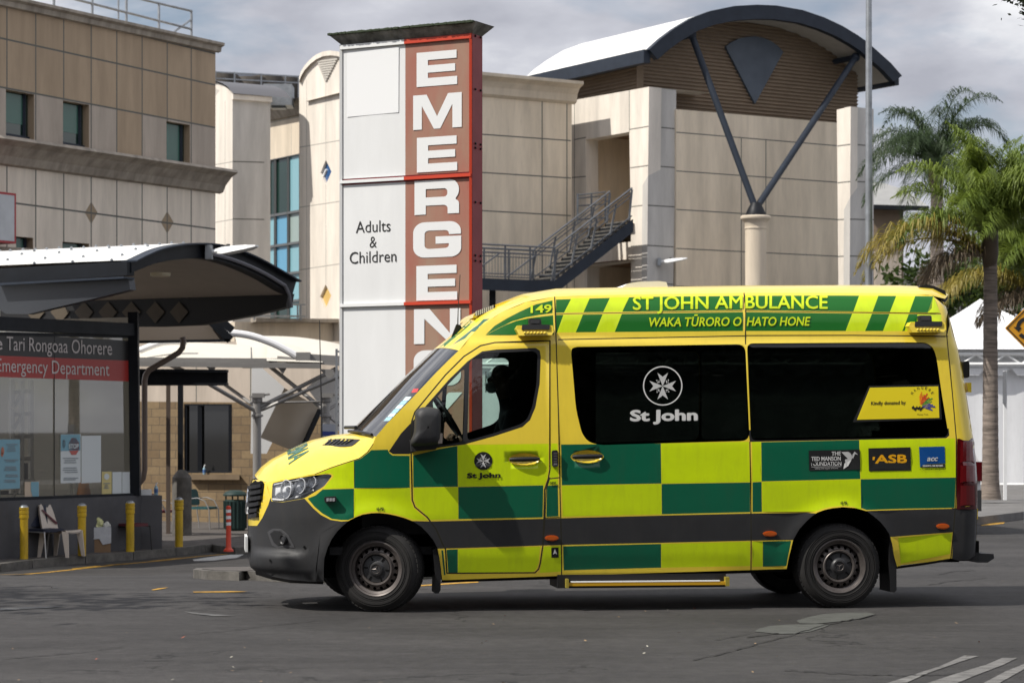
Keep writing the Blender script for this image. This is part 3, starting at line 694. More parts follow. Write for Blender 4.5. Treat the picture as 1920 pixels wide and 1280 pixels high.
# recess behind the portal
rc = MB(); back_off = -2.6
def rq(a_, b_, c_, d_, mi=0): rc.quad(a_, b_, c_, d_, mi)
A_ = lambda x, y, o: pQ.px(x, y, o)
L0, L1 = pQ.tz(1085, 300)[0], pQ.tz(1190, 300)[0]
zt_, zb_ = pQ.tz(1098, 255)[1], -1.0
rc.quad(pQ.at(L0, zb_, back_off), pQ.at(L1, zb_, back_off), pQ.at(L1, zt_ + .5, back_off), pQ.at(L0, zt_ + .5, back_off), 0)
rc.quad(pQ.at(L1, zb_, back_off), pQ.at(L1, zb_, -.5), pQ.at(L1, zt_ + .5, -.5), pQ.at(L1, zt_ + .5, back_off), 0)
rc.quad(pQ.at(L0, zb_, back_off), pQ.at(L0, zb_, -.5), pQ.at(L0, zt_ + .5, -.5), pQ.at(L0, zt_ + .5, back_off), 0)
rc.quad(pQ.at(L0, zt_ + .05, back_off), pQ.at(L1, zt_ + .05, back_off), pQ.at(L1, zt_ + .05, -.4), pQ.at(L0, zt_ + .05, -.4), 1)
zf = pQ.tz(1140, 425)[1]; zc_ = pQ.tz(1140, 492)[1]
for zz in (zf, zc_): rc.quad(pQ.at(L0, zz, back_off), pQ.at(L1, zz, back_off), pQ.at(L1, zz, .3), pQ.at(L0, zz, .3), 1 if zz == zc_ else 0)
rc.build('recess', [M['beige'], mat('timber_ceiling', (.20, .12, .065), .7)], sb)
dr_ = MB(); tdx = lerp(L0, L1, .78); dr_.quad(pQ.at(lerp(L0, L1, .48), zf, back_off + .03), pQ.at(lerp(L0, L1, .92), zf, back_off + .03), pQ.at(lerp(L0, L1, .92), zf + 2.1, back_off + .03), pQ.at(lerp(L0, L1, .48), zf + 2.1, back_off + .03)); dro = dr_.build('door', M['cream'], sb)
dr_ = MB(); a0, a1_ = lerp(L0, L1, .47), lerp(L0, L1, .93)
for p0_, p1_ in (((a0, zf), (a0, zf + 2.13)), ((a1_, zf), (a1_, zf + 2.13)), ((a0, zf + 2.13), (a1_, zf + 2.13))): dr_.bar(pQ.at(*p0_, back_off + .04), pQ.at(*p1_, back_off + .04), .06)
dr_.build('door_frame', M['ledge'], dro)
# middle wall up to the sign
pM = PlaneV(1066, DS + 1.2, XA, 880)
wall_mesh(pM, [(790, 165), (1072, 188), (1072, 1000), (790, 1000)], (), (), [[(790, 243.8), (1070, 264)], [(790, 316.4), (1070, 334)], [(790, 388.5), (1070, 404.5)], [(790, 459.7), (1070, 474)], [(1016.5, 180), (1016.5, 600)], [(860, 170), (860, 600)], [(1063, 190), (1063, 600)]], .04, .3, jm=1).build('link_wall', [M['beige'], M['joint']], sb)
co = MB(); cornice(co, pM, [(790, 130), (1077, 156.5)], [(0, 0), (.55, 0), (.55, .10), (.30, .22), (.18, .40), (.15, .62), (.03, .70), (0, .70)]); co.build('cornice', M['cream'], sb)
rw_ = MB(); ra, rb2 = pM.px(790, 150), pM.px(790, 1000); rw_.quad(ra, rb2, rb2 - pM.n * 2.2, ra - pM.n * 2.2); rw_.build('return_wall', M['beige'], sb)
rfm = MB(); a_, b_ = pM.px(790, 135), pM.px(1077, 156.5); rfm.quad(a_, b_, b_ - pM.n * 8, a_ - pM.n * 8); rfm.build('flat_roof', M['ledge'], sb)
# ---------------------------------------------------------------- outside staircase
pS = Plane(1185, pP_D - .25, 1032, 1); pS = PlaneV(1185, pP_D - .3, XA, 1032)
sc = thing('staircase', 'grey steel outside staircase with mesh rails climbing to the upper doorway', 'staircase', pS.px(1100, 600))
n0, n1 = pS.tz(1040, 527), pS.tz(1185, 414)
wdt = -1.25
stg = MB()
for o in (0, wdt):
    stg.prism([pS.at(n0[0], n0[1] + .02, o), pS.at(n0[0], n0[1] - .38, o), pS.at(n1[0], n1[1] - .36, o), pS.at(n1[0], n1[1] + .04, o)], pS.n * .07)
q = pS.tz(900, 541); stg.prism([pS.at(q[0], n0[1] + .0, 0), pS.at(q[0], n0[1] - .36, 0), pS.at(n0[0], n0[1] - .38, 0), pS.at(n0[0], n0[1] + .0, 0)], pS.n * .07)
stg.build('stringer', M['navysteel'], sc)
ns = 14; trd = MB(); rs_ = MB()
for i in range(ns):
    t0, t1 = lerp(n0[0], n1[0], i / ns), lerp(n0[0], n1[0], (i + 1) / ns); z1_ = lerp(n0[1], n1[1], (i + 1) / ns)
    trd.hexa([pS.at(t0, z1_ - .05, -.02), pS.at(t1 + .03, z1_ - .05, -.02), pS.at(t1 + .03, z1_ - .05, wdt + .05), pS.at(t0, z1_ - .05, wdt + .05), pS.at(t0, z1_, -.02), pS.at(t1 + .03, z1_, -.02), pS.at(t1 + .03, z1_, wdt + .05), pS.at(t0, z1_, wdt + .05)])
    rs_.quad(pS.at(t0 + .02, z1_ - (n1[1] - n0[1]) / ns, -.02), pS.at(t0 + .02, z1_ - (n1[1] - n0[1]) / ns, wdt + .05), pS.at(t0 + .02, z1_ - .05, wdt + .05), pS.at(t0 + .02, z1_ - .05, -.02))
trd.build('treads', M['concrete_kerb'], sc); rs_.build('risers', M['charcoal'], sc)
ld = MB(); ld.hexa([pS.at(q[0], n0[1] - .12, 0), pS.at(n0[0], n0[1] - .12, 0), pS.at(n0[0], n0[1] - .12, wdt), pS.at(q[0], n0[1] - .12, wdt), pS.at(q[0], n0[1], 0), pS.at(n0[0], n0[1], 0), pS.at(n0[0], n0[1], wdt), pS.at(q[0], n0[1], wdt)]); ld.build('landing', M['concrete_kerb'], sc)
hr = MB()
for o in (0.0, wdt):
    for h_, r_ in ((1.05, .032), (.93, .018), (.80, .02), (.16, .02)):
        hr.tube([pS.at(q[0], n0[1] + h_, o), pS.at(n0[0], n0[1] + h_, o), pS.at(n1[0], n1[1] + h_, o)], r_, 6)
    for k in range(5): t = lerp(n0[0], n1[0], k / 4); z = lerp(n0[1], n1[1], k / 4); hr.bar(pS.at(t + .12, z, o), pS.at(t - .12 if k < 4 else t, z + 1.0, o), .07, .035)
    for k in range(4): t = lerp(q[0], n0[0], k / 3); hr.bar(pS.at(t, n0[1], o), pS.at(t, n0[1] + 1.04, o), .06, .05)
    for k in range(26): t = lerp(q[0], n0[0], k / 25); hr.bar(pS.at(t, n0[1] + .16, o), pS.at(t, n0[1] + .8, o), .008)
for h_ in (1.05, .8, .16): hr.tube([pS.at(q[0], n0[1] + h_, 0), pS.at(q[0], n0[1] + h_, wdt)], .025, 6)
for k in range(2): hr.bar(pS.at(lerp(q[0], n0[0], .1 + .5 * k), n0[1] + .16, wdt + .2), pS.at(lerp(q[0], n0[0], .5 + .5 * k), n0[1] + .9, wdt + .2), .06, .04)
M['rail'] = mat('grey_rail_steel', (.15, .16, .175), .5, .4, var=.2); hr.build('handrails', M['rail'], sc)
tl_ = MB(); o = wdt - .35
for y0_, y1_ in ((366, 360), (372, 367), (386, 383), (412, 408)): tl_.tube([pS.px(1082, y0_, o), pS.px(1136, y1_, o)], .03, 6)
for x in (1083, 1109, 1135): tl_.bar(pS.px(x, 418, o), pS.px(x, 363, o), .06)
tl_.build('landing_rail', M['rail'], sc)
sp_ = MB(); sp_.bar(pS.at(lerp(q[0], n0[0], .3), n0[1] - .3, -.6), pS.at(lerp(q[0], n0[0], .3), -1, -.6), .2); sp_.build('support_post', M['charcoal'], sc)
# wall lamps
def wall_lamp(p, d, label, s=1.0):
    o = thing('wall_lamp', label, 'lamp', p, 'white wall floodlights')
    mb = MB(); mb.box(p, (.12 * s, .22 * s, .26 * s)); mb.build('bracket', M['galv'], o)
    mb = MB(); mb.tube([p + d * .05 * s, p + d * .30 * s + Vector((0, 0, .02))], .045 * s, 8); mb.build('arm', M['white'], o)
    mb = MB(); sd_ = d.cross(Vector((0, 0, 1))).normalized(); rows = []
    for t, w, h0, h1 in ((.2, .06, -.04, .06), (.34, .15, -.06, .07), (.6, .17, -.03, .075), (.85, .15, .0, .075), (1.0, .08, .035, .065)):
        rows.append([p + d * t * s + sd_ * w * s + Vector((0, 0, h0 * s)), p + d * t * s - sd_ * w * s + Vector((0, 0, h0 * s)), p + d * t * s - sd_ * w * s * .8 + Vector((0, 0, h1 * s)), p + d * t * s + sd_ * w * s * .8 + Vector((0, 0, h1 * s)), p + d * t * s + sd_ * w * s + Vector((0, 0, h0 * s))])
    mb.grid(rows); mb.poly(rows[0][:4]); mb.poly(rows[-1][:4]); mb.build('lamp_head', M['white'], o)
    mb = MB(); mb.lathe([(.001, .06), (.035, .06), (.04, 0)], c=p + d * .40 * s + Vector((0, 0, .06 * s)), n=10); mb.build('sensor', M['black'], o)
    return o
wall_lamp(pQ2.px(1236, 491, .06), Vector((.97, -.25, .06)).normalized(), 'white floodlight on the corner column of the right building', .92)

# ---------------------------------------------------------------- distant barrel-roofed building
db = thing('distant_building', 'far brown building with a white curved roof behind the lamp post', 'building', P(1680, 960, 118 * KD))
D_ = 118 * KD; mb = MB(); mb.prism([P(x, y, D_) for x, y in [(1600, 388), (1694, 388), (1694, 700), (1600, 700)]], Vector((0, 6, 0))); mb.build('wall', M['cladding'], db)
mb = MB(); ar_ = [(1590, 345), (1637, 341), (1660, 344), (1690, 354), (1715, 367), (1740, 386)]; mb.grid([[P(x, y, D_ - .8), P(x, y, D_ - .8) + Vector((-2, 9, 0))] for x, y in ar_]); mb.prism([P(x, y, D_ - .8) for x, y in ar_ + [(1740, 389), (1590, 384)]], Vector((0, .1, 0))); mb.build('roof', M['whiteroof'], db, smooth=False)
mb = MB(); mb.bar(P(1590, 387, D_ - .9), P(1741, 391, D_ - .9), .3, .2); mb.build('gutter', M['charcoal'], db)
mb = MB(); mb.prism([P(x, y, D_ - .3) for x, y in [(1640, 470), (1690, 470), (1690, 540), (1640, 540)]], Vector((0, .2, 0))); mb.build('dark_panel', M['taupe'], db)
mb = MB(); mb.prism([P(x, y, D_ + 3) for x, y in [(1690, 505), (1900, 505), (1900, 700), (1690, 700)]], Vector((0, .5, 0))); mb.build('pale_wall', M['greyside'], db)
# ================================================================== AMBULANCE
VF = Vector((-255 / F * 18.27, 18.27, 0)); _r = Vector((612 / F * 18.73, 18.73, 0))
UA = (_r - VF).normalized(); NA = Vector((UA.y, -UA.x, 0)); WB = (_r - VF).length
TH = math.atan2(UA.y, UA.x); VC = -0.95
def W3(u, v, w): return VF + UA * u + NA * v + Vector((0, 0, w))
def L3(u, v, w): return Vector((u - 1.83, -(v - VC), w))          # van-local coordinates
def pl_px(px, py, v):
    d = Vector(((px - 960) / F, 1.0, 0)); D = (v + NA.dot(VF)) / NA.dot(d)
    q = d * D - VF
    return q.dot(UA), H + (YH - py) / F * D
BT = [(0.2, -.05), (.3, -.03), (.45, 0.0), (.75, .028), (1.0, .035), (1.13, .033), (1.145, .026), (1.3, .024), (1.6, .0), (1.85, -.025), (2.08, -.05), (2.13, -.072), (2.3, -.10), (2.4, -.135), (2.46, -.175), (2.52, -.25), (2.56, -.42), (2.58, -.6)]
_nose = sorted([(pl_px(x, y, -0.9)[1], pl_px(x, y, -0.9)[0]) for x, y in [(480, 1071), (469, 1062), (465, 1045), (465, 985), (464.5, 960), (465, 935), (468, 912), (474, 897), (478, 891)]])
_tail = sorted([(pl_px(x, y, -0.1)[1], pl_px(x, y, -0.1)[0]) for x, y in [(1833, 1050), (1833, 950), (1832, 900), (1827, 830), (1818, 760), (1809, 690), (1800, 640), (1790, 590), (1783, 560), (1770, 545)]])
def uf(w): return interp(_nose, w)
def ur(w): return interp(_tail, w)
ARCH = [(0.0, 0.36, 0.40), (WB, 0.36, 0.40)]
DISH = []      # door-handle recesses (u, w, ru, rw)
def hv(u, w):
    v = interp(BT, w)
    if u < 1.3 and w > 1.25: v -= 0.20 * sstep((1.3 - u) / 0.9) * (w - 1.25) ** 2
    s = u - uf(w)
    if s < 1.15:
        s = max(0.0, s); g = (1 - (1 - s / 1.15) ** 2.7) ** (1 / 2.5)
        v -= (0.95 + v) * (1 - g)
    if s < .6 and w < .52: v += .035 * sstep((.47 - w) / .03) * (1 - sstep((s - .2) / .3)) * (1 - sstep((.06 - s) / .06))
    t = ur(w) - u
    if t < 0.16:
        t = max(0.0, t); v -= 0.16 * (1 - math.sqrt(max(0.0, 1 - (1 - t / 0.16) ** 2)))
    for au, aw, ar in ARCH:
        d = math.hypot(u - au, w - aw)
        if d < ar + 0.35 and w > 0.25: v += 0.022 * math.exp(-((d - ar) / 0.085) ** 2)
    for du, dw, a, b in DISH:
        q = ((u - du) / a) ** 2 + ((w - dw) / b) ** 2
        if q < 1: v -= 0.035 * (1 - q) ** 0.6
    return v
def side(px, py):
    v = -0.05
    for _ in range(40):
        u, w = pl_px(px, py, v); v = v * 0.35 + 0.65 * hv(u, w)
    u, w = pl_px(px, py, v); return u, w
def S(q): return [side(*k) for k in q]
def SV(px, py, off=0.004):
    u, w = side(px, py); return L3(u, hv(u, w) + off, w)
def snormal(u, w):
    e = 0.004
    return Vector((-(hv(u + e, w) - hv(u - e, w)) / (2 * e), -1.0, -(hv(u, w + e) - hv(u, w - e)) / (2 * e))).normalized()

V = {}
V['yellow'] = mat('ambulance_yellow_paint', srgb(238, 210, 66), 0.33, coat=0.6, var=0.05, vscale=1.4, bump=.035, bscale=2.2, grime=.10)
V['lime'] = mat('fluorescent_lime_film', srgb(204, 228, 10), 0.36, coat=0.25, var=0.07, vscale=2.0, stretch=(1, 1, 2), bump=.04, bscale=2.6, grime=.14)
V['teal'] = mat('dark_green_film', srgb(0, 94, 66), 0.36, coat=0.3, var=0.08, vscale=2.0, bump=.04, bscale=2.6, grime=.14)
V['green'] = mat('bright_green_film', srgb(0, 98, 14), 0.4, coat=0.1, var=0.05, vscale=2.0)
V['plastic'] = mat('grey_bumper_plastic', (0.025, 0.0255, 0.0275), 0.6, var=0.18, vscale=5, bump=0.05, bscale=400, grime=.15)
V['gap'] = mat('door_gap', (0.02, 0.017, 0.006), 0.8)
V['rubber'] = mat('window_rubber', (0.008, 0.008, 0.009), 0.5)
V['trim'] = mat('cab_trim', (0.012, 0.012, 0.013), 0.8)
V['cabglass'] = glass_mat('cab_glass', (0.80, 0.95, 0.88), 0.86)
V['tint'] = glass_mat('tinted_glass', (0.8, 0.95, 0.85), 0.075)
V['screen'] = glass_mat('windscreen_glass', (0.80, 0.92, 0.95), 0.70, ior=2.4)
V['chrome'] = mat('chrome', (0.75, 0.76, 0.78), 0.12, 1.0)
V['silver'] = mat('reflector_silver', (0.88, 0.89, 0.90), 0.35, 0.0)
V['lens'] = glass_mat('clear_lens', (0.97, 0.98, 1.0), 0.93)
V['red'] = mat('red_lens', (0.07, 0.002, 0.004), 0.12, coat=0.6)
V['amber'] = mat('amber_lens', (0.55, 0.10, 0.01), 0.25, coat=0.5)
V['tyre'] = mat('tyre_rubber', (0.013, 0.012, 0.0115), 0.78, var=0.35, vscale=6)
V['rim'] = mat('dusty_steel_rim', (0.12, 0.105, 0.098), 0.42, 0.5, var=0.30, vscale=9)
V['hub'] = mat('hub_cap', (0.028, 0.028, 0.03), 0.45, var=0.2, vscale=20)
V['txtlime'] = mat('lime_lettering', srgb(206, 226, 24), 0.4)
V['txtblack'] = mat('black_lettering', (0.01, 0.01, 0.01), 0.45)
V['txtwhite'] = mat('white_lettering', (0.62, 0.62, 0.60), 0.45)
V['silvertxt'] = mat('silver_emblem', (0.50, 0.50, 0.49), 0.4)
V['blue'] = mat('blue_sticker', srgb(0, 72, 140), 0.4)
V['gold'] = mat('amber_lettering', srgb(235, 170, 20), 0.4)
VM = ['yellow', 'lime', 'teal', 'green', 'plastic', 'gap', 'rubber', 'trim']
VMI = {k: i for i, k in enumerate(VM)}

amb = thing('ambulance', 'yellow and green chequered ambulance van parked across the road', 'ambulance', W3(1.83, VC, 0), rz=TH)

DISH += [(*side(983, 861), .125, .048), (*side(1101, 856), .125, .05)]
nose_line = [(uf(w) + 0.002, w) for w in [i * 0.05 + pl_px(469, 1062, -.9)[1] for i in range(16)] if w < pl_px(478, 893, -.9)[1] - .02]
E_hood = [(478, 892), (484, 899), (497, 904), (520, 901), (543, 896), (568, 892), (591, 887.5), (619, 876), (646, 867), (674, 858), (689, 846), (699.5, 831), (704.7, 818)]
E_scr = [(704.7, 818), (725, 794), (755, 764), (784, 734), (818, 698), (840, 676), (860, 657)]
E_cap = [(860, 657), (880, 633), (900, 612), (940, 585), (985, 566), (1040, 556)]
E_roof = [(1040, 556), (1120, 553), (1250, 551), (1395, 549), (1550, 549), (1700, 550), (1745, 553), (1772, 560)]
C_hood = [(478, 891), (490, 876), (509, 861), (543, 844), (584, 825), (625, 815.5), (657, 812)]
C_scr = [(657, 812), (708, 761), (760, 708), (818, 653)]
C_cap = [(818, 653), (846, 631), (866, 612), (883, 592), (905, 580), (928, 571), (976, 552), (1038, 542)]
C_roof = [(1038, 542), (1200, 539), (1395, 536), (1600, 535), (1700, 535.5), (1750, 540), (1776, 552)]
archF = [(607, 1089), (607, 1068), (608, 1047), (614, 1027), (622, 1010), (632, 996), (643, 985), (655, 975), (667, 969), (680, 964), (696, 961.5), (712, 961), (728, 963), (742, 966), (760, 971), (775, 977), (790, 987), (801, 998), (812, 1011), (820, 1026), (824, 1045), (827, 1066), (829, 1087)]
archR = [(1475, 1066), (1479, 1045), (1482, 1033), (1487, 1012), (1499, 991), (1513, 976), (1523, 967), (1533, 960), (1547, 955), (1561, 952), (1581, 950), (1605, 952), (1626, 958), (1638, 967), (1650, 977), (1660, 989), (1668, 1001), (1673, 1020), (1676, 1040), (1682, 1062)]
rear_line = [(ur(w) - 0.002, w) for w in [0.40 + 0.08 * i for i in range(27)] if w < side(1772, 560)[1] - 0.02]
bottom_front = [(480, 1071), (510, 1080), (545, 1086.5), (580, 1089.5)]
outer = (list(reversed(nose_line)) + S(bottom_front) + S(archF) + S([(1050, 1079), (1240, 1073), (1408, 1068)]) + S(archR)
         + S([(1690, 1059), (1740, 1053), (1783, 1046), (1795, 1050), (1815, 1049)]) + rear_line
         + list(reversed(S(E_roof)[:-1])) + list(reversed(S(E_cap)[:-1])) + list(reversed(S(E_scr)[:-1])) + list(reversed(S(E_hood)[1:-1])))

frontdoor = [(771, 856), (773, 937), (778, 950), (790, 960), (801, 969), (818, 992), (830, 1020), (835, 1028), (838, 1074), (1003, 1073), (1010, 1066), (1013, 1055), (1018, 1022), (1020, 970), (1021, 918), (1028, 897), (1031, 880), (1031, 638.5), (928, 642), (901, 648), (870, 668), (835, 703), (801, 744), (778, 772), (772, 790)]
slider = [(1040, 557), (1043, 645), (1047, 770), (1050, 920), (1053, 1073), (1408, 1066), (1408, 960), (1406, 830), (1398, 645), (1395, 549.5)]
flap = [(1022, 971), (1024, 918), (1031, 898), (1047, 896), (1049, 969)]
win_out = [(806, 752), (841, 712), (877, 677), (904, 658.5), (930, 655), (1004, 652), (1012, 657), (1014, 668), (1012, 719), (1004, 763), (994, 787), (980, 800), (925, 818), (870, 833), (828, 838), (780, 845.5), (767, 851), (737, 851), (729, 846), (752, 812), (771, 792)]
g_quarter = rounded(S([(811, 753), (840, 721), (866, 694), (872, 692), (868, 828), (832, 834), (822, 832)]), .02)
g_main = rounded(S([(880, 676), (905, 662), (1000, 658), (1008, 664), (1006, 720), (998, 763), (988, 786), (976, 795), (925, 812), (876, 826)]), .04)
w_slide = rounded(S([(1071, 662), (1072, 653), (1081, 650), (1397.2, 645), (1405.5, 826), (1125, 834), (1103, 828), (1091, 812), (1080, 768)]), .07)
w_rear = rounded(S([(1400.5, 643.5), (1700, 641.5), (1736, 642), (1750, 652), (1756, 670), (1766, 739), (1778, 812), (1772, 819), (1408, 825.5)]), .05)
lamp = rounded(S([(511, 905), (547, 897.5), (591, 890.5), (616, 888), (623, 891), (608, 911), (571, 933.5), (530, 940.5), (509, 939)]), .02)
taillamp = S([(1794, 822), (1824, 821)]) + [(ur(w) - .004, w) for w in [side(1825, 822 + 12 * i)[1] for i in range(12)]] + S([(1828, 954), (1793, 954)])

ZO = Zones()          # which object a face belongs to
ZO.add(outer, 'body'); ZO.add(S(frontdoor), 'front_door'); ZO.add(S(slider), 'sliding_door'); ZO.add(S(flap), 'fuel_flap')
ZC = Zones()          # colour
ZC.add(outer, 'yellow')
def zc(q, k, r=0): 
    q = S(q); ZC.add(rounded(q, r) if r else q, k)
# grey lower cladding and bumper
zc([(440, 905), (500, 906), (509, 939), (530, 941), (571, 934), (578, 942), (588, 953), (602, 965), (620, 974), (640, 977), (656, 976), (669, 968), (640, 1100), (440, 1100)], 'plastic')
zc([(656, 976.5), (640, 977), (600, 1000), (590, 1100), (700, 1100), (700, 990)], 'plastic')
zc([(770, 976), (807, 977), (1019, 972), (1050, 971), (1240, 966), (1408, 962), (1513, 960.5), (1530, 962), (1500, 1011.5), (1408, 1013), (1240, 1017), (1052, 1021), (826, 1028), (790, 1028)], 'plastic')
zc([(1620, 957.5), (1700, 955), (1791, 953), (1845, 953), (1845, 1060), (1784, 1060), (1787.5, 997), (1671, 1006), (1660, 1006)], 'plastic')
# yellow grille surround
zc([(496, 902), (510, 906), (509, 926), (503, 946), (492, 970), (482, 985), (466, 985), (464, 974), (478, 966), (488, 948), (494, 925)], 'yellow')
# front fender
zc([(595, 889), (619, 878.5), (646, 869.5), (663.5, 863.5), (663.5, 914.5), (606, 916), (626, 892), (620, 886.5)], 'lime')
zc([(663.5, 863.5), (676, 859.5), (691, 848), (696, 843.5), (727, 842.5), (730, 849), (736, 853.5), (768, 854), (768.5, 913.8), (664, 914.8)], 'teal')
zc([(605, 917), (663.5, 915.5), (663.5, 970), (653, 974), (640, 974.5), (622, 972), (604, 961.5), (590, 949.5), (577, 934), (592, 928)], 'teal')
zc([(664, 915.7), (768.6, 914.6), (770, 938), (776, 952), (790, 964), (802, 974.5), (776, 974), (742, 963.5), (712, 958.3), (692, 959.2), (676, 963), (664, 968.5)], 'lime')
# front door
zc([(774.5, 853.5), (828, 840.5), (857.5, 835.5), (858.5, 911.8), (775, 913.4)], 'teal')
zc([(858, 835.5), (872, 833.5), (1028.5, 831.5), (1028.5, 880), (1026, 896), (1019, 914), (1018, 909), (859, 911.8)], 'lime')
zc([(775.5, 914.3), (858.8, 912.7), (859.3, 972.8), (807.5, 974.3), (793, 959.5), (781, 949), (776, 936)], 'lime')
zc([(859.2, 912.6), (1018.6, 909.4), (1017.5, 969.5), (859.7, 972.6)], 'teal')
zc([(837.5, 1030), (858.3, 1029), (858.3, 1073), (840.5, 1073.5)], 'teal')
zc([(858.6, 1029), (1013, 1024), (1010, 1055), (1006, 1065), (1001, 1071), (858.6, 1073)], 'lime')
zc([(827.5, 1031), (831, 1031), (835.5, 1077), (832.5, 1077.5)], 'teal')
# pillar strip and fuel flap
zc([(1033.5, 831), (1045.5, 831), (1047, 894), (1031, 895.5)], 'lime')
zc([(1025.5, 910), (1046, 909), (1047, 967.5), (1024.5, 968.5)], 'teal')
zc([(1032, 897.5), (1046, 897), (1046, 908), (1026, 909)], 'lime')
zc([(1019.5, 1024), (1051, 1023), (1053, 1071), (1012, 1073)], 'lime')
# sliding door
zc([(1052, 833), (1239, 831), (1240, 906), (1053.5, 909.2)], 'teal')
zc([(1239.6, 831), (1404, 827.5), (1406.2, 903.2), (1240.4, 906)], 'lime')
zc([(1053.6, 910), (1240, 906.7), (1240.5, 963.6), (1055, 967.8)], 'lime')
zc([(1240.5, 906.7), (1406.3, 903.9), (1406.5, 959.5), (1241, 963.5)], 'teal')
zc([(1056, 1023.5), (1239.5, 1019), (1239.5, 1063.5), (1057, 1068.5)], 'teal')
zc([(1240, 1019), (1406.3, 1014.5), (1406.3, 1060.5), (1240, 1063.5)], 'lime')
# rear quarter
zc([(1410, 828), (1427, 828), (1428, 902), (1410.5, 903)], 'lime')
zc([(1427.3, 828.5), (1611, 824.5), (1613, 897.5), (1428.2, 902)], 'teal')
zc([(1611.5, 824), (1790.5, 821.5), (1792, 894), (1613.5, 897.3)], 'lime')
zc([(1411, 903.6), (1428, 902.8), (1428.5, 959), (1411, 959.5)], 'teal')
zc([(1428.6, 902.7), (1613.4, 898.1), (1614.5, 955.5), (1600, 949.5), (1581, 947.7), (1557, 949.5), (1540, 954), (1528, 958.5), (1429, 959)], 'lime')
zc([(1613.9, 898), (1792, 894.7), (1790, 951.5), (1700, 953), (1625, 955.5), (1614.8, 952)], 'teal')
zc([(1410.5, 1015), (1430, 1014.5), (1430, 1061.5), (1410.5, 1062)], 'lime')
zc([(1430.4, 1014.5), (1483.5, 1013.5), (1477, 1045), (1474.5, 1060), (1430.4, 1061.5)], 'teal')
zc([(1684, 1007.5), (1785, 999), (1781, 1038), (1689, 1056)], 'lime')
# roof bands
def band(x0, x1, top, bot, k='green'): zc([(x, top(x)) for x in (x0, (x0 + x1) / 2, x1)] + [(x, bot(x)) for x in (x1, (x0 + x1) / 2, x0)], k)
tA = lambda x: interp([(1042, 561.5), (1070, 559), (1185, 556.5), (1395, 554.5), (1610, 553.8), (1760, 555.5)], x)
bA = lambda x: interp([(1042, 586.2), (1392, 581.2), (1763, 586.3)], x)
tB = lambda x: interp([(1042, 590.3), (1392, 585.0), (1763, 589.5)], x)
bB = lambda x: interp([(1042, 623.2), (1392, 620.4), (1766, 620.5)], x)
band(1042.5, 1391.5, tA, bA); band(1397, 1749.5, tA, bA); band(1042.5, 1393, tB, bB); band(1398, 1764, tB, bB)
def diag(xt0, xt1, xb0, xb1, t, b): zc([(xt0, t(xt0)), (xt1, t(xt1)), (xb1, b(xb1)), (xb0, b(xb0))], 'lime')
for a in [(1071.5, 1106, 1057.5, 1094), (1144, 1180, 1131, 1166.5), (1611, 1647, 1600, 1636), (1680.5, 1716, 1668.5, 1705)]: diag(*a, tA, bA)
for a in [(1056.5, 1093, 1044.5, 1079.5), (1130, 1166, 1116.5, 1152.5), (1598, 1635, 1585.5, 1622), (1668, 1704, 1655.5, 1692)]: diag(*a, tB, bB)
zc([(1749.5, 555.3), (1763, 586.3), (1739, 586.3)], 'lime')
zc([(1719, 589.4), (1765, 589.6), (1766, 620.5), (1692.5, 620.5), (1690.5, 620.5)], 'lime')
zc([(1707, 589.4), (1720, 589.4), (1719, 603), (1701, 603)], 'green'); zc([(1697, 611), (1699, 611), (1696, 620.5), (1691.5, 620.5)], 'green')
zc([(910, 628), (927, 611), (950, 597), (975, 584), (1005, 570.5), (1036, 563), (1036, 587), (1010, 590.5), (985, 595), (960, 602.5), (935, 615)], 'green')
zc([(910.5, 628.3), (928, 619), (948, 609), (968, 601.5), (990, 596.6), (1037, 591), (1038.5, 627)], 'green')
# window rubber
zc(win_out, 'rubber'); 
zc([(1403, 806), (1779, 803), (1780, 816), (1774, 821), (1406, 828)], 'rubber')
# dark seams
for q in ([frontdoor[-1]] + frontdoor,):
    for s_ in strip(S(q), 0.011): ZC.add(s_, 'gap')
for q in ([(1039, 545), (1040, 557), (1043, 645), (1047, 770), (1050, 920), (1053, 1078)], [(1394, 540), (1395, 549.5), (1398, 645)], [(1406, 828), (1408, 960), (1408, 1070)],
          [(1031, 895), (1024, 917), (1022, 971), (1018, 1022)], [(1049, 969.5), (1022, 970.5)], [(1031, 897), (1048, 895)], [(1047, 636.5), (1200, 633.5), (1397, 629.5)], [(1399, 629), (1600, 628.5), (1777, 630.5)],
          [(1777, 548), (1775, 628), (1786, 740), (1793, 820), (1792, 953)], [(591, 888), (619, 876.5), (646, 867.6), (674, 858.6), (689, 846.6), (699, 832)], [(1785, 953), (1833, 953)], [(1791, 953), (1783, 1046)]):
    for s_ in strip(S(q), 0.009): ZC.add(s_, 'gap')
for q in ([(1042, 588.3), (1392, 583.1)], [(1397, 583.2), (1764, 588)]):
    for s_ in strip(S(q), 0.006): ZC.add(s_, 'gap')
zc(oval(983, 861, 30, 12), 'yellow'); zc(oval(1101, 856, 31, 12.5), 'yellow')
HOLES = [g_quarter, g_main, w_slide, w_rear, lamp]

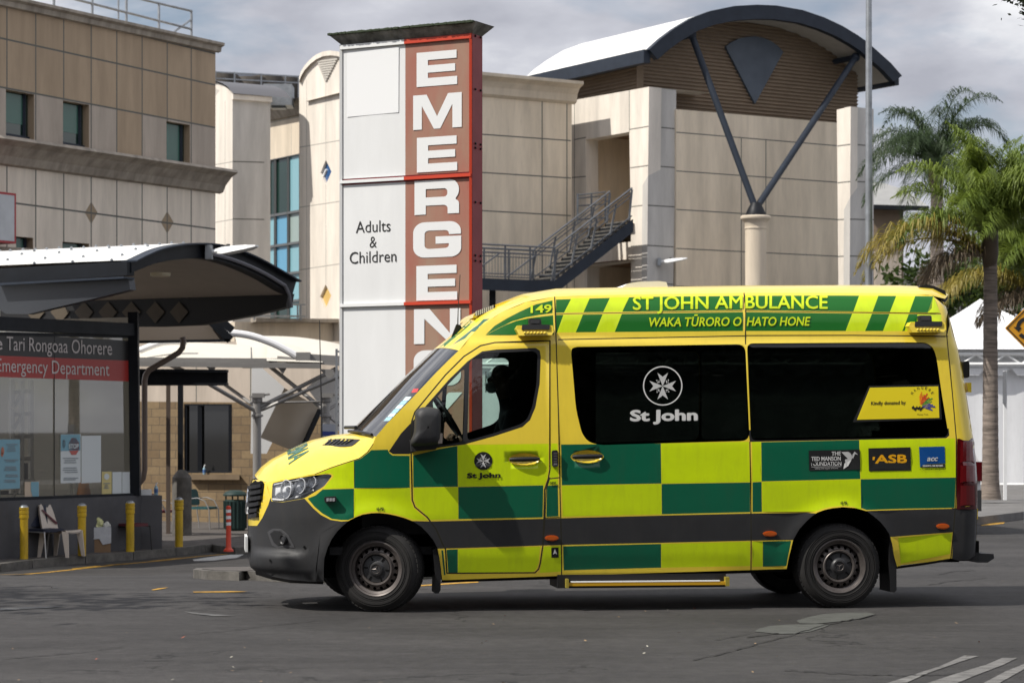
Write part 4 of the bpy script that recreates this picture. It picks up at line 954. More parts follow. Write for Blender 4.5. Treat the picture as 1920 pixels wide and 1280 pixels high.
gridp = []
umin, umax = -1.1, 5.2
u = uf(0.8)
while u < umax:
    w = 0.2
    while w < 2.6:
        gridp.append((u + 0.0037, w + 0.0021)); w += 0.05
    s = u - uf(0.8); u += 0.012 if s < 0.12 else (0.02 if s < 0.3 else 0.055)
for du, dw, a, b in DISH:
    for i in range(1, 6):
        for k in range(14): gridp.append((du + a * i / 5.3 * math.cos(k * .4488), dw + b * i / 5.3 * math.sin(k * .4488)))
for au, aw, ar in ARCH:
    for i in range(1, 8):
        for k in range(30): gridp.append((au + (ar + i * .03) * math.cos(k * .11), aw + (ar + i * .03) * math.sin(k * .11)))
gridp = [g for g in gridp if pip(g, outer)]
_vs, _fs = cdt(ZC.polys() + ZO.polys()[1:] + HOLES, gridp)
_by = {}
for f in _fs:
    c = (sum(_vs[i].x for i in f) / len(f), sum(_vs[i].y for i in f) / len(f))
    if not pip(c, outer) or any(pip(c, h) for h in HOLES): continue
    _by.setdefault(ZO.at(c), []).append((f, VMI[ZC.at(c)]))

def skin(name, faces, parent, far=False, liner=True, off=0.0, mats=None, vs=None):
    """one body panel: outer skin with smooth analytic normals, dark lining inside"""
    vs = vs or _vs
    idx = {}; co = []; no = []; fl = []; ml = []
    def vid(i, k):
        if (i, k) not in idx:
            p = vs[i]; v = hv(p.x, p.y) + off - 0.045 * k; n = snormal(p.x, p.y) * (-1 if k else 1)
            q = L3(p.x, v, p.y)
            if far: q.y = -q.y; n = Vector((n.x, -n.y, n.z))
            idx[(i, k)] = len(co); co.append(q); no.append(n)
        return idx[(i, k)]
    for f, mi in faces:
        a = [vid(i, 0) for i in f]
        fl.append(a[::-1] if far else a); ml.append(mi)
        if liner:
            b = [vid(i, 1) for i in f]; fl.append(b if far else b[::-1]); ml.append(VMI['trim'])
    me = bpy.data.meshes.new(name); me.from_pydata(co, [], fl)
    for m in (mats or [V[k] for k in VM]): me.materials.append(m)
    me.polygons.foreach_set('material_index', ml); me.polygons.foreach_set('use_smooth', [True] * len(fl))
    me.update()
    # orient: outer faces look along the analytic normal
    bad = [p.index for p in me.polygons if p.normal.dot(no[p.vertices[0]]) < 0]
    if bad:
        bm = bmesh.new(); bm.from_mesh(me); bm.faces.ensure_lookup_table(); bmesh.ops.reverse_faces(bm, faces=[bm.faces[i] for i in bad]); bm.to_mesh(me); bm.free()
    me.normals_split_custom_set_from_vertices(no)
    ob = bpy.data.objects.new(name, me); COL.objects.link(ob); ob.parent = parent
    ob['_w'] = (0.0, 0.0, 0.0)
    return ob
def pane(poly, m, parent, far=False, off=-0.006, name='window'):
    xs = [p[0] for p in poly]; ys = [p[1] for p in poly]; g = []
    x = min(xs)
    while x < max(xs):
        y = min(ys)
        while y < max(ys):
            if pip((x, y), poly): g.append((x, y))
            y += .06
        x += .06
    vs, fs = cdt([poly], g)
    fs = [f for f in fs if pip((sum(vs[i].x for i in f) / 3, sum(vs[i].y for i in f) / 3), poly)]
    return skin(name, [(tuple(f), 0) for f in fs], parent, far, liner=False, off=off, mats=[m], vs=vs)

side_near = skin('body', _by['body'], amb)
door_n = skin('front_door', _by['front_door'], amb); slide_n = skin('sliding_door', _by['sliding_door'], amb); flap_n = skin('fuel_flap', _by['fuel_flap'], amb)
far_panel = skin('far_side_panel', _by['body'] + _by['fuel_flap'] + _by['sliding_door'], amb, far=True)
door_f = skin('front_door', _by['front_door'], amb, far=True)
pane(g_quarter, V['cabglass'], door_n); pane(g_main, V['cabglass'], door_n)
pane(g_quarter, V['cabglass'], door_f, True); pane(g_main, V['cabglass'], door_f, True)
pw_s = pane(w_slide, V['tint'], slide_n, name='window'); pw_r = pane(w_rear, V['tint'], amb, name='rear_window')
pane(w_slide, V['tint'], far_panel, True); pane(w_rear, V['tint'], far_panel, True)

# ---- bonnet, windscreen, cap and roof lofts
def resample(q, n):
    d = [0.0]
    for a, b in zip(q, q[1:]): d.append(d[-1] + (Vector(b) - Vector(a)).length)
    out = []
    for i in range(n):
        t = d[-1] * i / (n - 1); k = 0
        while k < len(d) - 2 and d[k + 1] < t: k += 1
        f = (t - d[k]) / max(1e-9, d[k + 1] - d[k]); out.append(tuple(Vector(q[k]).lerp(Vector(q[k + 1]), f)))
    return out
def loft(E, C, n, pu, pw, off=0.0, m=28, vc=-0.8):
    e = [side(*k) for k in resample(E, n)]; c = [pl_px(x, y, vc) for x, y in resample(C, n)]
    rows = []
    for (ue, we), (uc, wc) in zip(e, c):
        ve = hv(ue, we); row = []
        for k in range(-m, m + 1):
            b = k / m; b = math.copysign(1 - (1 - abs(b)) ** 1.3, b); ab = abs(b)
            q = L3(uc + (ue - uc) * ab ** pu, VC + (ve - VC) * b, wc + (we - wc) * ab ** pw)
            row.append(q + Vector((0, 0, off)))
        rows.append(row)
    return rows
def loftobj(name, rows, m, parent=None, lining=True):
    mb = MB(); mb.grid(rows, 0)
    if lining: mb.grid([[p - Vector((0, 0, 0.03)) for p in r] for r in rows], 1)
    return mb.build(name, [m, V['trim']], parent or amb, smooth=True, angle=0)
r_hood = loft(E_hood, C_hood, 40, 2.0, 2.2); r_scr = loft(E_scr, C_scr, 16, 2.2, 2.4)
r_cap = loft(E_cap, C_cap, 26, 2.2, 3.0); r_roof = loft(E_roof, C_roof, 24, 2.0, 3.2)
hood = loftobj('bonnet', r_hood, V['yellow']); scr = loftobj('windscreen', r_scr, V['screen'], lining=False)
cap = loftobj('roof_cap', r_cap, V['yellow']); roof = loftobj('roof', r_roof, V['yellow'])
from mathutils.bvhtree import BVHTree
def bvh(rows):
    mb = MB(); mb.grid(rows); return BVHTree.FromPolygons(mb.v, mb.f)
MI = (Matrix.Translation(W3(1.83, VC, 0)) @ Matrix.Rotation(TH, 4, 'Z')).inverted()
def caster(rows, off=0.004):
    t = bvh(rows); o = MI @ Vector((0, 0, H)); R3 = MI.to_3x3()
    def f(px, py):
        d = (R3 @ Vector(((px - 960) / F, 1, (YH - py) / F))).normalized()
        h = t.ray_cast(o, d)
        if h[0] is None:
            best = t.find_nearest(o + d * 20.3); return best[0] - d * off
        return h[0] - d * off
    return f
on_cap, on_hood, on_scr, on_roof = caster(r_cap), caster(r_hood), caster(r_scr, 0.003), caster(r_roof)
def patch(px_poly, mapper, mb, mi=0, step=6):
    """polygon in photo pixels laid on a curved surface"""
    xs = [p[0] for p in px_poly]; ys = [p[1] for p in px_poly]; g = []
    x = min(xs)
    while x < max(xs):
        y = min(ys)
        while y < max(ys):
            if pip((x, y), px_poly): g.append((x, y))
            y += step
        x += step
    vs, fs = cdt([px_poly], g)
    fs = [f for f in fs if pip((sum(vs[i].x for i in f) / 3, sum(vs[i].y for i in f) / 3), px_poly)]
    return mb.add([mapper(v.x, v.y) for v in vs], fs, mi)
st = MB()
patch([(907, 598), (918, 597.5), (905, 613), (890, 623), (872, 634), (848, 646.5), (862, 635), (885, 617)], on_cap, st, 0)
patch([(894, 598), (906, 598), (880, 618), (858, 635), (845, 646.5), (834, 650), (860, 628)], on_cap, st, 1)
patch([(882, 599), (893, 598), (858, 628), (832, 650.5), (823, 651.5), (850, 629)], on_cap, st, 2)
st.build('cap_stripes', [V['teal'], V['lime'], V['green']], cap)
# scuttle, vent, wipers
cw = MB()
patch([(604, 834), (616, 824), (644, 821.5), (676, 823.5), (660, 836), (637, 837.5)], on_hood, cw)
cw.build('bonnet_vent', V['rubber'], hood)
vs_ = MB()
for i in range(6):
    a, b = on_hood(610 + i * 7.5, 833.5 - i * .2), on_hood(621 + i * 8.2, 824.2)
    vs_.bar(a + Vector((0, 0, .004)), b + Vector((0, 0, .004)), .012, .008)
vs_.build('bonnet_vent_slats', V['plastic'], hood)
hl = MB(); _bh = bvh(r_hood)
def hood_at(x, y):       # mirror-written word across the bonnet: x 0..1 from the near side, y 0..1 towards the windscreen
    h = _bh.ray_cast(L3(lerp(-.66, -.50, y), lerp(-.40, -1.50, x), 2.0), Vector((0, 0, -1)))
    return (h[0] if h[0] is not None else L3(-.6, -.9, 1.1)) + Vector((0, 0, .005))
put_text(hl, 'AMBULANCE', lambda x, y: hood_at(x, -y), 0, 0, 1, 0, 1.0, bold=.015, cuts=3)
hl.build('bonnet_lettering', V['teal'], hood)
wp = MB()
wp.tube([on_scr(661, 808) + Vector((-.03, 0, 0)), on_scr(680, 811) + Vector((-.03, 0, .01)), on_scr(702, 817) + Vector((-.02, 0, .01))], .012)
wp.tube([on_scr(659, 808) + Vector((-.05, 0, .03)), on_scr(672, 803) + Vector((-.02, 0, .01))], .014)
wp.build('wiper', V['rubber'], scr)
sc_ = MB()
patch([(694, 813), (700, 815), (704.5, 818), (690, 818.5), (664, 813.5), (662, 811)], on_scr, sc_, 0, 4)
sc_.build('scuttle_strip', V['rubber'], scr)
sk = MB()
for i in range(6):
    t = i / 6; x0, y0 = lerp(719, 762, t), lerp(789, 743, t)
    patch([(x0, y0), (x0 + 11, y0 - 0.5), (x0 + 17, y0 - 7.5), (x0 + 6, y0 - 7)], on_scr, sk, 0 if i % 2 else 1, 4)
patch([(771, 736), (782, 735), (785, 728), (775, 728.5)], on_scr, sk, 2, 4)
sk.build('licence_labels', [mat('pale_label', srgb(196, 222, 226), .5), mat('bluish_label', srgb(150, 190, 205), .5), mat('red_label', srgb(190, 60, 60), .5)], scr)

# ---- rear face and underbody
rf = MB()
rows = []
for w in [0.36 + i * 0.09 for i in range(25)]:
    uu = ur(w) - 0.003; v = hv(uu, w); rows.append([L3(uu + .03 * (1 - (k / 6) ** 2), VC + (v - VC) * k / 6, w) for k in range(-6, 7)])
rf.grid(rows); rf.build('rear_doors', V['yellow'], amb, smooth=True)
ub = MB()
def vbox(mb, u0, u1, v0, v1, w0, w1, mi=0):
    return mb.hexa([L3(u0, v1, w0), L3(u1, v1, w0), L3(u1, v0, w0), L3(u0, v0, w0), L3(u0, v1, w1), L3(u1, v1, w1), L3(u1, v0, w1), L3(u0, v0, w1)], mi)
vbox(ub, .46, WB - .44, -.10, -1.80, .29, .46); vbox(ub, -.35, 4.75, -.32, -1.58, .34, .60); vbox(ub, WB + .45, 4.85, -.12, -1.78, .36, .52)
vbox(ub, -.62, -.40, -.35, -1.55, .27, .6)
ub.tube([L3(.0, -.2, .33), L3(.0, -1.7, .33)], .05); ub.tube([L3(WB, -.15, .33), L3(WB, -1.75, .33)], .07)
ub.build('underbody', M['dark'], amb)
for arch in (archF, archR):
    a = S(arch)
    for sgn in (1, -1):
        ww = MB()
        for (u0, w0), (u1, w1) in zip(a, a[1:]):
            q = [L3(u0, hv(u0, w0), w0), L3(u1, hv(u1, w1), w1), L3(u1, -.38, w1), L3(u0, -.38, w0)]
            if sgn < 0: q = [Vector((p.x, -p.y, p.z)) for p in q]
            ww.quad(*q)
        us = [k[0] for k in a]; v = -.379 if sgn > 0 else -1.521
        ww.quad(L3(min(us), v, .25), L3(max(us), v, .25), L3(max(us), v, 1.05), L3(min(us), v, 1.05)); ww.build('wheel_arch_liner', M['dark'], amb)
# sill under-edge return
for a, b in ((S([(829, 1086), (1050, 1079)]), 0), (S([(1050, 1079), (1240, 1073), (1408, 1068), (1475, 1065)]), 0), (S([(480, 1071), (510, 1080), (545, 1086.5), (607, 1089)]), 0), (S([(1682, 1061), (1740, 1053), (1783, 1046)]), 0)):
    for sg in (1, -1):
        sl = MB()
        for (u0, w0), (u1, w1) in zip(a, a[1:]):
            q = [L3(u0, hv(u0, w0), w0), L3(u1, hv(u1, w1), w1), L3(u1, hv(u1, w1) - .1, w1 - .03), L3(u0, hv(u0, w0) - .1, w0 - .03)]
            sl.quad(*[Vector((p.x, p.y * sg, p.z)) for p in q])
        sl.build('sill_return', V['rubber'], amb)

# ---- wheels
def make_wheel(r, sgn=1):
    wh = bpy.data.objects.new('wheel', None); COL.objects.link(wh); wh.parent = amb; wh['_w'] = (0.0, 0.0, 0.0)
    ax = (0, -1, 0)
    ty = MB(); W_ = .225
    prof = [(r * .60, -W_ * .5), (r * .62, 0.0 - W_ * .04 + .02), (r * .66, .012), (r * .78, .020), (r * .88, .014), (r * .945, -.004), (r * .985, -.022), (r, -.042), (r, -W_ + .045), (r * .985, -W_ + .02), (r * .9, -W_), (r * .62, -W_ + .01)]
    ty.lathe(prof, axis=ax, n=72)
    n = 52                                     # shoulder blocks and centre ribs
    for k in range(n):
        a = 2 * math.pi * k / n; da = 2 * math.pi / n * .38
        for h0, h1, r0, sh in ((-.012, -.060, .985, 0), (-.075, -.110, 1.0, .5), (-.122, -.155, 1.0, 0), (-W_ + .012, -W_ + .06, .985, .5)):
            a_ = a + sh * 2 * math.pi / n
            pts = []
            for rr in (r * .97, r * 1.008):
                for aa, hh in ((a_ - da, h0), (a_ + da, h0), (a_ + da, h1), (a_ - da, h1)):
                    pts.append(Vector((rr * math.cos(aa) * (r0 if hh == h0 and r0 < 1 else 1), -hh, rr * math.sin(aa) * (r0 if hh == h0 and r0 < 1 else 1))))
            ty.hexa(pts)
    for rr in (.70, .74, .82, .86): ty.lathe([(r * rr - .002, .0165), (r * rr, .0215), (r * rr + .002, .0165)], axis=ax, n=60)
    for rep in range(2):
        vs, fs = text_mesh('RADIAL TUBELESS' if rep else 'ALL SEASON', .02)
        break
    t = ty.build('tyre', V['tyre'], wh, smooth=True, angle=30)
    rm = MB(); R0 = r * .615
    # rim flange and barrel
    rm.lathe([(R0, -.10), (R0 + .006, .0), (R0 + .012, .010), (R0 + .004, .016), (R0 - .008, .010), (R0 - .012, -.004), (R0 - .030, -.012), (R0 - .034, -.040)], axis=ax, n=64)
    # perforated disc ring
    ro, ri = R0 - .034, r * .395
    vs, fs = cdt([oval(0, 0, ro, ro, 64), oval(0, 0, ri, ri, 48)] + [oval((ro + ri) / 2 * math.cos(2 * math.pi * (k + .3) / 18), (ro + ri) / 2 * math.sin(2 * math.pi * (k + .3) / 18), .0135, .0135, 12) for k in range(18)])
    hol = [((ro + ri) / 2 * math.cos(2 * math.pi * (k + .3) / 18), (ro + ri) / 2 * math.sin(2 * math.pi * (k + .3) / 18)) for k in range(18)]
    keep = []
    for f in fs:
        cx, cy = sum(vs[i].x for i in f) / len(f), sum(vs[i].y for i in f) / len(f); d = math.hypot(cx, cy)
        if d > ro or d < ri or any(math.hypot(cx - a, cy - b) < .0132 for a, b in hol): continue
        keep.append(tuple(f))
    def dsc(x, y):
        d = math.hypot(x, y); t_ = max(0.0, (d - ri) / (ro - ri)); return Vector((x, -(-.012 - .030 * t_ ** 1.6), y))
    rm.add([dsc(v.x, v.y) for v in vs], keep)
    for cx, cy in hol:     # depth of each hole
        o1 = oval(cx, cy, .0135, .0135, 12)
        for a, b in zip(o1, o1[1:] + o1[:1]): rm.quad(dsc(*a), dsc(*b), dsc(*b) + Vector((0, .02, 0)), dsc(*a) + Vector((0, .02, 0)))
    rm.lathe([(ri + .004, -.014), (ri, -.004), (ri - .008, .004), (ri - .018, .002), (ri - .024, -.012), (ri - .024, -.03)], axis=ax, n=56)
    rim = rm.build('rim', V['rim'], wh, smooth=True, angle=40)
    dk = MB(); dk.lathe([(R0 - .01, -.085), (.001, -.085)], axis=ax, n=40); dk.build('brake_drum', M['dark'], wh)
    hb = MB(); rh = ri - .024
    hb.lathe([(rh, -.022), (rh - .004, -.012), (rh * .62, -.010), (rh * .52, -.004), (rh * .45, .006), (rh * .36, .008), (rh * .34, .002), (.0005, .002)], axis=ax, n=48)
    for k in range(6):
        a = 2 * math.pi * k / 6 + .3
        hb.box((rh * .80 * math.cos(a), .0095, rh * .80 * math.sin(a)), (.030, .008, .009), M=Matrix.Rotation(-a, 3, 'Y'), mi=1)
    hb.build('hub_cap', [V['hub'], M['dark']], wh, smooth=True, angle=40)
    em = MB()
    for k in range(3):
        a = math.pi / 2 + k * 2 * math.pi / 3; c, s2 = math.cos(a), math.sin(a); l = rh * .33
        em.add([(c * l, -.005, s2 * l), (-s2 * .005, -.005, c * .005), (0, -.008, 0), (s2 * .005, -.005, -c * .005)], [(0, 1, 2), (0, 2, 3)])
    em.lathe([(rh * .34, .004), (rh * .32, .007), (rh * .30, .004)], axis=ax, n=32)
    em.build('hub_emblem', V['rim'], wh)
    return wh
RW = .335
wf = make_wheel(RW); wf.location = L3(0.005, -.055, RW); wf.rotation_euler = (0, 0.4, R(-20))
wr = copy_tree(wf, amb); wr.location = L3(WB + .01, -.012, RW - .003); wr.rotation_euler = (0, 1.0, 0)
wr2 = copy_tree(wf, amb); wr2.location = L3(WB + .01, -1.888, RW - .003); wr2.rotation_euler = (0, 0.2, R(180))
wf2 = copy_tree(wf, amb); wf2.location = L3(0.005, -1.86, RW); wf2.rotation_euler = (0, 0.7, R(160))

# ---- mud flaps, step, bumper step
def flapmb(q, v0, v1, th=.03):
    mb = MB(); a = [pl_px(x, y, v0) for x, y in q]
    mb.prism([L3(u, v0, w) for u, w in a], Vector((0, (v0 - v1), 0))); return mb
flapmb([(811, 1030), (820, 1026), (825, 1050), (827, 1075), (826, 1106), (822, 1112), (816, 1112), (817, 1085), (814, 1055)], -.03, -.33).build('mud_flap', V['rubber'], amb)
flapmb([(1667, 1008), (1674, 1007), (1679, 1030), (1681, 1070), (1681, 1106), (1677, 1110), (1669, 1109), (1668, 1060)], -.03, -.33).build('mud_flap', V['rubber'], amb)
sp = MB(); a = pl_px(1046, 1080, 0)[0]; b = pl_px(1362, 1080, 0)[0]; zt_ = pl_px(1200, 1088, 0)[1]
vbox(sp, a, b, -.02, -.45, zt_ - .055, zt_ + .05); sp_o = sp.build('side_step', V['rubber'], amb)
sp = MB(); vbox(sp, a + .07, b - .005, .035, -.05, zt_ - .035, zt_ - .012); sp.build('step_edge', mat('step_amber', srgb(196, 150, 30), .45), sp_o)
sp = MB(); vbox(sp, a + .1, b - .06, .037, .0, zt_ - .008, zt_ + .001); sp.build('step_tread', V['silver'], sp_o)
for u0, u1, w0, w1 in ((a + .06, a + .08, -.05, .02), (b - .015, b + .015, -.045, .025)):
    sp = MB(); vbox(sp, u0, u1, .045, -.05, zt_ + w0, zt_ + w1); sp.build('step_bracket', mat('bracket_brass', srgb(150, 135, 50), .5), sp_o)
rs = MB(); q = [pl_px(x, y, -.2) for x, y in [(1786, 1037), (1826, 1034), (1834, 1036), (1857, 1037), (1858, 1045), (1846, 1053), (1826, 1053), (1790, 1046)]]
rs.prism([L3(u, -.12, w) for u, w in q], Vector((0, 1.66, 0))); rs.build('rear_step', V['plastic'], amb)

# ---- lamps
lt = bpy.data.objects.new('headlight', None); COL.objects.link(lt); lt.parent = amb; lt['_w'] = (0.0, 0.0, 0.0)
bk = pane(lamp, V['silver'], lt, off=-.045, name='reflector')
rim_ = MB()
for (u0, w0), (u1, w1) in zip(lamp, lamp[1:] + lamp[:1]): rim_.quad(L3(u0, hv(u0, w0), w0), L3(u1, hv(u1, w1), w1), L3(u1, hv(u1, w1) - .045, w1), L3(u0, hv(u0, w0) - .045, w0))
rim_.build('lamp_housing', V['silver'], lt)
bo = MB()
for px_, py_, rr in ((540, 917, .075), (566, 911, .062), (588, 904, .045)):
    u, w = side(px_, py_); c = L3(u, hv(u, w) - .030, w); n = (snormal(u, w) + Vector((-.6, 0, .05))).normalized()
    bo.lathe([(.004, -.05), (rr * .5, -.042), (rr * .85, -.015), (rr, .02), (rr * .93, .02), (rr * .8, -.012)], c=c, axis=n, n=28)
    bo.ball(c - n * .005, rr * .28, 8)
bo.build('lamp_bowl', mat('satin_reflector', (.86, .87, .88), .25, .45), lt, smooth=True)
dr = MB()
for a_, b_ in zip([(514, 908), (530, 904.5), (560, 899), (590, 894.5), (612, 891.5)], [(530, 904.5), (560, 899), (590, 894.5), (612, 891.5), (619, 891)]):
    dr.bar(SV(*a_, -.02), SV(*b_, -.02), .010)
for a_, b_ in zip([(513, 935), (530, 936.5), (560, 930.5)], [(530, 936.5), (560, 930.5), (590, 918)]): dr.bar(SV(*a_, -.02), SV(*b_, -.02), .030, .012)
dr.build('running_light', M['white'], lt)
pane(lamp, V['lens'], lt, off=-.002, name='lamp_lens')
tl = pane(taillamp, V['red'], amb, off=.010, name='tail_light')
tl2 = MB()
for y0, y1 in ((828, 868), (872, 905), (910, 948)): patch([(1800, y0), (1826, y0), (1827, y1), (1799, y1)], lambda x, y: SV(x, y, .014), tl2)
tl2.build('lamp_segment', mat('deep_red_lens', (0.13, 0.004, 0.006), .2, coat=.5), tl)
def marker(x, y, rx=13, ry=5.5, m='amber', name='side_marker'):
    mb = MB(); c = oval(x, y, rx, ry, 24); mb.prism([SV(*k, .004) for k in c], Vector((0, -.010, 0))); c2 = oval(x, y, rx * .8, ry * .65, 20)
    mb.prism([SV(*k, .013) for k in c2], Vector((0, -.006, 0))); return mb.build(name, V[m], amb)
marker(1034, 1008); marker(1443, 1000); marker(1767, 986, 12)
def boxlamp(poly, depth, name, m, parent=None):
    mb = MB(); mb.prism([SV(*k, .0) for k in poly], Vector((0, -depth, 0))); return mb.build(name, m, parent or amb)
sr = boxlamp(rounded([(1034, 844), (1045, 843), (1046, 874), (1035, 875)], 4), .03, 'warning_strobe', V['rubber'])
sg = MB()
for i in range(5): sg.prism([SV(*k, .03) for k in [(1037, 848 + i * 5), (1043.5, 848 + i * 5), (1043.5, 851 + i * 5), (1037, 851 + i * 5)]], Vector((0, -.004, 0)))
sg.build('strobe_lens', mat('smoked_lens', (.12, .11, .12), .2, .3), sr)
gl = boxlamp(rounded([(607.5, 931), (630, 929.5), (630.5, 940), (608.5, 941.5)], 3), .045, 'fender_strobe', V['rubber'])
sg = MB()
for i in range(3): sg.prism([SV(*k, .045) for k in [(611.5 + i * 5.6, 933), (616 + i * 5.6, 932.6), (616 + i * 5.6, 938.6), (611.5 + i * 5.6, 939)]], Vector((0, -.004, 0)))
sg.build('strobe_lens', mat('clear_strobe', (.45, .45, .47), .15, .4), gl)
for x0, x1, yb in ((964, 1035, 626), (1697, 1767, 620)):
    al = MB(); e = 6
    top = [(x0 + 4, yb - 15), (x1 - 2, yb - 15), (x1, yb - 3), (x1 - 4, yb + 3), (x0 + 7, yb + 4), (x0, yb - 8)]
    pts = [SV(*k, .0) for k in top]; al.prism(pts, Vector((0, -.10, 0)))
    o_ = al.build('scene_light', V['yellow'], amb)
    lb = MB(); lb.prism([SV(*k, .095) + Vector((0, 0, .004)) for k in [(x0 + 12, yb - 15.5), (x1 - 8, yb - 15.5), (x1 - 8, yb - 6.5), (x0 + 11, yb - 6)]], Vector((0, -.012, 0)))
    lb.build('lamp_panel', M['black'], o_)
    lb = MB()
    for i in range(7): lb.ball(SV(x0 + 17 + i * 6.3, yb - 1, .10), .011, 6)
    lb.build('lamp_louvre', V['yellow'], o_, smooth=True)
    ca = MB(); xm = lerp(x0, x1, .52 if x0 < 1200 else .47)
    ca.prism([SV(*k, .02) for k in rounded([(xm - 12, yb - 28), (xm + 11, yb - 28), (xm + 12, yb - 15), (xm - 11, yb - 15)], 3)], Vector((0, -.06, 0)))
    c_ = ca.build('camera_housing', M['black'], o_)
    ca = MB(); ca.prism([SV(*k, .08) for k in [(xm - 8, yb - 25), (xm + 8, yb - 25), (xm + 8, yb - 19), (xm - 8, yb - 19)]], Vector((0, -.004, 0))); ca.build('camera_glass', V['hub'], o_)
# handles
for cx, cy in ((983, 861), (1101, 856)):
    hn = MB(); a0, a1 = side(cx - 28, cy), side(cx + 28, cy - 1)
    pts = []
    for t in (0, .1, .25, .5, .75, .9, 1):
        u, w = lerp(a0[0], a1[0], t), lerp(a0[1], a1[1], t); pts.append(L3(u, hv(a0[0] - .02, w) + .012 + .012 * math.sin(math.pi * t), w))
    hn.tube(pts, [.012, .017, .018, .019, .018, .017, .012], 12); hn.build('handle', V['rubber'], door_n if cx < 1000 else slide_n, smooth=True)
# fog-lamp recess, bumper details, grille
fg = MB()
patch([(501, 997), (512, 990), (527, 991), (541, 1003), (550, 1020), (553, 1027), (520, 1027.5), (510, 1022)], lambda x, y: SV(x, y, .006), fg, 0, 5)
fgo = fg.build('fog_lamp_bezel', mat('bezel_grey', (.06, .06, .064), .4), amb)
fg = MB(); patch([(506, 1000), (514, 994), (525, 995), (537, 1006), (545, 1021), (521, 1022.5), (513, 1016)], lambda x, y: SV(x, y, .010), fg, 0, 5); fg.build('fog_lamp_recess', M['black'], fgo)
fg = MB(); fg.lathe([(.001, .01), (.026, .008), (.034, .016), (.036, .0)], c=SV(532, 1011, .012), axis=(snormal(*side(532, 1011)) + Vector((-.5, 0, 0))), n=24); fg.build('fog_lamp', V['hub'], fgo, smooth=True)
gr = MB()
patch([(468, 908), (478, 900), (492, 901), (495, 906), (492, 930), (486, 950), (476, 966), (467, 972), (466, 940)], lambda x, y: SV(x, y, .012), gr, 0, 4)
gro = gr.build('grille', M['dark'], amb)
gr = MB()
for y in (912, 923, 934, 945, 956, 966):
    pts = [(466.5, y + 1.5), (474, y + .5), (483, y - 1), (490 - max(0, y - 935) * .35, y - 2.5)]
    for a_, b_ in zip(pts, pts[1:]): gr.bar(SV(*a_, .03), SV(*b_, .03), .022, .028)
gr.build('grille_slat', V['rubber'], gro)
gr = MB(); c = SV(466.8, 938, .02); c.y = 0; gr.lathe([(.001, .02), (.10, .02), (.115, .01), (.115, -.02)], c=c, axis=(-1, 0, .1), n=32); gr.build('grille_badge', V['chrome'], gro, smooth=True)
lp = MB(); uu = uf(.55) - .015; lp.box(L3(uu, -.95, .50), (.02, .52, .12)); lp.build('number_plate', M['white'], amb)
for x, y in ((507, 1050), (571, 1025)):
    bh = MB(); bh.lathe([(.001, .003), (.011, .003)], c=SV(x, y, .004), axis=snormal(*side(x, y)), n=14); bh.build('parking_sensor', M['dark'], amb)
# mirror
mr = bpy.data.objects.new('wing_mirror', None); COL.objects.link(mr); mr.parent = amb; mr['_w'] = (0.0, 0.0, 0.0)
for sgn in (1, -1):
    if sgn < 0:
        mr = bpy.data.objects.new('wing_mirror', None); COL.objects.link(mr); mr.parent = amb; mr['_w'] = (0.0, 0.0, 0.0)
    mb = MB(); prof = [(779, 772), (787, 764), (800, 762), (815, 763.5), (825, 767), (827.5, 780), (828, 800), (826, 826), (822, 833), (800, 836), (780, 836.5), (771, 834), (770.5, 826), (777, 812)]
    prof = rounded([pl_px(x, y, .15) for x, y in prof], .03, 3)
    cu, cw_ = sum(p[0] for p in prof) / len(prof), sum(p[1] for p in prof) / len(prof)
    rings = []
    for v, k, du in ((.03, .84, .02), (.05, .95, .01), (.10, 1.0, 0), (.16, .985, 0), (.20, .93, 0), (.225, .80, .0), (.235, .55, 0), (.238, .05, 0)):
        rings.append([L3(cu + (u - cu) * k + du, v, cw_ + (w - cw_) * k) for u, w in prof])
    for r in rings: r.append(r[0])
    if sgn < 0: rings = [[Vector((p.x, -p.y, p.z)) for p in r] for r in rings]
    mb.grid(rings); mb.prism(rings[0][:-1], Vector((0, -.001 * sgn, 0))); mb.build('mirror_shell', V['plastic'], mr, smooth=True, angle=50)
    ar = MB(); q = [pl_px(x, y, .02) for x, y in [(768, 824), (800, 824), (822, 831), (815, 842), (770, 846)]]
    pts = [L3(u, -.02, w) for u, w in q]
    if sgn < 0: pts = [Vector((p.x, -p.y, p.z)) for p in pts]
    ar.prism(pts, Vector((0, -.12 * sgn, 0))); ar.build('mirror_arm', V['plastic'], mr)
    mg = MB(); q = [pl_px(x, y, .1) for x, y in [(827.5, 775), (828.6, 775), (828.6, 828), (826.5, 828)]]
    mg.hexa([L3(cu + .118, .05, cw_ - .11), L3(cu + .121, .05, cw_ - .11), L3(cu + .121, .20, cw_ - .11), L3(cu + .118, .20, cw_ - .11), L3(cu + .118, .05, cw_ + .12), L3(cu + .121, .05, cw_ + .12), L3(cu + .121, .20, cw_ + .12), L3(cu + .118, .20, cw_ + .12)])
    if sgn < 0:
        for p in mg.v: p.y = -p.y
    mg.build('mirror_glass', V['chrome'], mr)
    if sgn > 0:
        mi_ = MB(); mi_.prism([L3(u, .15, w) for u, w in [pl_px(x, y, .15) for x, y in [(818, 812), (828.5, 812), (828, 831), (820, 831)]]], Vector((0, -.06, 0))); mi_.build('mirror_indicator', mat('indicator_lens', (.35, .30, .26), .25), mr)

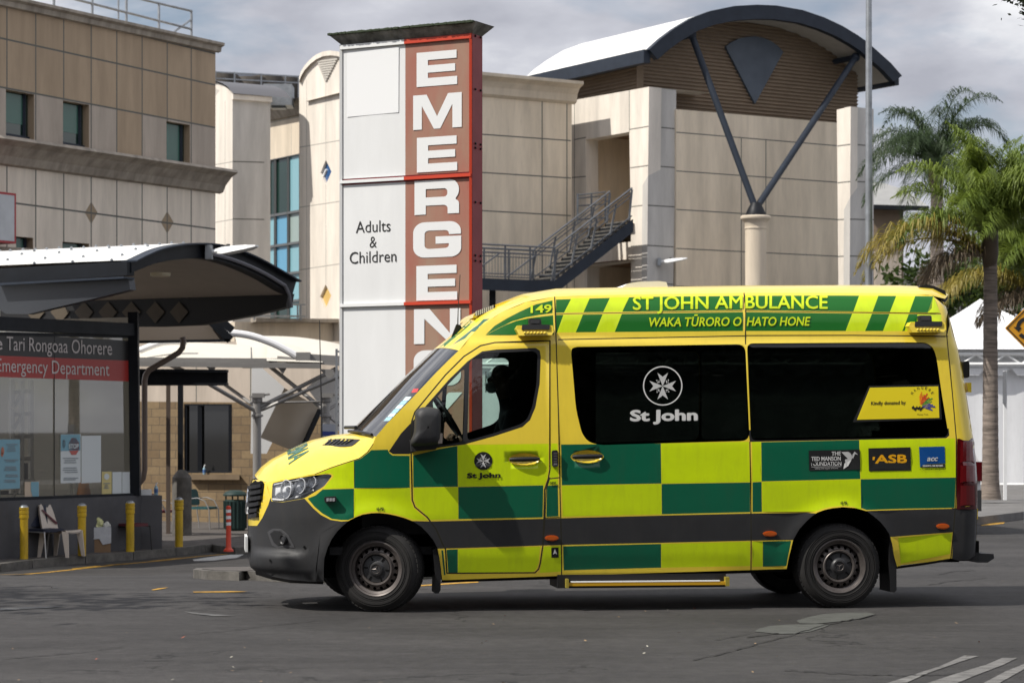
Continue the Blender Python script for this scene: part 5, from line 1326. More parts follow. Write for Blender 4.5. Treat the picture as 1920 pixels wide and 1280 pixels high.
# ---- roof things
rh_ = MB(); q = [pl_px(x, y, -.7) for x, y in [(1160, 541), (1170, 534), (1190, 530.5), (1230, 529), (1243, 531), (1246, 541)]]
rh_.prism([L3(u, -.55, w) for u, w in q], Vector((0, .75, 0))); rh_.build('roof_hatch', M['white'], amb)
lb = MB(); q = [pl_px(x, y, -.45) for x, y in [(886, 596), (889, 589), (897, 583.5), (927, 571.5), (950, 564), (972, 562), (962, 574), (931, 594)]]
lb.prism([L3(u, -.45, w) for u, w in q], Vector((0, 1.0, 0))); lbo = lb.build('light_bar', V['yellow'], amb)
ll = MB(); p0, p1 = pl_px(892, 589.5, -.43), pl_px(926.5, 577.5, -.43)
for i in range(9):
    t0, t1 = i / 9, (i + .62) / 9
    a_, b_ = [Vector((lerp(p0[0], p1[0], t), lerp(p0[1], p1[1], t))) for t in (t0, t1)]
    ll.prism([L3(a_.x, -.437, a_.y - .012), L3(b_.x, -.437, b_.y - .012), L3(b_.x, -.437, b_.y + .026), L3(a_.x, -.437, a_.y + .026)], Vector((0, -.015, 0)))
ll.build('beacon_lens', mat('beacon_lens', (.55, .57, .58), .2), lbo)
ll = MB(); ll.prism([L3(*(lambda q_: (q_[0], -.445, q_[1]))(pl_px(x, y, -.445))) for x, y in [(890, 592), (893, 583.5), (928, 571), (929, 584)]], Vector((0, -.008, 0))); ll.build('beacon_mount', M['black'], lbo)
an = MB(); b0 = on_cap(858, 622); an.tube([b0 + Vector((0, 0, .0)), b0 + Vector((.004, 0, .16)), b0 + Vector((.02, 0, .46))], [.006, .004, .003], 6)
an.prism([b0 + Vector(k) for k in [(-.06, -.02, -.07), (.04, -.02, .02), (.02, -.02, .055), (-.01, -.02, .06)]], Vector((0, .05, 0))); an.build('aerial', V['rubber'], amb)
rb = MB(); q = [pl_px(x, y, -.3) for x, y in [(1728, 541), (1736, 533.5), (1748, 531), (1762, 534), (1783, 543), (1785, 552), (1777, 550), (1752, 541)]]
rb.prism([L3(u, -.45, w) for u, w in q], Vector((0, 1.0, 0))); rb.build('reversing_camera', V['rubber'], amb)
bx_ = MB(); q = [pl_px(x, y, -.15) for x, y in [(1811, 677), (1821, 676), (1823, 680), (1823, 706), (1818, 708), (1813, 706)]]; bx_.prism([L3(u, -.22, w) for u, w in q], Vector((0, .1, 0))); bx_.build('tail_camera', V['rubber'], amb)
for ys in ((717, 735), (953, 973)):
    hg = MB(); x = 1815 if ys[0] < 900 else 1827
    q = [pl_px(a, b, -.12) for a, b in [(x, ys[0]), (x + 8, ys[0]), (x + 8, ys[1]), (x + 1, ys[1])]]; hg.prism([L3(u, -.14, w) for u, w in q], Vector((0, .06, 0)))
    hg.build('door_hinge', V['yellow'], amb)

# ---- lettering and emblems
def sv(off=.004): return lambda x, y: SV(x, y, off)
def lettering(items, m, parent, name='lettering', off=.005, mapper=None):
    for it in items:
        mb = MB(); put_text(mb, *it[:1], mapper or sv(off), *it[1:6], **(it[6] if len(it) > 6 else {})); mb.build(name, m, parent, fix=False)
B_ = dict(bold=.01, heavy=.2)
lettering([('149', 995, 586.5, 1034, 585.5, 14.5, dict(bold=.015, cuts=4, heavy=.35))], V['txtlime'], side_near)
lettering([('ST JOHN AM', 1187, 580.5, 1391.5, 577.8, 23.5, dict(bold=0, cuts=6, heavy=.75)), ('WAKA TŪRORO O', 1217, 612, 1390, 611, 16.5, dict(bold=.012, shear=.18, cuts=4, heavy=.3))], V['txtlime'], slide_n)
lettering([('BULANCE', 1398, 577.8, 1551, 578.6, 23.8, dict(bold=0, cuts=6, heavy=.75)), ('HATO HONE', 1400, 610.8, 1519, 610.3, 16.2, dict(bold=.012, shear=.18, cuts=4, heavy=.3))], V['txtlime'], side_near)
lettering([('65 PSI', 706, 956, 719, 955.8, 5.2, dict(bold=.01, heavy=.15))], V['txtblack'], side_near); lettering([('65 PSI', 1576, 944.5, 1587.5, 944.3, 5, dict(bold=.01, heavy=.15))], V['txtblack'], side_near)
lettering([('DIESEL', 1031, 907.5, 1043.5, 907, 4.4, dict(bold=.01, heavy=.15))], V['txtblack'], flap_n)
lettering([('St John', 876, 895.5, 938, 894.5, 9, dict(bold=.02, heavy=.45))], V['txtblack'], door_n)
lettering([('St John', 1182, 789, 1307.5, 787.5, 20, dict(bold=.02, heavy=1.0))], V['txtwhite'], slide_n, off=.002)
def star(cx, cy, r, m, parent, off, leaf=True):
    mb = MB()
    for k in range(4):
        a = k * math.pi / 2; c, s2 = math.cos(a), math.sin(a)
        rot = lambda x, y: (cx + (x * c - y * s2) * r, cy + (x * s2 + y * c) * r)
        mb.poly([SV(*rot(*q), off) for q in [(.02, .03), (.40, 1.0), (0, .70), (-.40, 1.0), (-.02, .03)]], 0)
        if leaf:
            for q in ((.30, .30, .09), (.44, .42, .07), (.40, .26, .05), (.26, .42, .05)): mb.poly([SV(*rot(q[0] + q[2] * math.cos(t), q[1] + q[2] * .6 * math.sin(t)), off) for t in [i * 1.0472 for i in range(6)]], 0)
    return mb.build('cross_emblem', m, parent, fix=False)
mb = MB(); mb.poly([SV(*k, .003) for k in oval(906, 863.5, 17, 17, 36)]); mb.build('emblem_disc', V['txtblack'], door_n)
star(906, 863.5, 13, V['silvertxt'], door_n, .006)
star(1242.5, 723.5, 25, V['silvertxt'], slide_n, .002)
mb = MB(); o1, o2 = oval(1242.5, 723, 37, 37, 56), oval(1242.5, 723, 34.8, 34.8, 56)
for i in range(56): mb.quad(SV(*o1[i], .002), SV(*o1[(i + 1) % 56], .002), SV(*o2[(i + 1) % 56], .002), SV(*o2[i], .002))
mb.build('emblem_ring', V['txtwhite'], slide_n)
def sticker(poly, m, parent, off=.003, name='sponsor_sign'):
    mb = MB(); patch(poly, sv(off), mb, 0, 20); return mb.build(name, m, parent)
s1 = sticker([(1516, 844.5), (1612, 842), (1613, 880), (1517, 882)], V['txtblack'], side_near)
lettering([('THE', 1559, 853.5, 1576, 853, 7, B_), ('TED MANSON', 1521, 863.6, 1576, 862.8, 7.6, B_)], V['txtwhite'], s1, off=.005)
lettering([('FOUNDATION', 1521, 872.8, 1577, 872, 7.2, dict(bold=.0)), ('Lifting the hopes of Kiwis', 1528, 879, 1571, 878.2, 2.6)], V['silvertxt'], s1, off=.005)
mb = MB()
for q in ([(1577, 847), (1590, 846.5), (1598, 858), (1590, 860)], [(1590, 846.5), (1594, 849), (1600, 858), (1597, 858)], [(1584, 861), (1598, 858), (1592, 868), (1586, 873)], [(1581, 879), (1583, 868), (1596, 862), (1590, 873)], [(1598, 852), (1602, 846), (1608.5, 852), (1603, 850.5), (1599, 860)]): mb.poly([SV(*k, .005) for k in q])
for q in ([(1521, 874.5), (1577, 873.6), (1577, 874.4), (1521, 875.3)],): mb.poly([SV(*k, .005) for k in q])
mb.build('bird_emblem', V['silvertxt'], s1, fix=False)
s2_ = sticker([(1628, 840), (1707, 838), (1708, 881.5), (1629, 883)], V['txtblack'], side_near)
lettering([('ASB', 1641, 868, 1700, 867, 15, dict(bold=.012, heavy=.8))], V['gold'], s2_, off=.005)
mb = MB(); mb.poly([SV(*k, .0055) for k in [(1636, 856), (1640.5, 856), (1639, 862), (1635.8, 862)]]); mb.build('brand_tick', V['gold'], s2_, fix=False)
s3 = sticker([(1723, 837.5), (1771, 836.5), (1772, 868), (1740, 869), (1731, 871), (1725, 876)], V['blue'], side_near)
mb = MB(); patch([(1725, 876), (1731, 871.6), (1740, 869.6), (1772, 868.6), (1772, 876)], sv(.003), mb, 0, 20); mb.build('sponsor_strip', V['txtblack'], s3)
lettering([('acc', 1738, 864, 1758, 863.6, 9.5, dict(bold=.01, shear=.25, heavy=.4)), ('PREVENTION. CARE. RECOVERY.', 1730, 874.6, 1768, 874.2, 3, B_)], V['txtwhite'], s3, off=.006)
lettering([('Te Kaporeihana Awhina Hunga Whara', 1724, 880.5, 1773, 880, 2.6)], V['txtblack'], s3)
s4 = sticker([(1629, 723), (1761, 720.5), (1766, 786), (1599, 791)], V['txtblack'], pw_r, off=.001, name='donor_sign')
s5 = sticker([(1631, 726.5), (1759, 724), (1761, 783), (1606.5, 786.5)], mat('donor_yellow', srgb(228, 208, 30), .4), s4, off=.0025, name='donor_panel')
lettering([('Kindly donated by', 1633, 759, 1698, 757.5, 6.8, dict(bold=.018))], V['txtblack'], s5, off=.0045)
mb = MB()
for i, ch in enumerate('MANGERE'):
    a = R(152 - i * 20.5); cx, cy = 1729 + 19 * math.cos(a), 746 - 17 * math.sin(a); tmp = MB(); put_text(tmp, ch, lambda x, y: Vector((x, y, 0)), -1.9, 0, 1.9, 0, 5.0)
    ro_ = math.pi / 2 - a
    mb.add([SV(cx + v.x * math.cos(ro_) - v.y * math.sin(ro_), cy + v.x * math.sin(ro_) + v.y * math.cos(ro_), .0045) for v in tmp.v], tmp.f)
mb.build('lettering', V['txtblack'], s5, fix=False)
mb = MB(); put_text(mb, 'Market Trust', sv(.0045), 1720, 778, 1740, 777.5, 2.6); mb.build('lettering', V['txtblack'], s5, fix=False); mb = MB()
for t in range(7):
    a = 1709 + t * 3; mb.poly([SV(*k, .0045) for k in [(a, 763 + (t % 3) * 2), (a + 4, 760 + (t % 2) * 3), (a + 5, 764 + (t % 2) * 3), (a + 1, 767 + (t % 3) * 2)]])
mb.build('flax_mark', V['txtblack'], s5, fix=False)
for cname, col, a0, a1 in (('orange', (235, 120, 20), 95, 75), ('red', (210, 40, 30), 78, 45), ('green', (40, 140, 60), 48, 22), ('blue', (60, 60, 150), 20, -20)):
    mb = MB(); n = 5
    for i in range(n):
        a = R(lerp(a0, a1, (i + .5) / n)); da = R(abs(a1 - a0) / n * .36); l = 20 + 4 * ((i * 7) % 3)
        mb.poly([SV(1725 + r * math.cos(a + d), 762 - r * math.sin(a + d), .0045) for r, d in ((4, -da * .6), (l, -da), (l, da), (4, da * .6))])
    mb.build('ray_fan', mat('fan_' + cname, srgb(*col), .5), s5, fix=False)
s6 = sticker([(1033.5, 1026), (1047, 1025.5), (1047.5, 1044.5), (1034, 1045)], V['txtblack'], side_near, name='height_sticker')
mb = MB(); mb.poly([SV(*k, .005) for k in [(1036.5, 1039), (1040.3, 1028), (1044.5, 1039), (1041, 1036.5)]]); mb.build('sticker_mark', V['silvertxt'], s6, fix=False)

# ---- cab interior
ci = MB()
bu = pl_px(1036, 800, -.6)[0]
vbox(ci, bu + .25, bu + .29, -.22, -1.68, .45, 2.25); vbox(ci, -.35, bu + .3, -.14, -1.76, .44, .50)
ci.build('cab_floor', V['trim'], amb)
ci = MB(); d0 = pl_px(770, 830, -.9)
ci.prism([L3(*(k[0], -.12, k[1])) for k in [(-.1, .6), (-.1, 1.28), (.12, 1.31), (.42, 1.26), (.50, 1.16), (.46, .6)]], Vector((0, 1.66, 0))); ci.build('dashboard', V['trim'], amb)
for v in (-.38, -1.40):
    se = MB(); ub_ = pl_px(985, 800, -1.4)[0]
    pr = lambda q, v0, w_: se.prism([L3(a_, v0 + w_ / 2, b_) for a_, b_ in q], Vector((0, w_, 0)))
    pr(rounded([(ub_ - .48, .98), (ub_ - .46, .86), (ub_ + .08, .82), (ub_ + .10, .98)], .06), v, .48)
    pr(rounded([(ub_ - .02, .95), (ub_ + .12, .92), (ub_ + .30, 1.62), (ub_ + .18, 1.64)], .06), v, .46)
    se.build('seat', V['trim'], amb)
    hd = MB()
    hd.prism([L3(a_, v + .13, b_) for a_, b_ in rounded([(ub_ + .20, 1.64), (ub_ + .30, 1.63), (ub_ + .33, 1.80), (ub_ + .24, 1.82)], .05)], Vector((0, .26, 0))); hd.build('headrest', V['trim'], amb)
sw = MB(); u0, w0 = pl_px(838, 779, -1.35); c = L3(u0, -1.38, w0); axw = Vector((-.85, 0, -.55)).normalized()
a1 = Vector((0, 1, 0)); a2 = axw.cross(a1)
sw.tube([c + (a1 * math.cos(t) + a2 * math.sin(t)) * .20 for t in [i * 2 * math.pi / 32 for i in range(33)]], .017, 10, cap=False)
sw.bar(c - a1 * .19, c + a1 * .19, .05, .02); sw.tube([c, c + axw * .35], .04); sw.build('steering_wheel', V['rubber'], amb, smooth=True)
# ================================================================== EMERGENCY PYLON SIGN
es = thing('pylon_sign', 'tall rusty red and white EMERGENCY pylon sign for adults and children', 'sign', P(800, 1000, 28 * KD))
pE = PlaneV(885, 28 * KD, -7400, 640)
DP = .24
M['signred'] = mat('faded_red_face', (.33, .11, .078), .5, var=.0, vscale=1.5, col2=(.31, .215, .15, 1), stretch=(1.5, 1.5, .45))
M['signredside'] = mat('dark_red_paint', (.24, .012, .015), .45, var=.12, vscale=4); M['signredbar'] = mat('bright_red_trim', (.55, .05, .018), .45)
M['signwhite'] = mat('aged_white_face', (.72, .73, .735), .5, var=.06, vscale=1.6, stretch=(2, 2, .4)); M['letterwhite'] = mat('white_sign_letter', (.74, .75, .755), .45)
tL, tR = pE.tz(640, 500)[0], pE.tz(885, 500)[0]
zT = pE.tz(885, 63)[1]; zB = -.3
bm_ = MB(); bm_.hexa([pE.at(tL, zB, -DP), pE.at(tR, zB, -DP), pE.at(tR, zB, -.006), pE.at(tL, zB, -.006), pE.at(tL, zT, -DP), pE.at(tR, zT, -DP), pE.at(tR, zT, -.006), pE.at(tL, zT, -.006)]); bm_.build('cabinet', M['signredside'], es)
tm = pE.tz(760, 500)[0]
def face(t0, t1, za, zb, m, name, bulge=.006):
    mb = MB(); rows = []
    for i in range(9):
        z = lerp(za, zb, i / 8); rows.append([pE.at(lerp(t0, t1, k / 6), z, .0 + bulge * math.sin(math.pi * k / 6) * math.sin(math.pi * i / 8)) for k in range(7)])
    mb.grid(rows); return mb.build(name, m, es, smooth=True)
rowsz = [(zT - .02, pE.tz(640, 336)[1] + .0), (pE.tz(640, 348)[1], pE.tz(640, 570)[1]), (pE.tz(640, 576)[1], zB)]
for za, zb in rowsz:
    face(tL + .012 * (1 if tR > tL else -1), tm, za, zb, M['signwhite'], 'white_panel'); face(tm, tR, za, zb, M['signred'], 'red_panel')
sg = 1 if tR > tL else -1
tb_ = MB(); wb_ = MB()
for (za, zb), (zc2, zd) in zip(rowsz, rowsz[1:]):
    m_ = (zb + zc2) / 2
    tb_.bar(pE.at(tm, m_, .02), pE.at(tR, m_, .02), .03, .036); wb_.bar(pE.at(tL, m_, .018), pE.at(tm, m_, .018), .03, .034)
tb_.bar(pE.at(tm, zT - .03, .015), pE.at(tR, zT - .03, .015), .03, .05)
for t in (tR - .012 * sg,): tb_.bar(pE.at(t, zB, .012), pE.at(t, zT, .012), .03, .03)
tb_.build('red_trim', M['signredbar'], es)
wb_.bar(pE.at(tL, zB, .01), pE.at(tL, zT, .01), .03, .03); wb_.bar(pE.at(tL, zT - .03, .014), pE.at(tm, zT - .03, .014), .03, .05); wb_.build('white_trim', M['white'], es)
sp_ = MB(); a_ = [pE.tz(x, y) for x, y in ((651.5, 100), (748.5, 89), (748, 211), (651.5, 220))]; sp_.poly([pE.at(t, z, .009) for t, z in a_]); sp_.build('blank_panel', mat('blank_white', (.80, .81, .82), .45), es)
bo = MB()
for y in (66, 166, 268, 276, 378, 478, 488, 590):
    for k in (.3, .8): bo.ball(pE.at(tR + .004 * sg, pE.tz(885, y)[1], -DP * k), .014, 4)
bo.build('bolts', M['charcoal'], es)
# cap
cp = MB(); o = .10
lo = [(tL, -DP), (tR, -DP), (tR, 0), (tL, 0)]; hi = [(tL - o * sg * 1.2, -DP - o), (tR + o * sg, -DP - o), (tR + o * sg, o), (tL - o * sg * 1.2, o)]
zc3 = zT + .002
cp.hexa([pE.at(t, zc3, q) for t, q in lo] + [pE.at(t, zc3 + .115, q) for t, q in hi])
cp.build('cap', mat('mossy_cap', (.33, .33, .31), .85, vscale=6, col2=(.05, .048, .038, 1), stretch=(1, 1, .6), bump=.3), es)
ms = MB(); rnd = random.Random(3)
for i in range(240):
    t = lerp(hi[0][0], hi[1][0], rnd.random()); s_ = rnd.uniform(.008, .028); p = pE.at(t, zc3 + .113, o * rnd.uniform(.9, 1.02)); ms.ball(p, s_, 3, 0, (1.6, 1, .8))
ms.build('moss', mat('moss', (.045, .06, .035), .95), es)
# letters
def rrect(x0, y0, x1, y1, r, corners='1111', n=6):
    pts = []
    for (cx, cy, a0), on in zip(((x1 - r, y1 - r, 0), (x0 + r, y1 - r, 90), (x0 + r, y0 + r, 180), (x1 - r, y0 + r, 270)), corners):
        if on == '1': pts += [(cx + r * math.cos(R(a0 + 90 * i / n)), cy + r * math.sin(R(a0 + 90 * i / n))) for i in range(n + 1)]
        else: pts.append(((x1 if a0 in (0, 270) else x0), (y1 if a0 in (0, 90) else y0)))
    return pts
GL = {}
GL['E'] = [[(0, 0), (1, 0), (1, .24), (.28, .24), (.28, .395), (.95, .395), (.95, .61), (.28, .61), (.28, .765), (.985, .765), (.985, 1), (0, 1)]]
GL['M'] = [[(0, 0), (.18, 0), (.18, .68), (.43, .0), (.56, 0), (.81, .68), (.81, 0), (1, 0), (1, 1), (.72, 1), (.495, .36), (.28, 1), (0, 1)]]
GL['N'] = [[(0, 0), (.225, 0), (.225, .72), (.78, 0), (1, 0), (1, 1), (.775, 1), (.775, .30), (.34, 1), (0, 1)]]
GL['Y'] = [[(.37, 0), (.63, 0), (.63, .40), (1, 1), (.72, 1), (.5, .60), (.28, 1), (0, 1), (.37, .40)]]
def arcq(cx, cy, rx, ry, a0, a1, n=8): return [(cx + rx * math.cos(R(lerp(a0, a1, i / n))), cy + ry * math.sin(R(lerp(a0, a1, i / n)))) for i in range(n + 1)]
GL['R'] = [[(0, 0), (.255, 0), (.255, .26)] + arcq(.64, .16, .105, .10, 90, 0) + [(.745, .0), (1, 0), (1, .24)] + arcq(.90, .27, .10, .14, 0, 75)[1:] + arcq(.80, .69, .20, .31, -50, 90) + [(0, 1)]]
GL['R_hole'] = [(.255, .50), (.255, .745)] + arcq(.66, .645, .08, .10, 90, 0) + arcq(.66, .60, .08, .10, 0, -90)
GL['C'] = [arcq(.24, .30, .24, .30, 180, 270) + arcq(.76, .28, .24, .28, 270, 360) + [(1, .38), (.75, .38)] + arcq(.66, .33, .09, .09, 0, -90) + arcq(.34, .34, .10, .10, 270, 180) + arcq(.34, .66, .10, .10, 180, 90) + arcq(.66, .67, .09, .09, 90, 0) + [(.75, .62), (1, .62)] + arcq(.76, .72, .24, .28, 0, 90) + arcq(.24, .70, .24, .30, 90, 180)]
GL['G'] = [arcq(.24, .30, .24, .30, 180, 270) + arcq(.78, .25, .22, .25, 270, 360) + [(1, .585), (.47, .585), (.47, .38), (.745, .38)] + arcq(.66, .335, .085, .085, 0, -90) + arcq(.34, .34, .10, .10, 270, 180) + arcq(.34, .66, .10, .10, 180, 90) + arcq(.66, .67, .085, .085, 90, 0) + [(.75, .635), (.995, .635)] + arcq(.76, .72, .235, .28, 0, 90) + arcq(.24, .70, .24, .30, 90, 180)]
lm = []
for ch, xl_, xr_, yt, yb in (('E', 782, 858, 100, 164), ('M', 775.5, 866.5, 180, 244.5), ('E', 782.5, 858, 259, 324), ('R', 778, 861.5, 340, 403.5), ('G', 775.5, 865.5, 418, 484), ('E', 781.5, 858, 499, 564), ('N', 777, 864, 580, 645), ('C', 776.5, 865, 657, 723), ('Y', 775, 868, 736, 801)):
    t0, z1 = pE.tz(xl_, yt); t1 = pE.tz(xr_, yb)[0]; z0 = pE.tz(xl_, yb)[1]
    mp = lambda u, v: pE.at(lerp(t0, t1, u), lerp(z0, z1, v), .010)
    mb = MB()
    if ch == 'R':
        o_ = GL['R'][0]; hl_ = GL['R_hole']; vs, fs = cdt([o_, hl_]); 
        ff_ = [f for f in fs if pip((sum(vs[i].x for i in f) / 3, sum(vs[i].y for i in f) / 3), o_) and not pip((sum(vs[i].x for i in f) / 3, sum(vs[i].y for i in f) / 3), hl_)]
        mb.add([mp(v.x, v.y) for v in vs], [tuple(f) for f in ff_])
    else: mb.poly([mp(*k) for k in GL[ch][0]])
    mb.build('letter', M['letterwhite'], es, fix=False)
tx = MB(); tmap = lambda x, y: pE.px(x, y, .009)
put_text(tx, 'Adults', tmap, 667, 437, 732, 433.5, 21.5); put_text(tx, '&', tmap, 693, 464.5, 706.5, 463.8, 21); put_text(tx, 'Children', tmap, 655.5, 494.5, 743, 490, 21.5)
tx.build('lettering', M['black'], es, fix=False)
# ================================================================== EMERGENCY ENTRANCE
en = thing('entrance_building', 'emergency department entrance with glass front and black curved canopy at the left', 'building', P(150, 1040, 44 * KD))
pN = PlaneV(255, 44.6 * KD, XL, 0)          # glass front
bl = G(45, 1047, PZ); 
XP = 960 - F * F / (XL - 960) * 1.0          # direction square to the front
M['lowwall'] = mat('dark_grey_render', (.075, .075, .082), .7, var=.2, vscale=2, grime=.35); M['edglass'] = glass_mat('front_glass', (.85, .88, .85), .62, 1.0, 2.3)
M['edblack'] = mat('black_banner', (.012, .011, .011), .3); M['edred'] = mat('red_banner', (.36, .028, .022), .3); M['edtext'] = mat('banner_lettering', (.55, .50, .48), .4)
lw = MB(); z0 = PZ - .05; ta = pN.tz(-140, 940)[0]; tb = pN.tz(256, 929)[0]; zw = pN.tz(244, 928.5)[1]
lw.hexa([pN.at(ta, z0, -.2), pN.at(tb, z0, -.2), pN.at(tb, z0, .1), pN.at(ta, z0, .1), pN.at(ta, zw, -.2), pN.at(tb, zw, -.2), pN.at(tb, zw, .1), pN.at(ta, zw, .1)]); lw.build('low_wall', M['lowwall'], en)
lw = MB(); q0 = pN.at(tb, 0, .1); wd = (P(297, 0, q0.y * 1.0) - P(257, 0, q0.y)).x; aw_ = Vector((1, -.10, 0)).normalized()
pp = [q0 + Vector((0, 0, z0)), q0 + aw_ * wd + Vector((0, 0, z0)), q0 + aw_ * wd + Vector((-.25, .7, z0)), q0 + Vector((-.25, .7, z0))]
lw.hexa(pp + [p + Vector((0, 0, zw - z0)) for p in pp]); lw.build('pier', mat('mid_grey_render', (.115, .115, .122), .7, var=.12, vscale=2), en)
gp = MB(); gp.poly([pN.px(x, y) for x, y in [(-140, 596), (243, 622), (243, 929), (-140, 945)]]); glo = gp.build('glazing', M['edglass'], en)
fr = MB(); fr.bar(pN.px(250, 585, .05), pN.at(pN.tz(250, 900)[0], zw, .05), .17, .17); fr.bar(pN.px(-140, 600, .05), pN.px(250, 618, .05), .14, .22); fr.bar(pN.px(-140, 941, .03), pN.px(250, 927, .03), .1, .06); fr.bar(pN.px(-140, 622, .02), pN.px(250, 631, .02), .06, .05); fr.build('glazing_frame', M['charcoal'], en)
fr = MB(); fr.bar(pN.px(102, 612, .01), pN.px(102, 935, .01), .012, .012); fr.build('glass_joint', M['black'], en)
bn = MB(); bn.poly([pN.px(x, y, .012) for x, y in [(-140, 617), (241, 638.5), (241, 676), (-140, 661)]]); b1 = bn.build('banner', M['edblack'], en)
bn = MB(); bn.poly([pN.px(x, y, .012) for x, y in [(-140, 661), (244, 676.2), (245, 715), (-140, 701.5)]]); b2 = bn.build('banner', M['edred'], en)
tn = lambda x, y: pN.px(x, y, .02)
tx = MB(); put_text(tx, 'Te', tn, -34, 653.7, 4.5, 655.5, 25.5); put_text(tx, 'Tari Rongoaa Ohorere', tn, 12.5, 656, 210, 665.4, 25.5); tx.build('lettering', M['edtext'], b1, fix=False)
tx = MB(); put_text(tx, 'Emergency Department', tn, -6, 696.2, 205, 704.2, 24.5); tx.build('lettering', M['edtext'], b2, fix=False)
# room behind the glass
rm = MB(); fl_z = PZ + .05
rm.quad(pN.at(ta, fl_z, -.2), pN.at(tb, fl_z, -.2), pN.at(tb, fl_z, -5), pN.at(ta, fl_z, -5)); rm.quad(pN.at(ta, fl_z, -5), pN.at(tb, fl_z, -5), pN.at(tb, 3.4, -5), pN.at(ta, 3.4, -5))
rm.quad(pN.at(tb - .1, fl_z, -5), pN.at(tb - .1, fl_z, -.2), pN.at(tb - .1, 3.4, -.2), pN.at(tb - .1, 3.4, -5)); rm.quad(pN.at(ta, 3.2, -5), pN.at(tb, 3.2, -5), pN.at(tb, 3.2, -.1), pN.at(ta, 3.2, -.1)); rm.build('room', mat('room_wall', (.58, .55, .49), .8), en)
# tube steel lattice seen in the glass at the left
lt_ = MB()
for x in (22, 40, 58): lt_.tube([pN.px(x, 712, -.5), pN.px(x, 925, -.5)], .05, 6)
for i in range(5): y = 735 + i * 42; lt_.tube([pN.px(22, y, -.5), pN.px(58, y - 2, -.5)], .035, 6); lt_.tube([pN.px(24, y + 30, -.45), pN.px(40, y + 2, -.45)], .03, 6)
lt_.build('lattice_column', mat('lattice_steel', (.35, .33, .30), .4, .4), en)
def chairlet(x, y, m, label):
    o = thing('waiting_chair', label, 'chair', pN.px(x, y, -1.2)); mb = MB(); c = pN.px(x, y, -1.2); mb.box(c + Vector((0, 0, .02)), (.5, .5, .06)); mb.box(c + Vector((-.1, .24, .3)), (.48, .06, .45)); mb.build('seat', m, o)
    mb = MB(); mb.tube([c + Vector((-.25, -.25, -.45)), c + Vector((-.25, -.25, .2)), c + Vector((-.25, .25, .22))], .02, 6); mb.tube([c + Vector((.25, -.25, -.45)), c + Vector((.25, -.25, .2)), c + Vector((.25, .25, .22))], .02, 6); mb.build('frame', M['galv'], o)
chairlet(32, 925, M['charcoal'], 'dark waiting chair behind the glass at the far left')
chairlet(185, 922, M['charcoal'], 'dark waiting chair behind the glass beside the orange cone')
cn = thing('warning_cone', 'orange warning cone standing inside behind the glass', 'cone', pN.px(157, 932, -.6))
c = pN.px(157, 932, -.6); mb = MB(); mb.lathe([(.14, 0), (.13, .02), (.07, .36), (.065, .36), (.001, .36)], c=c, n=16); mb.build('body', mat('cone_orange', (.55, .20, .02), .5), cn); mb = MB(); mb.lathe([(.16, -.02), (.16, .01), (.13, .012)], c=c, n=4); mb.build('base', mat('cone_base', (.45, .15, .02), .5), cn)
# posters on the glass
def poster(q, m, label, kids=()):
    o = MB(); o.prism([pN.px(x, y, .008) for x, y in q], pN.n * .004); ob = o.build('poster', m, org=pN.px(*q[0])); tag(ob, label, 'poster', 'paper notices on the entrance glass'); ob['_w'] = tuple(pN.px(*q[0]))
    for nm, m2, polys, texts in kids:
        mb = MB()
        for p_ in polys: mb.poly([pN.px(x, y, .017 if nm != 'notice_text' else .021) for x, y in p_])
        for t in texts: put_text(mb, t[0], lambda x, y: pN.px(x, y, .024), *t[1:])
        mb.build(nm, m2, ob, fix=False)
    return ob
pbl = mat('pale_blue_paper', (.19, .37, .45), .6); ppw = mat('white_paper', (.62, .66, .66), .6); psr = mat('stop_red', (.48, .12, .10), .6); pgy = mat('grey_print', (.22, .25, .27), .7); psk = mat('poster_skin', (.42, .16, .10), .6); pye = mat('yellow_paper', (.62, .52, .22), .6)
octg = [(138.5 + 10.5 * math.cos(R(22.5 + 45 * k)), 836.5 + 17 * math.sin(R(22.5 + 45 * k))) for k in range(8)]
lines = lambda x0, x1, ys, h=1.3: [[(x0 + (i * 3) % 4, y), (x1 - (i * 5) % 6, y - .2), (x1 - (i * 5) % 6, y + h), (x0 + (i * 3) % 4, y + h)] for i, y in enumerate(ys)]
poster([(113.5, 814), (151, 813.5), (151, 904.5), (113.5, 905.5)], ppw, 'notice with a red stop octagon above small print, taped to the glass', [('picture_panel', pbl, [[(114, 814.5), (150.5, 814), (150.5, 844), (114, 845)]], []), ('stop_sign', psr, [octg], []), ('hand', psk, [oval(119.5, 832, 3, 9, 8)], []), ('notice_text', pgy, lines(118, 147, [858, 862, 866, 876, 880, 884, 895, 898]), []), ('stop_text', ppw, [], [('STOP', 129, 841, 147.5, 840.5, 9, .03)])])
poster([(152.5, 816.5), (189, 816), (189, 903.5), (152.5, 905.5)], ppw, 'plain white sheet taped to the glass beside the stop notice')
poster([(-20, 823), (37, 823.5), (37, 915), (-20, 918)], pbl, 'pale blue notice with lines of print at the left edge of the glass', [('hand', psk, [oval(5, 845, 3, 8, 8), oval(4, 851, 2.5, 5, 8)], []), ('notice_text', pgy, lines(12, 33, [832, 836, 840, 844]) + lines(8, 34, [861, 864, 874, 877, 880, 889, 892, 899, 902]), [])])
poster([(191, 884), (209, 883.5), (209, 927.5), (191, 928.5)], pye, 'small yellow notice low on the glass near the corner post', [('notice_text', pgy, lines(194, 207, [905, 908, 911, 914]), []), ('drawing', ppw, [oval(200, 893, 5, 6, 10)], [])])
poster([(210.5, 884.5), (228, 884), (228, 927), (210.5, 928)], ppw, 'white sheet low on the glass next to the yellow notice')
poster([(229, 884.5), (243.5, 884), (243.5, 926.5), (229, 927)], ppw, 'white sheet low on the glass touching the black corner post')
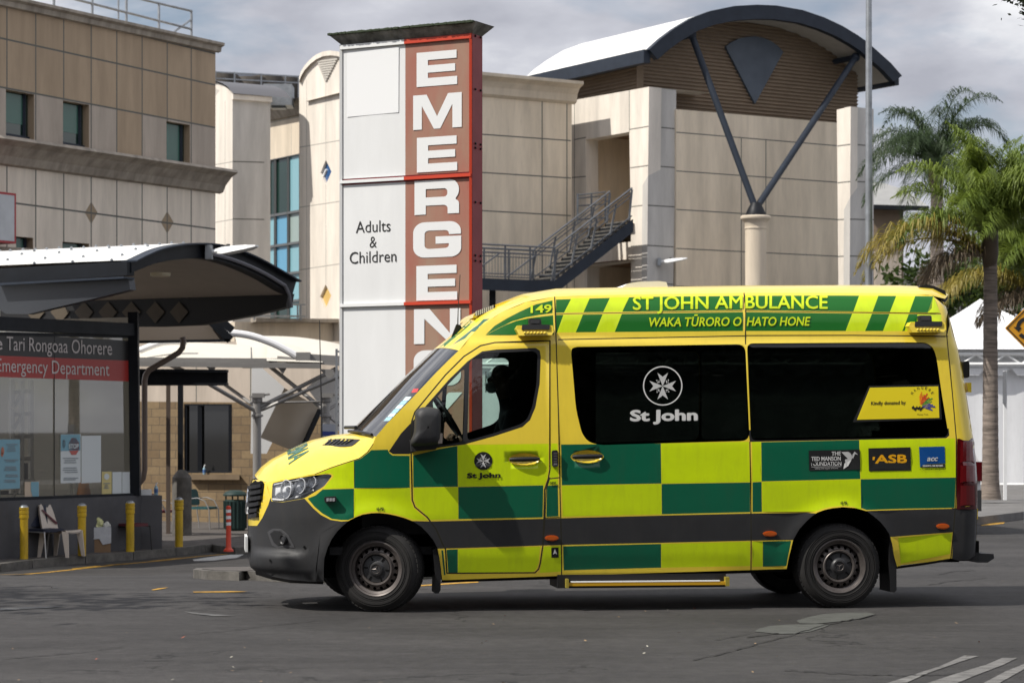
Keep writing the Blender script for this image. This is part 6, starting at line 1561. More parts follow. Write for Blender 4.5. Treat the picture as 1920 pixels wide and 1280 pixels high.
poster([(46, 903), (73, 902), (73, 934), (46, 935.5)], mat('peach_paper', (.55, .44, .33), .6), 'peach coloured leaflet at the bottom of the glass', [('drawing', pbl, [[(58, 903), (73, 902.5), (73, 933), (62, 933), (58, 920)]], [])])
# barrel canopy
pE1 = PlaneV(237, 41.5 * KD, XL, 546)
A_dir = -pE1.n if pE1.n.x > 0 else pE1.n          # into the building
co_ = [(237, 491), (282, 470.5), (326.5, 461), (371, 459), (412.5, 465), (464, 484), (515.6, 512), (546.6, 529)]
ci_ = [(237, 512), (282, 494.5), (326.5, 486.6), (378, 485), (430, 498), (481, 520), (522, 544), (540, 552)]
def dens(q, n=6):
    out = []
    for i in range(len(q) - 1):
        p0 = Vector(q[max(0, i - 1)]); p1 = Vector(q[i]); p2 = Vector(q[i + 1]); p3 = Vector(q[min(len(q) - 1, i + 2)])
        for k in range(n):
            t = k / n; out.append(tuple(.5 * ((2 * p1) + (p2 - p0) * t + (2 * p0 - 5 * p1 + 4 * p2 - p3) * t * t + (3 * p1 - p0 - 3 * p2 + p3) * t ** 3)))
    return out + [q[-1]]
CO, CI = [pE1.px(*k) for k in dens(co_)], [pE1.px(*k) for k in dens(ci_)]
LN = 5.2
rf_ = MB(); rf_.grid([[p + Vector((0, 0, .03)), p + Vector((0, 0, .03)) + A_dir * LN] for p in CO]); rfo = rf_.build('canopy_roof', M['whiteroof'], en, smooth=True)
for i in range(6):
    for k in range(0, len(CO) // 2, 3):
        rv = MB(); rv.ball(CO[k] + Vector((0, 0, .04)) + A_dir * (.3 + i * .8), .03, 3); rv.build('roof_fixing', M['galv'], rfo)
fa = MB()
for a, b, c, d in zip(CO, CO[1:], CI, CI[1:]):
    f_ = -A_dir * .10; g_ = A_dir * .12; fa.hexa([c + f_, d + f_, d + g_, c + g_, a + f_, b + f_, b + g_, a + g_])
fa.build('canopy_fascia', M['charcoal'], en)
fl_ = MB()
for a, b in zip(CO, CO[1:]): fl_.hexa([a - A_dir * .22, b - A_dir * .22, b + A_dir * .1, a + A_dir * .1, a - A_dir * .22 + Vector((0, 0, .025)), b - A_dir * .22 + Vector((0, 0, .025)), b + A_dir * .1 + Vector((0, 0, .025)), a + A_dir * .1 + Vector((0, 0, .025))])
fl_.build('fascia_flange', M['navysteel'], en)
so_ = MB(); so_.grid([[p + A_dir * .1, p + A_dir * LN] for p in CI]); so_.build('canopy_soffit', mat('canopy_soffit', (.42, .36, .30), .7, var=.06), en, smooth=True)
dl = MB(); k_ = pE1.px(381, 513); dl.lathe([(.001, 0), (.17, 0), (.18, .02), (.18, .06)], c=k_ + A_dir * .9 + Vector((0, 0, -.02)), n=20); dl.build('downlight', mat('downlight', (.75, .68, .50), .4), en)
# near eave beam and lower tapered bracket
pA1 = Plane(237, 1, 0, 1); pA1.a = CO[0].copy(); pA1.a.z = 0; pA1.d = A_dir.copy(); pA1.n = Vector((A_dir.y, -A_dir.x, 0))
if pA1.n.dot(pA1.a) > 0: pA1.n = -pA1.n
eb = MB(); eb.prism([pA1.px(x, y, .1) for x, y in [(238, 490), (238, 516), (60, 527), (10, 531), (-60, 560), (-60, 512), (2, 503)]], -pA1.n * .2); eb.build('eaves_beam', M['charcoal'], en)
eb = MB(); eb.prism([pA1.px(x, y, .22) for x, y in [(241, 523), (244, 543), (200, 554), (51, 589), (10, 588), (-30, 560), (-30, 536), (40, 531)]], -pA1.n * .16); eb.build('bracket', mat('steel_blue_black', (.03, .034, .042), .4), en)
eb = MB(); eb.bar(pA1.px(242, 521, .25), pA1.px(0, 534, .25), .3, .035); eb.build('bracket_flange', M['navysteel'], en)
# far beam with the row of diamonds
pA2 = Plane(237, 1, 0, 1); pA2.a = CO[-1] + A_dir * .1; pA2.a.z = 0; pA2.d = A_dir.copy(); pA2.n = pA1.n.copy()
fb = MB(); fb.prism([pA2.px(x, y, .0) for x, y in [(541, 550), (536, 576), (470, 592), (375, 609), (300, 612), (0, 612), (0, 548), (430, 548)]], -pA2.n * .2); fb.build('diamond_beam', mat('matt_black_steel', (.008, .008, .009), .55), en)
for x in (335.5, 291, 246, 202, 157, 112, 66):
    db_ = MB(); db_.poly([pA2.px(a, b, .03) for a, b in [(x - 17.5, 585), (x, 565), (x + 17.5, 585), (x, 606)]]); db_.build('diamond', mat('bronze_diamond', (.10, .078, .052), .55), en) if x == 335.5 else db_.build('diamond', bpy.data.materials['bronze_diamond'], en)
# second lower roof and beam
D2 = 49 * KD
lr = MB(); lr.prism([P(x, y, D2) for x, y in [(255, 604), (392, 598), (420, 632), (418, 638), (255, 642)]], Vector((0, .3, 0))); lr.build('porch_roof', mat('porch_soffit', (.16, .13, .105), .7), en)
lr = MB(); lr.bar(P(255, 641, D2 - .1), P(432, 638, D2 - .1), .1, .05); lr.bar(P(392, 598, D2 - .1), P(432, 637, D2 - .1), .1, .16); lr.bar(P(404, 592, D2 - .4), P(436, 619, D2 - .4), .1, .14); lr.build('porch_edge', M['charcoal'], en)
ib = MB()
for y, h_, w_ in ((694, .05, .3), (720, .05, .3), (707, .24, .06)): ib.bar(P(262, y, D2 + .2), P(427, y + (0 if y != 694 else 1.5), D2 + .2), w_, h_)
ib.build('steel_beam', M['charcoal'], en)
dp = MB(); dp.tube([P(x, y, 47 * KD) for x, y in [(342, 632), (344, 640), (342, 652), (335, 661), (300, 682), (279, 694), (273, 703), (271, 715), (271, 880), (268, 897), (261, 906), (250, 908)]], .055, 10); dp.build('downpipe', mat('brown_pipe', (.19, .15, .13), .35, .3), en, smooth=True)
cl = MB(); cl.bar(P(315.5, 718, 50 * KD), P(315.5, 1000, 50 * KD), .075); cl.build('brown_post', mat('bronze_post', (.10, .075, .06), .45), en)
cl = MB(); cl.bar(P(338.5, 718, 50.5 * KD), P(338.5, 985, 50.5 * KD), .10); cl.build('black_post', M['charcoal'], en)
# block wall, clad wall, window
M['block'] = bpy.data.materials.new('tan_blockwork'); M['block'].use_nodes = True
def block_mat(m):
    nt = m.node_tree; b = nt.nodes['Principled BSDF']; tc = nt.nodes.new('ShaderNodeTexCoord'); sp = nt.nodes.new('ShaderNodeSeparateXYZ'); cb_ = nt.nodes.new('ShaderNodeCombineXYZ'); L = nt.links.new
    L(tc.outputs['Object'], sp.inputs[0]); L(sp.outputs['X'], cb_.inputs['X']); L(sp.outputs['Z'], cb_.inputs['Y'])
    br = nt.nodes.new('ShaderNodeTexBrick'); br.inputs['Scale'].default_value = 1.0; br.inputs['Brick Width'].default_value = .40; br.inputs['Row Height'].default_value = .19; br.inputs['Mortar Size'].default_value = .008; br.inputs['Mortar Smooth'].default_value = .2
    br.inputs['Color1'].default_value = (.245, .175, .095, 1); br.inputs['Color2'].default_value = (.165, .112, .06, 1); br.inputs['Mortar'].default_value = (.10, .075, .05, 1); br.inputs['Bias'].default_value = .1
    L(cb_.outputs[0], br.inputs['Vector'])
    n = nt.nodes.new('ShaderNodeTexNoise'); n.inputs['Scale'].default_value = 14; n.inputs['Detail'].default_value = 5; L(tc.outputs['Object'], n.inputs['Vector'])
    mx = nt.nodes.new('ShaderNodeMix'); mx.data_type = 'RGBA'; mx.blend_type = 'MULTIPLY'; mx.inputs['Factor'].default_value = .7; L(br.outputs['Color'], mx.inputs['A'])
    rp_ = nt.nodes.new('ShaderNodeValToRGB'); rp_.color_ramp.elements[0].color = (.6, .6, .6, 1); rp_.color_ramp.elements[1].color = (1.2, 1.2, 1.2, 1); L(n.outputs[0], rp_.inputs[0]); L(rp_.outputs[0], mx.inputs['B'])
    L(mx.outputs['Result'], b.inputs['Base Color']); b.inputs['Roughness'].default_value = .9
    bp = nt.nodes.new('ShaderNodeBump'); bp.inputs['Strength'].default_value = .5; bp.inputs['Distance'].default_value = .01; bp.invert = True; L(br.outputs['Fac'], bp.inputs['Height']); L(bp.outputs[0], b.inputs['Normal'])
block_mat(M['block'])
pB = PlaneV(470, 57 * KD, -7600, 200)
wm = wall_mesh(pB, [(200, 752), (700, 756), (700, 1010), (200, 1010)], (), [[(345, 757), (435, 757), (435, 886), (345, 886)]], (), .02, .3, reveal=.12); wm.build('block_wall', M['block'], en)
wall_mesh(pB, [(200, 640), (700, 640), (700, 756), (200, 752)], (), (), [[(368, 640), (368, 753)], [(470, 640), (470, 754)]], .03, .2, jm=1).build('clad_wall', [M['taupe'], M['joint']], en)
wg = MB(); wg.quad(*[pB.px(x, y, -.10) for x, y in [(345, 757), (435, 757), (435, 886), (345, 886)]]); wgo = wg.build('window', mat('dark_shop_glass', (.012, .012, .012), .05, spec=.7), en)
wf_ = MB()
for a, b in (((345, 757), (437, 757)), ((347, 757), (347, 886)), ((375, 757), (375, 886)), ((433, 757), (433, 886)), ((345, 885), (437, 885))): wf_.bar(pB.px(*a, -.06), pB.px(*b, -.06), .10, .07)
wf_.build('window_frame', M['charcoal'], wgo)
ws = MB(); ws.hexa([pB.px(357, 899, 0), pB.px(449, 899, 0), pB.px(449, 899, .16), pB.px(357, 899, .16), pB.px(357, 889, 0), pB.px(449, 889, 0), pB.px(449, 889, .16), pB.px(357, 889, .16)]); ws.build('window_sill', mat('block_sill', (.16, .115, .07), .9, var=.2), wgo)
wall_lamp(P(392, 473, 43.4 * KD), Vector((.93, -.36, .04)).normalized(), 'white floodlight reaching out from the rim of the curved canopy', .92)
cb_ = MB(); cb_.tube([p - A_dir * .14 + Vector((0, 0, .08)) for p in CI[18:-6]] + [CI[-5] - A_dir * .14 + Vector((0, 0, -.05)), CI[-3] - A_dir * .12 + Vector((0, 0, -.25))], .035, 6); cb_.build('cable_conduit', mat('grey_conduit', (.16, .16, .18), .5), en)
# ================================================================== STREET THINGS
M['byellow'] = mat('bollard_yellow', (.62, .40, .015), .5, var=.2, vscale=5, grime=.5)
def bollard(x, yb, yt, label):
    p = G(x, yb, PZ); s = p.y / F; h = (yb - yt) * s; r = 7.6 * s
    o = thing('bollard', label, 'bollard', p, 'yellow steel bollards along the kerb')
    mb = MB(); mb.lathe([(r, 0), (r, h - .06)], c=p, n=24); mb.build('post', M['byellow'], o, smooth=True)
    mb = MB(); q = h - .20; mb.lathe([(r, q - .01), (r * 1.15, q), (r * 1.17, q + .045), (r * 1.06, q + .05), (r * 1.06, q + .065), (r * 1.17, q + .07), (r * 1.17, q + .115), (r * 1.06, q + .12), (r * 1.06, q + .13), (r * 1.17, q + .135), (r * 1.17, q + .175), (r * 1.0, q + .18)], c=p, n=24); mb.build('collar', M['byellow'], o, smooth=True)
    mb = MB(); q = h - .03; mb.lathe([(r * 1.12, q), (r * 1.0, q + .02), (r * .6, q + .045), (.001, q + .052)], c=p, n=24); mb.build('cap', M['galv'], o, smooth=True)
bollard(45, 1047.5, 948, 'yellow bollard at the far left in front of the navy chair')
bollard(153.5, 1041.5, 945, 'yellow bollard between the cream plastic chair and the cardboard box')
bollard(244, 1034, 940, 'yellow bollard in front of the red chair')
bollard(335.5, 1025, 934, 'yellow bollard nearest the orange post, clear of the grey wall')
# chairs
def ch(p): return p
def plastic_chair(x, yb, label):
    p = G(x, yb, PZ); o = thing('chair', label, 'chair', p); m = mat('cream_plastic', (.56, .49, .42), .5, var=.05)
    s = 1.0; f = Vector((.93, -.36, 0)); r = Vector((.36, .93, 0)); U = Vector((0, 0, 1)); w = .24
    mb = MB(); pr = [(-.22, .43), (.20, .45), (.24, .44)]
    rows = [[p + f * a + r * b * (1.0 - abs(b) * 0) + U * (c - .02 * (1 - (b / w) ** 2)) for b in (-w, -w * .5, 0, w * .5, w)] for a, c in ((-.22, .42), (-.1, .42), (.1, .435), (.22, .445), (.25, .425))]
    mb.grid(rows); mb.grid([[q - U * .02 for q in rr] for rr in rows]); mb.build('seat', m, o, smooth=True)
    mb = MB(); rows = []
    for i in range(7):
        t = i / 6; c = .40 + t * .45; a = -.22 - t * .12; ww = w * (1 - .28 * t ** 2.5); rows.append([p + f * (a - .04 * (1 - (b) ** 2)) + r * b * ww + U * (c + (.02 * (1 - b * b) if i == 6 else 0)) for b in (-1, -.6, 0, .6, 1)])
    mb.grid(rows); mb.grid([[q + f * .025 for q in rr] for rr in rows]); mb.build('backrest', m, o, smooth=True)
    for sa, sb in ((1, 1), (1, -1), (-1, 1), (-1, -1)):
        mb = MB(); top = p + f * (.21 * sa) + r * (.22 * sb) + U * .43; bot = p + f * (.27 * sa) + r * (.25 * sb); mb.hexa([bot + Vector((-.025, -.025, 0)), bot + Vector((.025, -.025, 0)), bot + Vector((.025, .025, 0)), bot + Vector((-.025, .025, 0)), top + Vector((-.05, -.04, 0)), top + Vector((.05, -.04, 0)), top + Vector((.05, .04, 0)), top + Vector((-.05, .04, 0))]); mb.build('leg', m, o)
    mb = MB(); c0 = rows[5][1] + f * .03; c1 = rows[2][4] + f * .03; mb.hexa([c0 + f * .0, c0 + r * .05, c1 + r * .01, c1 - r * .03 - U * .03, c0 + f * .006, c0 + r * .05 + f * .006, c1 + r * .01 + f * .006, c1 - r * .03 - U * .03 + f * .006]); mb.build('strap', mat('maroon_strap', (.09, .012, .02), .6), o)
plastic_chair(115, 1043, 'cream moulded plastic chair with a dark strap over its back')
def tube_chair(x, yb, label, seatcol, framecol, f, arms=False, D=None, back_h=.42, s=1.0):
    p = G(x, yb, PZ); o = thing('chair', label, 'chair', p); U = Vector((0, 0, 1)); f = Vector(f).normalized(); r = Vector((-f.y, f.x, 0)) * -1; w = .23
    ms = mat(label.split()[0] + '_upholstery', seatcol, .6, var=.1); mf = mat(label.split()[0] + '_tube', framecol, .35, .6)
    mb = MB(); q = rounded([(-.22, -.22), (.22, -.22), (.22, .22), (-.22, .22)], .08, 4); mb.prism([p + f * a + r * b + U * .42 for a, b in q], U * .05); mb.build('seat', ms, o)
    mb = MB(); q = rounded([(-.2, .0), (.2, .0), (.21, back_h), (-.21, back_h)], .11, 5); mb.prism([p + f * (-.22 - c * .22) + r * b + U * (.50 + c) for b, c in q], f * .035); mb.build('backrest', ms, o)
    for sb in (1, -1):
        mb = MB(); b = r * (w * sb)
        if arms: pts = [p + f * .24 + b, p + f * .22 + b + U * .42, p + f * .12 + b + U * .60, p + f * -.05 + b + U * .66, p + f * -.24 + b + U * .64, p + f * -.28 + b + U * .4, p + f * -.22 + b]
        else: pts = [p + f * .26 + b, p + f * .22 + b + U * .42, p + f * -.20 + b + U * .42, p + f * -.27 + b + U * .0]
        mb.tube(pts, .013, 8); mb.build('leg_frame', mf, o, smooth=True)
        if not arms: mb = MB(); mb.tube([p + f * -.20 + b * .8 + U * .42, p + f * -.30 + b * .8 + U * .85], .012, 8); mb.build('back_tube', mf, o, smooth=True)
tube_chair(87, 1044, 'navy padded chair with chrome legs behind the leftmost yellow bollard', (.012, .016, .035), (.5, .5, .5), (.78, -.62, 0), back_h=.40)
tube_chair(247, 1031, 'dark red stacking chair half hidden behind a yellow bollard by the grey pier', (.10, .012, .018), (.03, .03, .03), (.85, -.5, 0), back_h=.30)
tube_chair(383, 991, 'teal armchair with curved metal arms by the concrete pillar', (.008, .075, .085), (.40, .39, .38), (.93, -.3, 0), True, back_h=.34)
tube_chair(303, 999, 'maroon armchair squeezed between the grey pier and the brown post', (.14, .012, .03), (.40, .39, .38), (.93, -.3, 0), True, back_h=.30)
# box of rubbish
p = G(183, 1035, PZ); o = thing('cardboard_box', 'brown cardboard box draped with a white bin liner beside a yellow bollard', 'box', p)
mb = MB(); mb.box(p + Vector((0, .15, .12)), (.38, .32, .24), .2); mb.build('carton', mat('cardboard', (.25, .155, .085), .8, var=.1), o)
mb = MB(); mb.box(p + Vector((0, .15, .33)), (.40, .34, .20), .2)
c0, c1 = Matrix.Rotation(.2, 3, 'Z') @ Vector((-.2, -.172, 0)), Matrix.Rotation(.2, 3, 'Z') @ Vector((.2, -.172, 0)); b_ = p + Vector((0, .15, .23))
mb.poly([b_ + c0 + Vector((0, -.004, .02)), b_ + c0 + Vector((0, -.004, -.01)), b_ + c0.lerp(c1, .5) + Vector((0, -.004, .0)), b_ + c0.lerp(c1, .65) + Vector((0, -.006, -.10)), b_ + c1 + Vector((0, -.004, -.07)), b_ + c1 + Vector((0, -.004, .02))]); mb.build('liner', mat('white_plastic', (.55, .56, .58), .45, var=.15, vscale=9), o)
def crumple(c, r, m, label, sc=(1, 1, 1), seed=1):
    mb = MB(); mb.ball(c, r, 9, 0, sc); rnd = random.Random(seed)
    for v in mb.v:
        d = v - Vector(c); k = 1 + .28 * math.sin(d.x * 60 + seed) * math.cos(d.z * 45) + rnd.uniform(-.09, .09); v[:] = Vector(c) + d * k
    return tag(mb.build('plastic_bag', m, org=c), label, 'bag')
crumple(p + Vector((-.06, .12, .50)), .13, mat('yellow_bag', (.60, .60, .30), .4), 'crumpled yellow plastic bag on top of the cardboard box', (1.1, .8, .9), 2)
crumple(p + Vector((.13, .14, .46)), .06, mat('pale_bag', (.6, .6, .55), .4), 'small white crumpled bag on the right of the cardboard box', (1, .8, .9), 4)
crumple(p + Vector((-.24, .02, .43)), .05, mat('blue_bag', (.03, .05, .30), .4), 'scrap of blue plastic at the left of the cardboard box', (1, .8, .9), 5)
# flexible post
p = G(428.5, 1030, PZ + .03); s = p.y / F; o = thing('traffic_post', 'orange flexible post with white bands at the kerb end', 'post', p)
mb = MB(); mb.lathe([(.09, -.03), (.085, .0), (.06, .02), (.045, .05), (.042, .58), (.040, .74), (.02, .76), (.001, .76)], c=p, n=18); mb.build('post', mat('orange_plastic', (.62, .055, .02), .45), o, smooth=True)
for h_ in (.42, .53, .64): mb = MB(); mb.lathe([(.0435, h_), (.0435, h_ + .055)], c=p, n=18); mb.build('band', M['white'], o, smooth=True)
# concrete pillar with conical head
p = G(341, 1003, PZ); o = thing('concrete_pillar', 'round concrete pillar with a conical head against the brown block wall', 'pillar', p)
mb = MB(); r_ = 18.5 * p.y / F; hh = 108 * p.y / F; mb.lathe([(r_, 0), (r_ * .97, hh)], c=p, n=28); mb.build('shaft', M['concrete_kerb'], o, smooth=True)
mb = MB(); mb.lathe([(r_ * .97, hh), (r_ * .92, hh + .02), (r_ * .45, hh + .14), (r_ * .3, hh + .155), (.001, hh + .16)], c=p, n=28); mb.build('head', M['concrete_kerb'], o, smooth=True)
# litter bin
p = G(441, 994, PZ); s = p.y / F; o = thing('litter_bin', 'dark green slatted litter bin with a domed lid', 'bin', p); gm_ = mat('bin_green', (.012, .035, .032), .5, var=.2)
mb = MB(); mb.lathe([(.19, 0), (.22, .05), (.225, .62), (.20, .64)], c=p, n=24)
for k in range(20): a = k * math.pi / 10; mb.bar(p + Vector((.228 * math.cos(a), .228 * math.sin(a), .05)), p + Vector((.235 * math.cos(a), .235 * math.sin(a), .62)), .03, .02)
mb.build('drum', gm_, o); mb = MB(); mb.lathe([(.20, .72), (.25, .72), (.255, .75), (.2, .81), (.1, .84), (.001, .845)], c=p, n=24); mb.build('lid', gm_, o, smooth=True)
mb = MB()
for k in range(4): a = .4 + k * math.pi / 2; mb.bar(p + Vector((.2 * math.cos(a), .2 * math.sin(a), .60)), p + Vector((.2 * math.cos(a), .2 * math.sin(a), .74)), .03)
mb.build('lid_post', gm_, o)
# sanitiser bottles and tissue box
def bottle(p, label, h=.17):
    o = thing('sanitiser_bottle', label, 'bottle', p); mb = MB(); mb.lathe([(.001, 0), (.033, 0), (.035, .01), (.034, h * .62), (.015, h * .74), (.012, h * .78)], c=p, n=14); mb.build('body', mat('clear_blue_gel', (.25, .38, .45), .2), o, smooth=True)
    mb = MB(); mb.lathe([(.014, h * .77), (.014, h * .87), (.005, h * .88), (.005, h), (.001, h)], c=p, n=10); mb.bar(p + Vector((0, 0, h * .98)), p + Vector((.03, -.02, h * .95)), .014); mb.build('pump', M['white'], o)
    mb = MB(); mb.lathe([(.0362, h * .18), (.0362, h * .5)], c=p, n=14); mb.build('label', mat('bottle_label', (.05, .12, .30), .5), o)
tpz = q0 + aw_ * (wd * .55) + Vector((-.05, .2, zw)); bottle(tpz + Vector((.08, 0, 0)), 'pump bottle of sanitiser on the grey pier by the black corner post', .22)
mb = MB(); mb.box(tpz + Vector((-.10, 0, .05)), (.20, .12, .10), .1); o = mb.build('tissue_box', M['white'], org=tpz + Vector((-.1, 0, 0))); tag(o, 'white tissue box on the grey pier', 'box'); o['_w'] = tuple(tpz + Vector((-.1, 0, 0)))
mb = MB(); mb.box(tpz + Vector((-.10, 0, .102)), (.09, .03, .004), .1); mb.build('slot', M['black'], o)
bottle(pB.px(383, 889, .08), 'pump bottle of sanitiser on the block wall window sill', .22)
# ---------------------------------------------------------------- tensile canopy
tc_ = thing('fabric_canopy', 'cream tensile fabric canopy on grey steel branching posts beside the entrance', 'canopy', P(540, 1000, 52 * KD))
DT = 51 * KD; M['fabric'] = mat('canopy_fabric', (.62, .58, .50), .6, var=.05); M['pipe'] = mat('grey_tube_steel', (.30, .29, .28), .4, .3, var=.1); M['wpipe'] = mat('white_tube', (.74, .74, .75), .3)
def arcpts(q, n=10): return dens(q, n)
mb = MB(); ap = [P(x, y, DT - .6) for x, y in dens([(424, 624), (452, 626), (480, 632), (515, 645), (545, 661), (556, 668)])]; mb.tube(ap, .075, 10); mb.build('arch_tube', M['wpipe'], tc_, smooth=True); mb = MB(); mb.tube([P(x, y, DT + 1) for x, y in dens([(262, 657), (285, 648), (310, 641), (350, 640)])], .07, 10); mb.build('arch_tube', M['wpipe'], tc_, smooth=True)
mb = MB(); mb.box(P(569, 668, DT - .6), (.28, .2, .16)); mb.bar(P(555, 668, DT - .6), P(650, 674, DT - .6), .1, .13); mb.bar(P(520, 672, DT + .2), P(650, 682, DT + .2), .1, .1); mb.bar(P(262, 674, DT + .2), P(520, 676, DT + .2), .1, .09); mb.bar(P(262, 682, DT - .2), P(600, 686, DT - .2), .1, .10); mb.build('edge_beam', M['pipe'], tc_)
def sheet(q0_, q1_, q2_, q3_, sag, name, m=None, n=12, bow=(0, 0, 1)):
    mb = MB(); rows = []
    for i in range(n + 1):
        t = i / n; row = []
        for k in range(n + 1):
            u = k / n; p = q0_.lerp(q1_, u).lerp(q3_.lerp(q2_, u), t); p = p + Vector(bow) * sag * 4 * (u * (1 - u) + t * (1 - t)) * .5; row.append(p)
        rows.append(row)
    mb.grid(rows); return mb.build(name, m or M['fabric'], tc_, smooth=True)
def strip_sheet(top, bot, D0, D1, name, m=None):
    a, b = dens(top), dens(bot); mb = MB(); n = max(len(a), len(b)); f = lambda q, i: q[min(len(q) - 1, int(round(i * (len(q) - 1) / (n - 1))))]
    mb.grid([[P(*Vector(f(a, i)).lerp(Vector(f(b, i)), k / 6), lerp(D0, D1, k / 6)) for k in range(7)] for i in range(n)]); return mb.build(name, m or M['fabric'], tc_, smooth=True)
strip_sheet([(440, 629), (500, 629.5), (560, 632), (620, 641), (660, 652)], [(455, 690), (500, 690), (560, 686), (620, 682), (660, 682)], DT + 3, DT + .2, 'fabric_panel')
strip_sheet([(262, 660), (330, 643), (400, 643), (470, 648)], [(262, 685), (330, 685), (400, 685), (470, 686)], DT + 2, DT + .1, 'fabric_panel')
strip_sheet([(500, 640), (560, 648), (605, 660)], [(500, 676), (560, 678), (605, 679)], DT + 2.2, DT - .1, 'fabric_panel', M['fabric'])
wfab = mat('white_fabric', (.76, .77, .78), .55)
mb = MB(); mb.poly([P(x, y, DT + 3.5) for x, y in [(472, 683), (492, 690), (532, 725), (545, 760), (500, 850), (470, 850)]]); mb.build('white_panel', wfab, tc_)
mb = MB(); mb.poly([P(x, y, DT + 3.2) for x, y in [(650, 690), (610, 700), (575, 726), (600, 760), (620, 800), (650, 815)]]); mb.build('white_panel', wfab, tc_)
def sail(q, D0, D1, name, m):
    mb = MB(); a, b, c, d = [P(*k, DD) for k, DD in zip(q, (D0, D0, D1, D1))]; n = 10; rows = []
    for i in range(n + 1):
        t = i / n; rows.append([a.lerp(b, k / n).lerp(d.lerp(c, k / n), t) + Vector((0, -.25, -.12)) * math.sin(math.pi * t) * math.sin(math.pi * k / n) for k in range(n + 1)])
    mb.grid(rows); return mb.build(name, m, tc_, smooth=True)
sail([(533, 727), (603, 765), (562, 850), (488, 820)], DT + 2.4, DT + 2.0, 'low_sail', mat('brown_fabric', (.50, .43, .34), .6, var=.05))  # brown sail, the fabric's own colour
mb = MB(); mb.bar(P(600, 768, DT + 2.2), P(560, 855, DT + 1.8), .08); mb.build('sail_edge', M['charcoal'], tc_)
for x, yt_ in ((482, 742), (611, 742)):
    pm = MB(); pm.tube([P(x, yt_ + 4, DT), P(x, 1010, DT)], .085, 14); pm.lathe([(.09, -.03), (.125, -.02), (.125, .02), (.09, .03)], c=P(x, 779, DT), n=16); pm.lathe([(.09, -.05), (.11, -.03), (.11, .05), (.06, .09)], c=P(x, 750, DT), n=16)
    pm.bar(P(x - 14, 744, DT - .1), P(x + 24, 739, DT - .1), .05, .04); pm.bar(P(x - 9, 741, DT - .1), P(x + 14, 741, DT - .1), .08, .09); pm.build('post', M['pipe'], tc_, smooth=True)
for i, (a, b, w, da, db_) in enumerate((((480, 771), (365, 704), 8, 0, -1), ((482, 764), (415, 716), 7, 0, 1), ((484, 765), (632, 690), 8, 0, .3), ((490, 768), (640, 704), 7, 0, -.5), ((505, 686), (610, 770), 8, .5, 0), ((612, 770), (640, 752), 6, 0, .2), ((300, 676), (345, 695), 8, 1, 1), ((612, 752), (488, 755), 4, 0, 0), ((616, 780), (640, 800), 5, 0, 0))):
    mb = MB(); mb.tube([P(*a, DT + da), P(*b, DT + db_)], w / 2 * DT / F * 1.0, 8); mb.build('strut', M['pipe'], tc_, smooth=True)
for x, y in ((391, 686), (524, 687), (613, 700)):
    mb = MB(); mb.prism([P(x + a, y + b, DT - .2) for a, b in ((-14, -8), (12, -8), (12, 4), (6, 14), (0, 6))], Vector((0, .08, 0))); mb.build('gusset', M['pipe'], tc_)
# small notice and lattice mast beside the tall sign
o = thing('notice_board', 'small blue and white notice on a post left of the tall sign', 'sign', P(618, 880, 45 * KD)); D_ = 45 * KD
mb = MB(); mb.bar(P(604, 800, D_), P(604, 1000, D_), .05); mb.bar(P(628, 800, D_), P(628, 1000, D_), .05); mb.build('post', M['galv'], o)
mb = MB(); mb.prism([P(x, y, D_ - .05) for x, y in [(603, 794), (632, 795), (632, 826), (603, 825)]], Vector((0, .03, 0))); bo_ = mb.build('board', mat('board_grey', (.35, .37, .42), .5), o)
mb = MB(); mb.poly([P(x, y, D_ - .06) for x, y in [(604, 808), (631, 809), (631, 817), (604, 816)]]); mb.build('blue_band', mat('board_blue', (.03, .05, .22), .5), bo_)
o = thing('lattice_mast', 'slim grey ladder-like mast tight against the tall sign left edge', 'mast', P(634, 1000, 40 * KD)); D_ = 40 * KD; mb = MB()
for x in (631, 638.5): mb.bar(P(x, 654, D_), P(x, 1000, D_), .035)
for i in range(12): mb.bar(P(630, 658 + i * 22 + (i % 2) * 3, D_), P(639, 660 + i * 22, D_), .03, .03)
mb.build('frame', M['galv'], o)
o = thing('aerial_pole', 'thin pole aerial left of the tall sign', 'pole', P(603, 880, 36 * KD)); mb = MB(); mb.tube([P(603, 860, 36 * KD), P(603, 780, 36 * KD), P(599, 600, 36 * KD)], [.018, .012, .006], 6); mb.build('whip', M['black'], o)
# ---------------------------------------------------------------- lamp post, road signs
D_ = 45 * KD; o = thing('lamp_post', 'tall galvanised steel lamp post rising behind the ambulance', 'lamp post', P(1629, 950, D_)); mb = MB()
mb.lathe([(8.0 * D_ / F, 0), (7.2 * D_ / F, 4), (5.6 * D_ / F, 9), (5.0 * D_ / F, 11.5)], c=Vector((P(1629.0, 900, D_).x, D_, 0)), n=20); mb.build('pole', M['galv'], o, smooth=True)
mb = MB(); tp = Vector((P(1629.0, 900, D_).x, D_, 11.5)); mb.tube([tp, tp + Vector((.5, 0, .3)), tp + Vector((1.6, 0, .4))], .05, 8); mb.build('arm', M['galv'], o, smooth=True); mb = MB(); mb.box(tp + Vector((1.9, 0, .42)), (.7, .3, .12)); mb.build('lantern', M['galv'], o)
D_ = 38 * KD; cx, cy = 1926, 615; o = thing('warning_sign', 'orange diamond roundabout warning sign with black arrows at the right edge', 'sign', P(cx, 940, D_)); hs_ = 42
mb = MB(); mb.prism([P(x, y, D_) for x, y in rounded([(cx - hs_, cy), (cx, cy - hs_), (cx + hs_, cy), (cx, cy + hs_)], 3, 4)], Vector((0, .02, 0))); pl_ = mb.build('plate', mat('sign_orange', (.62, .29, .02), .4), o)
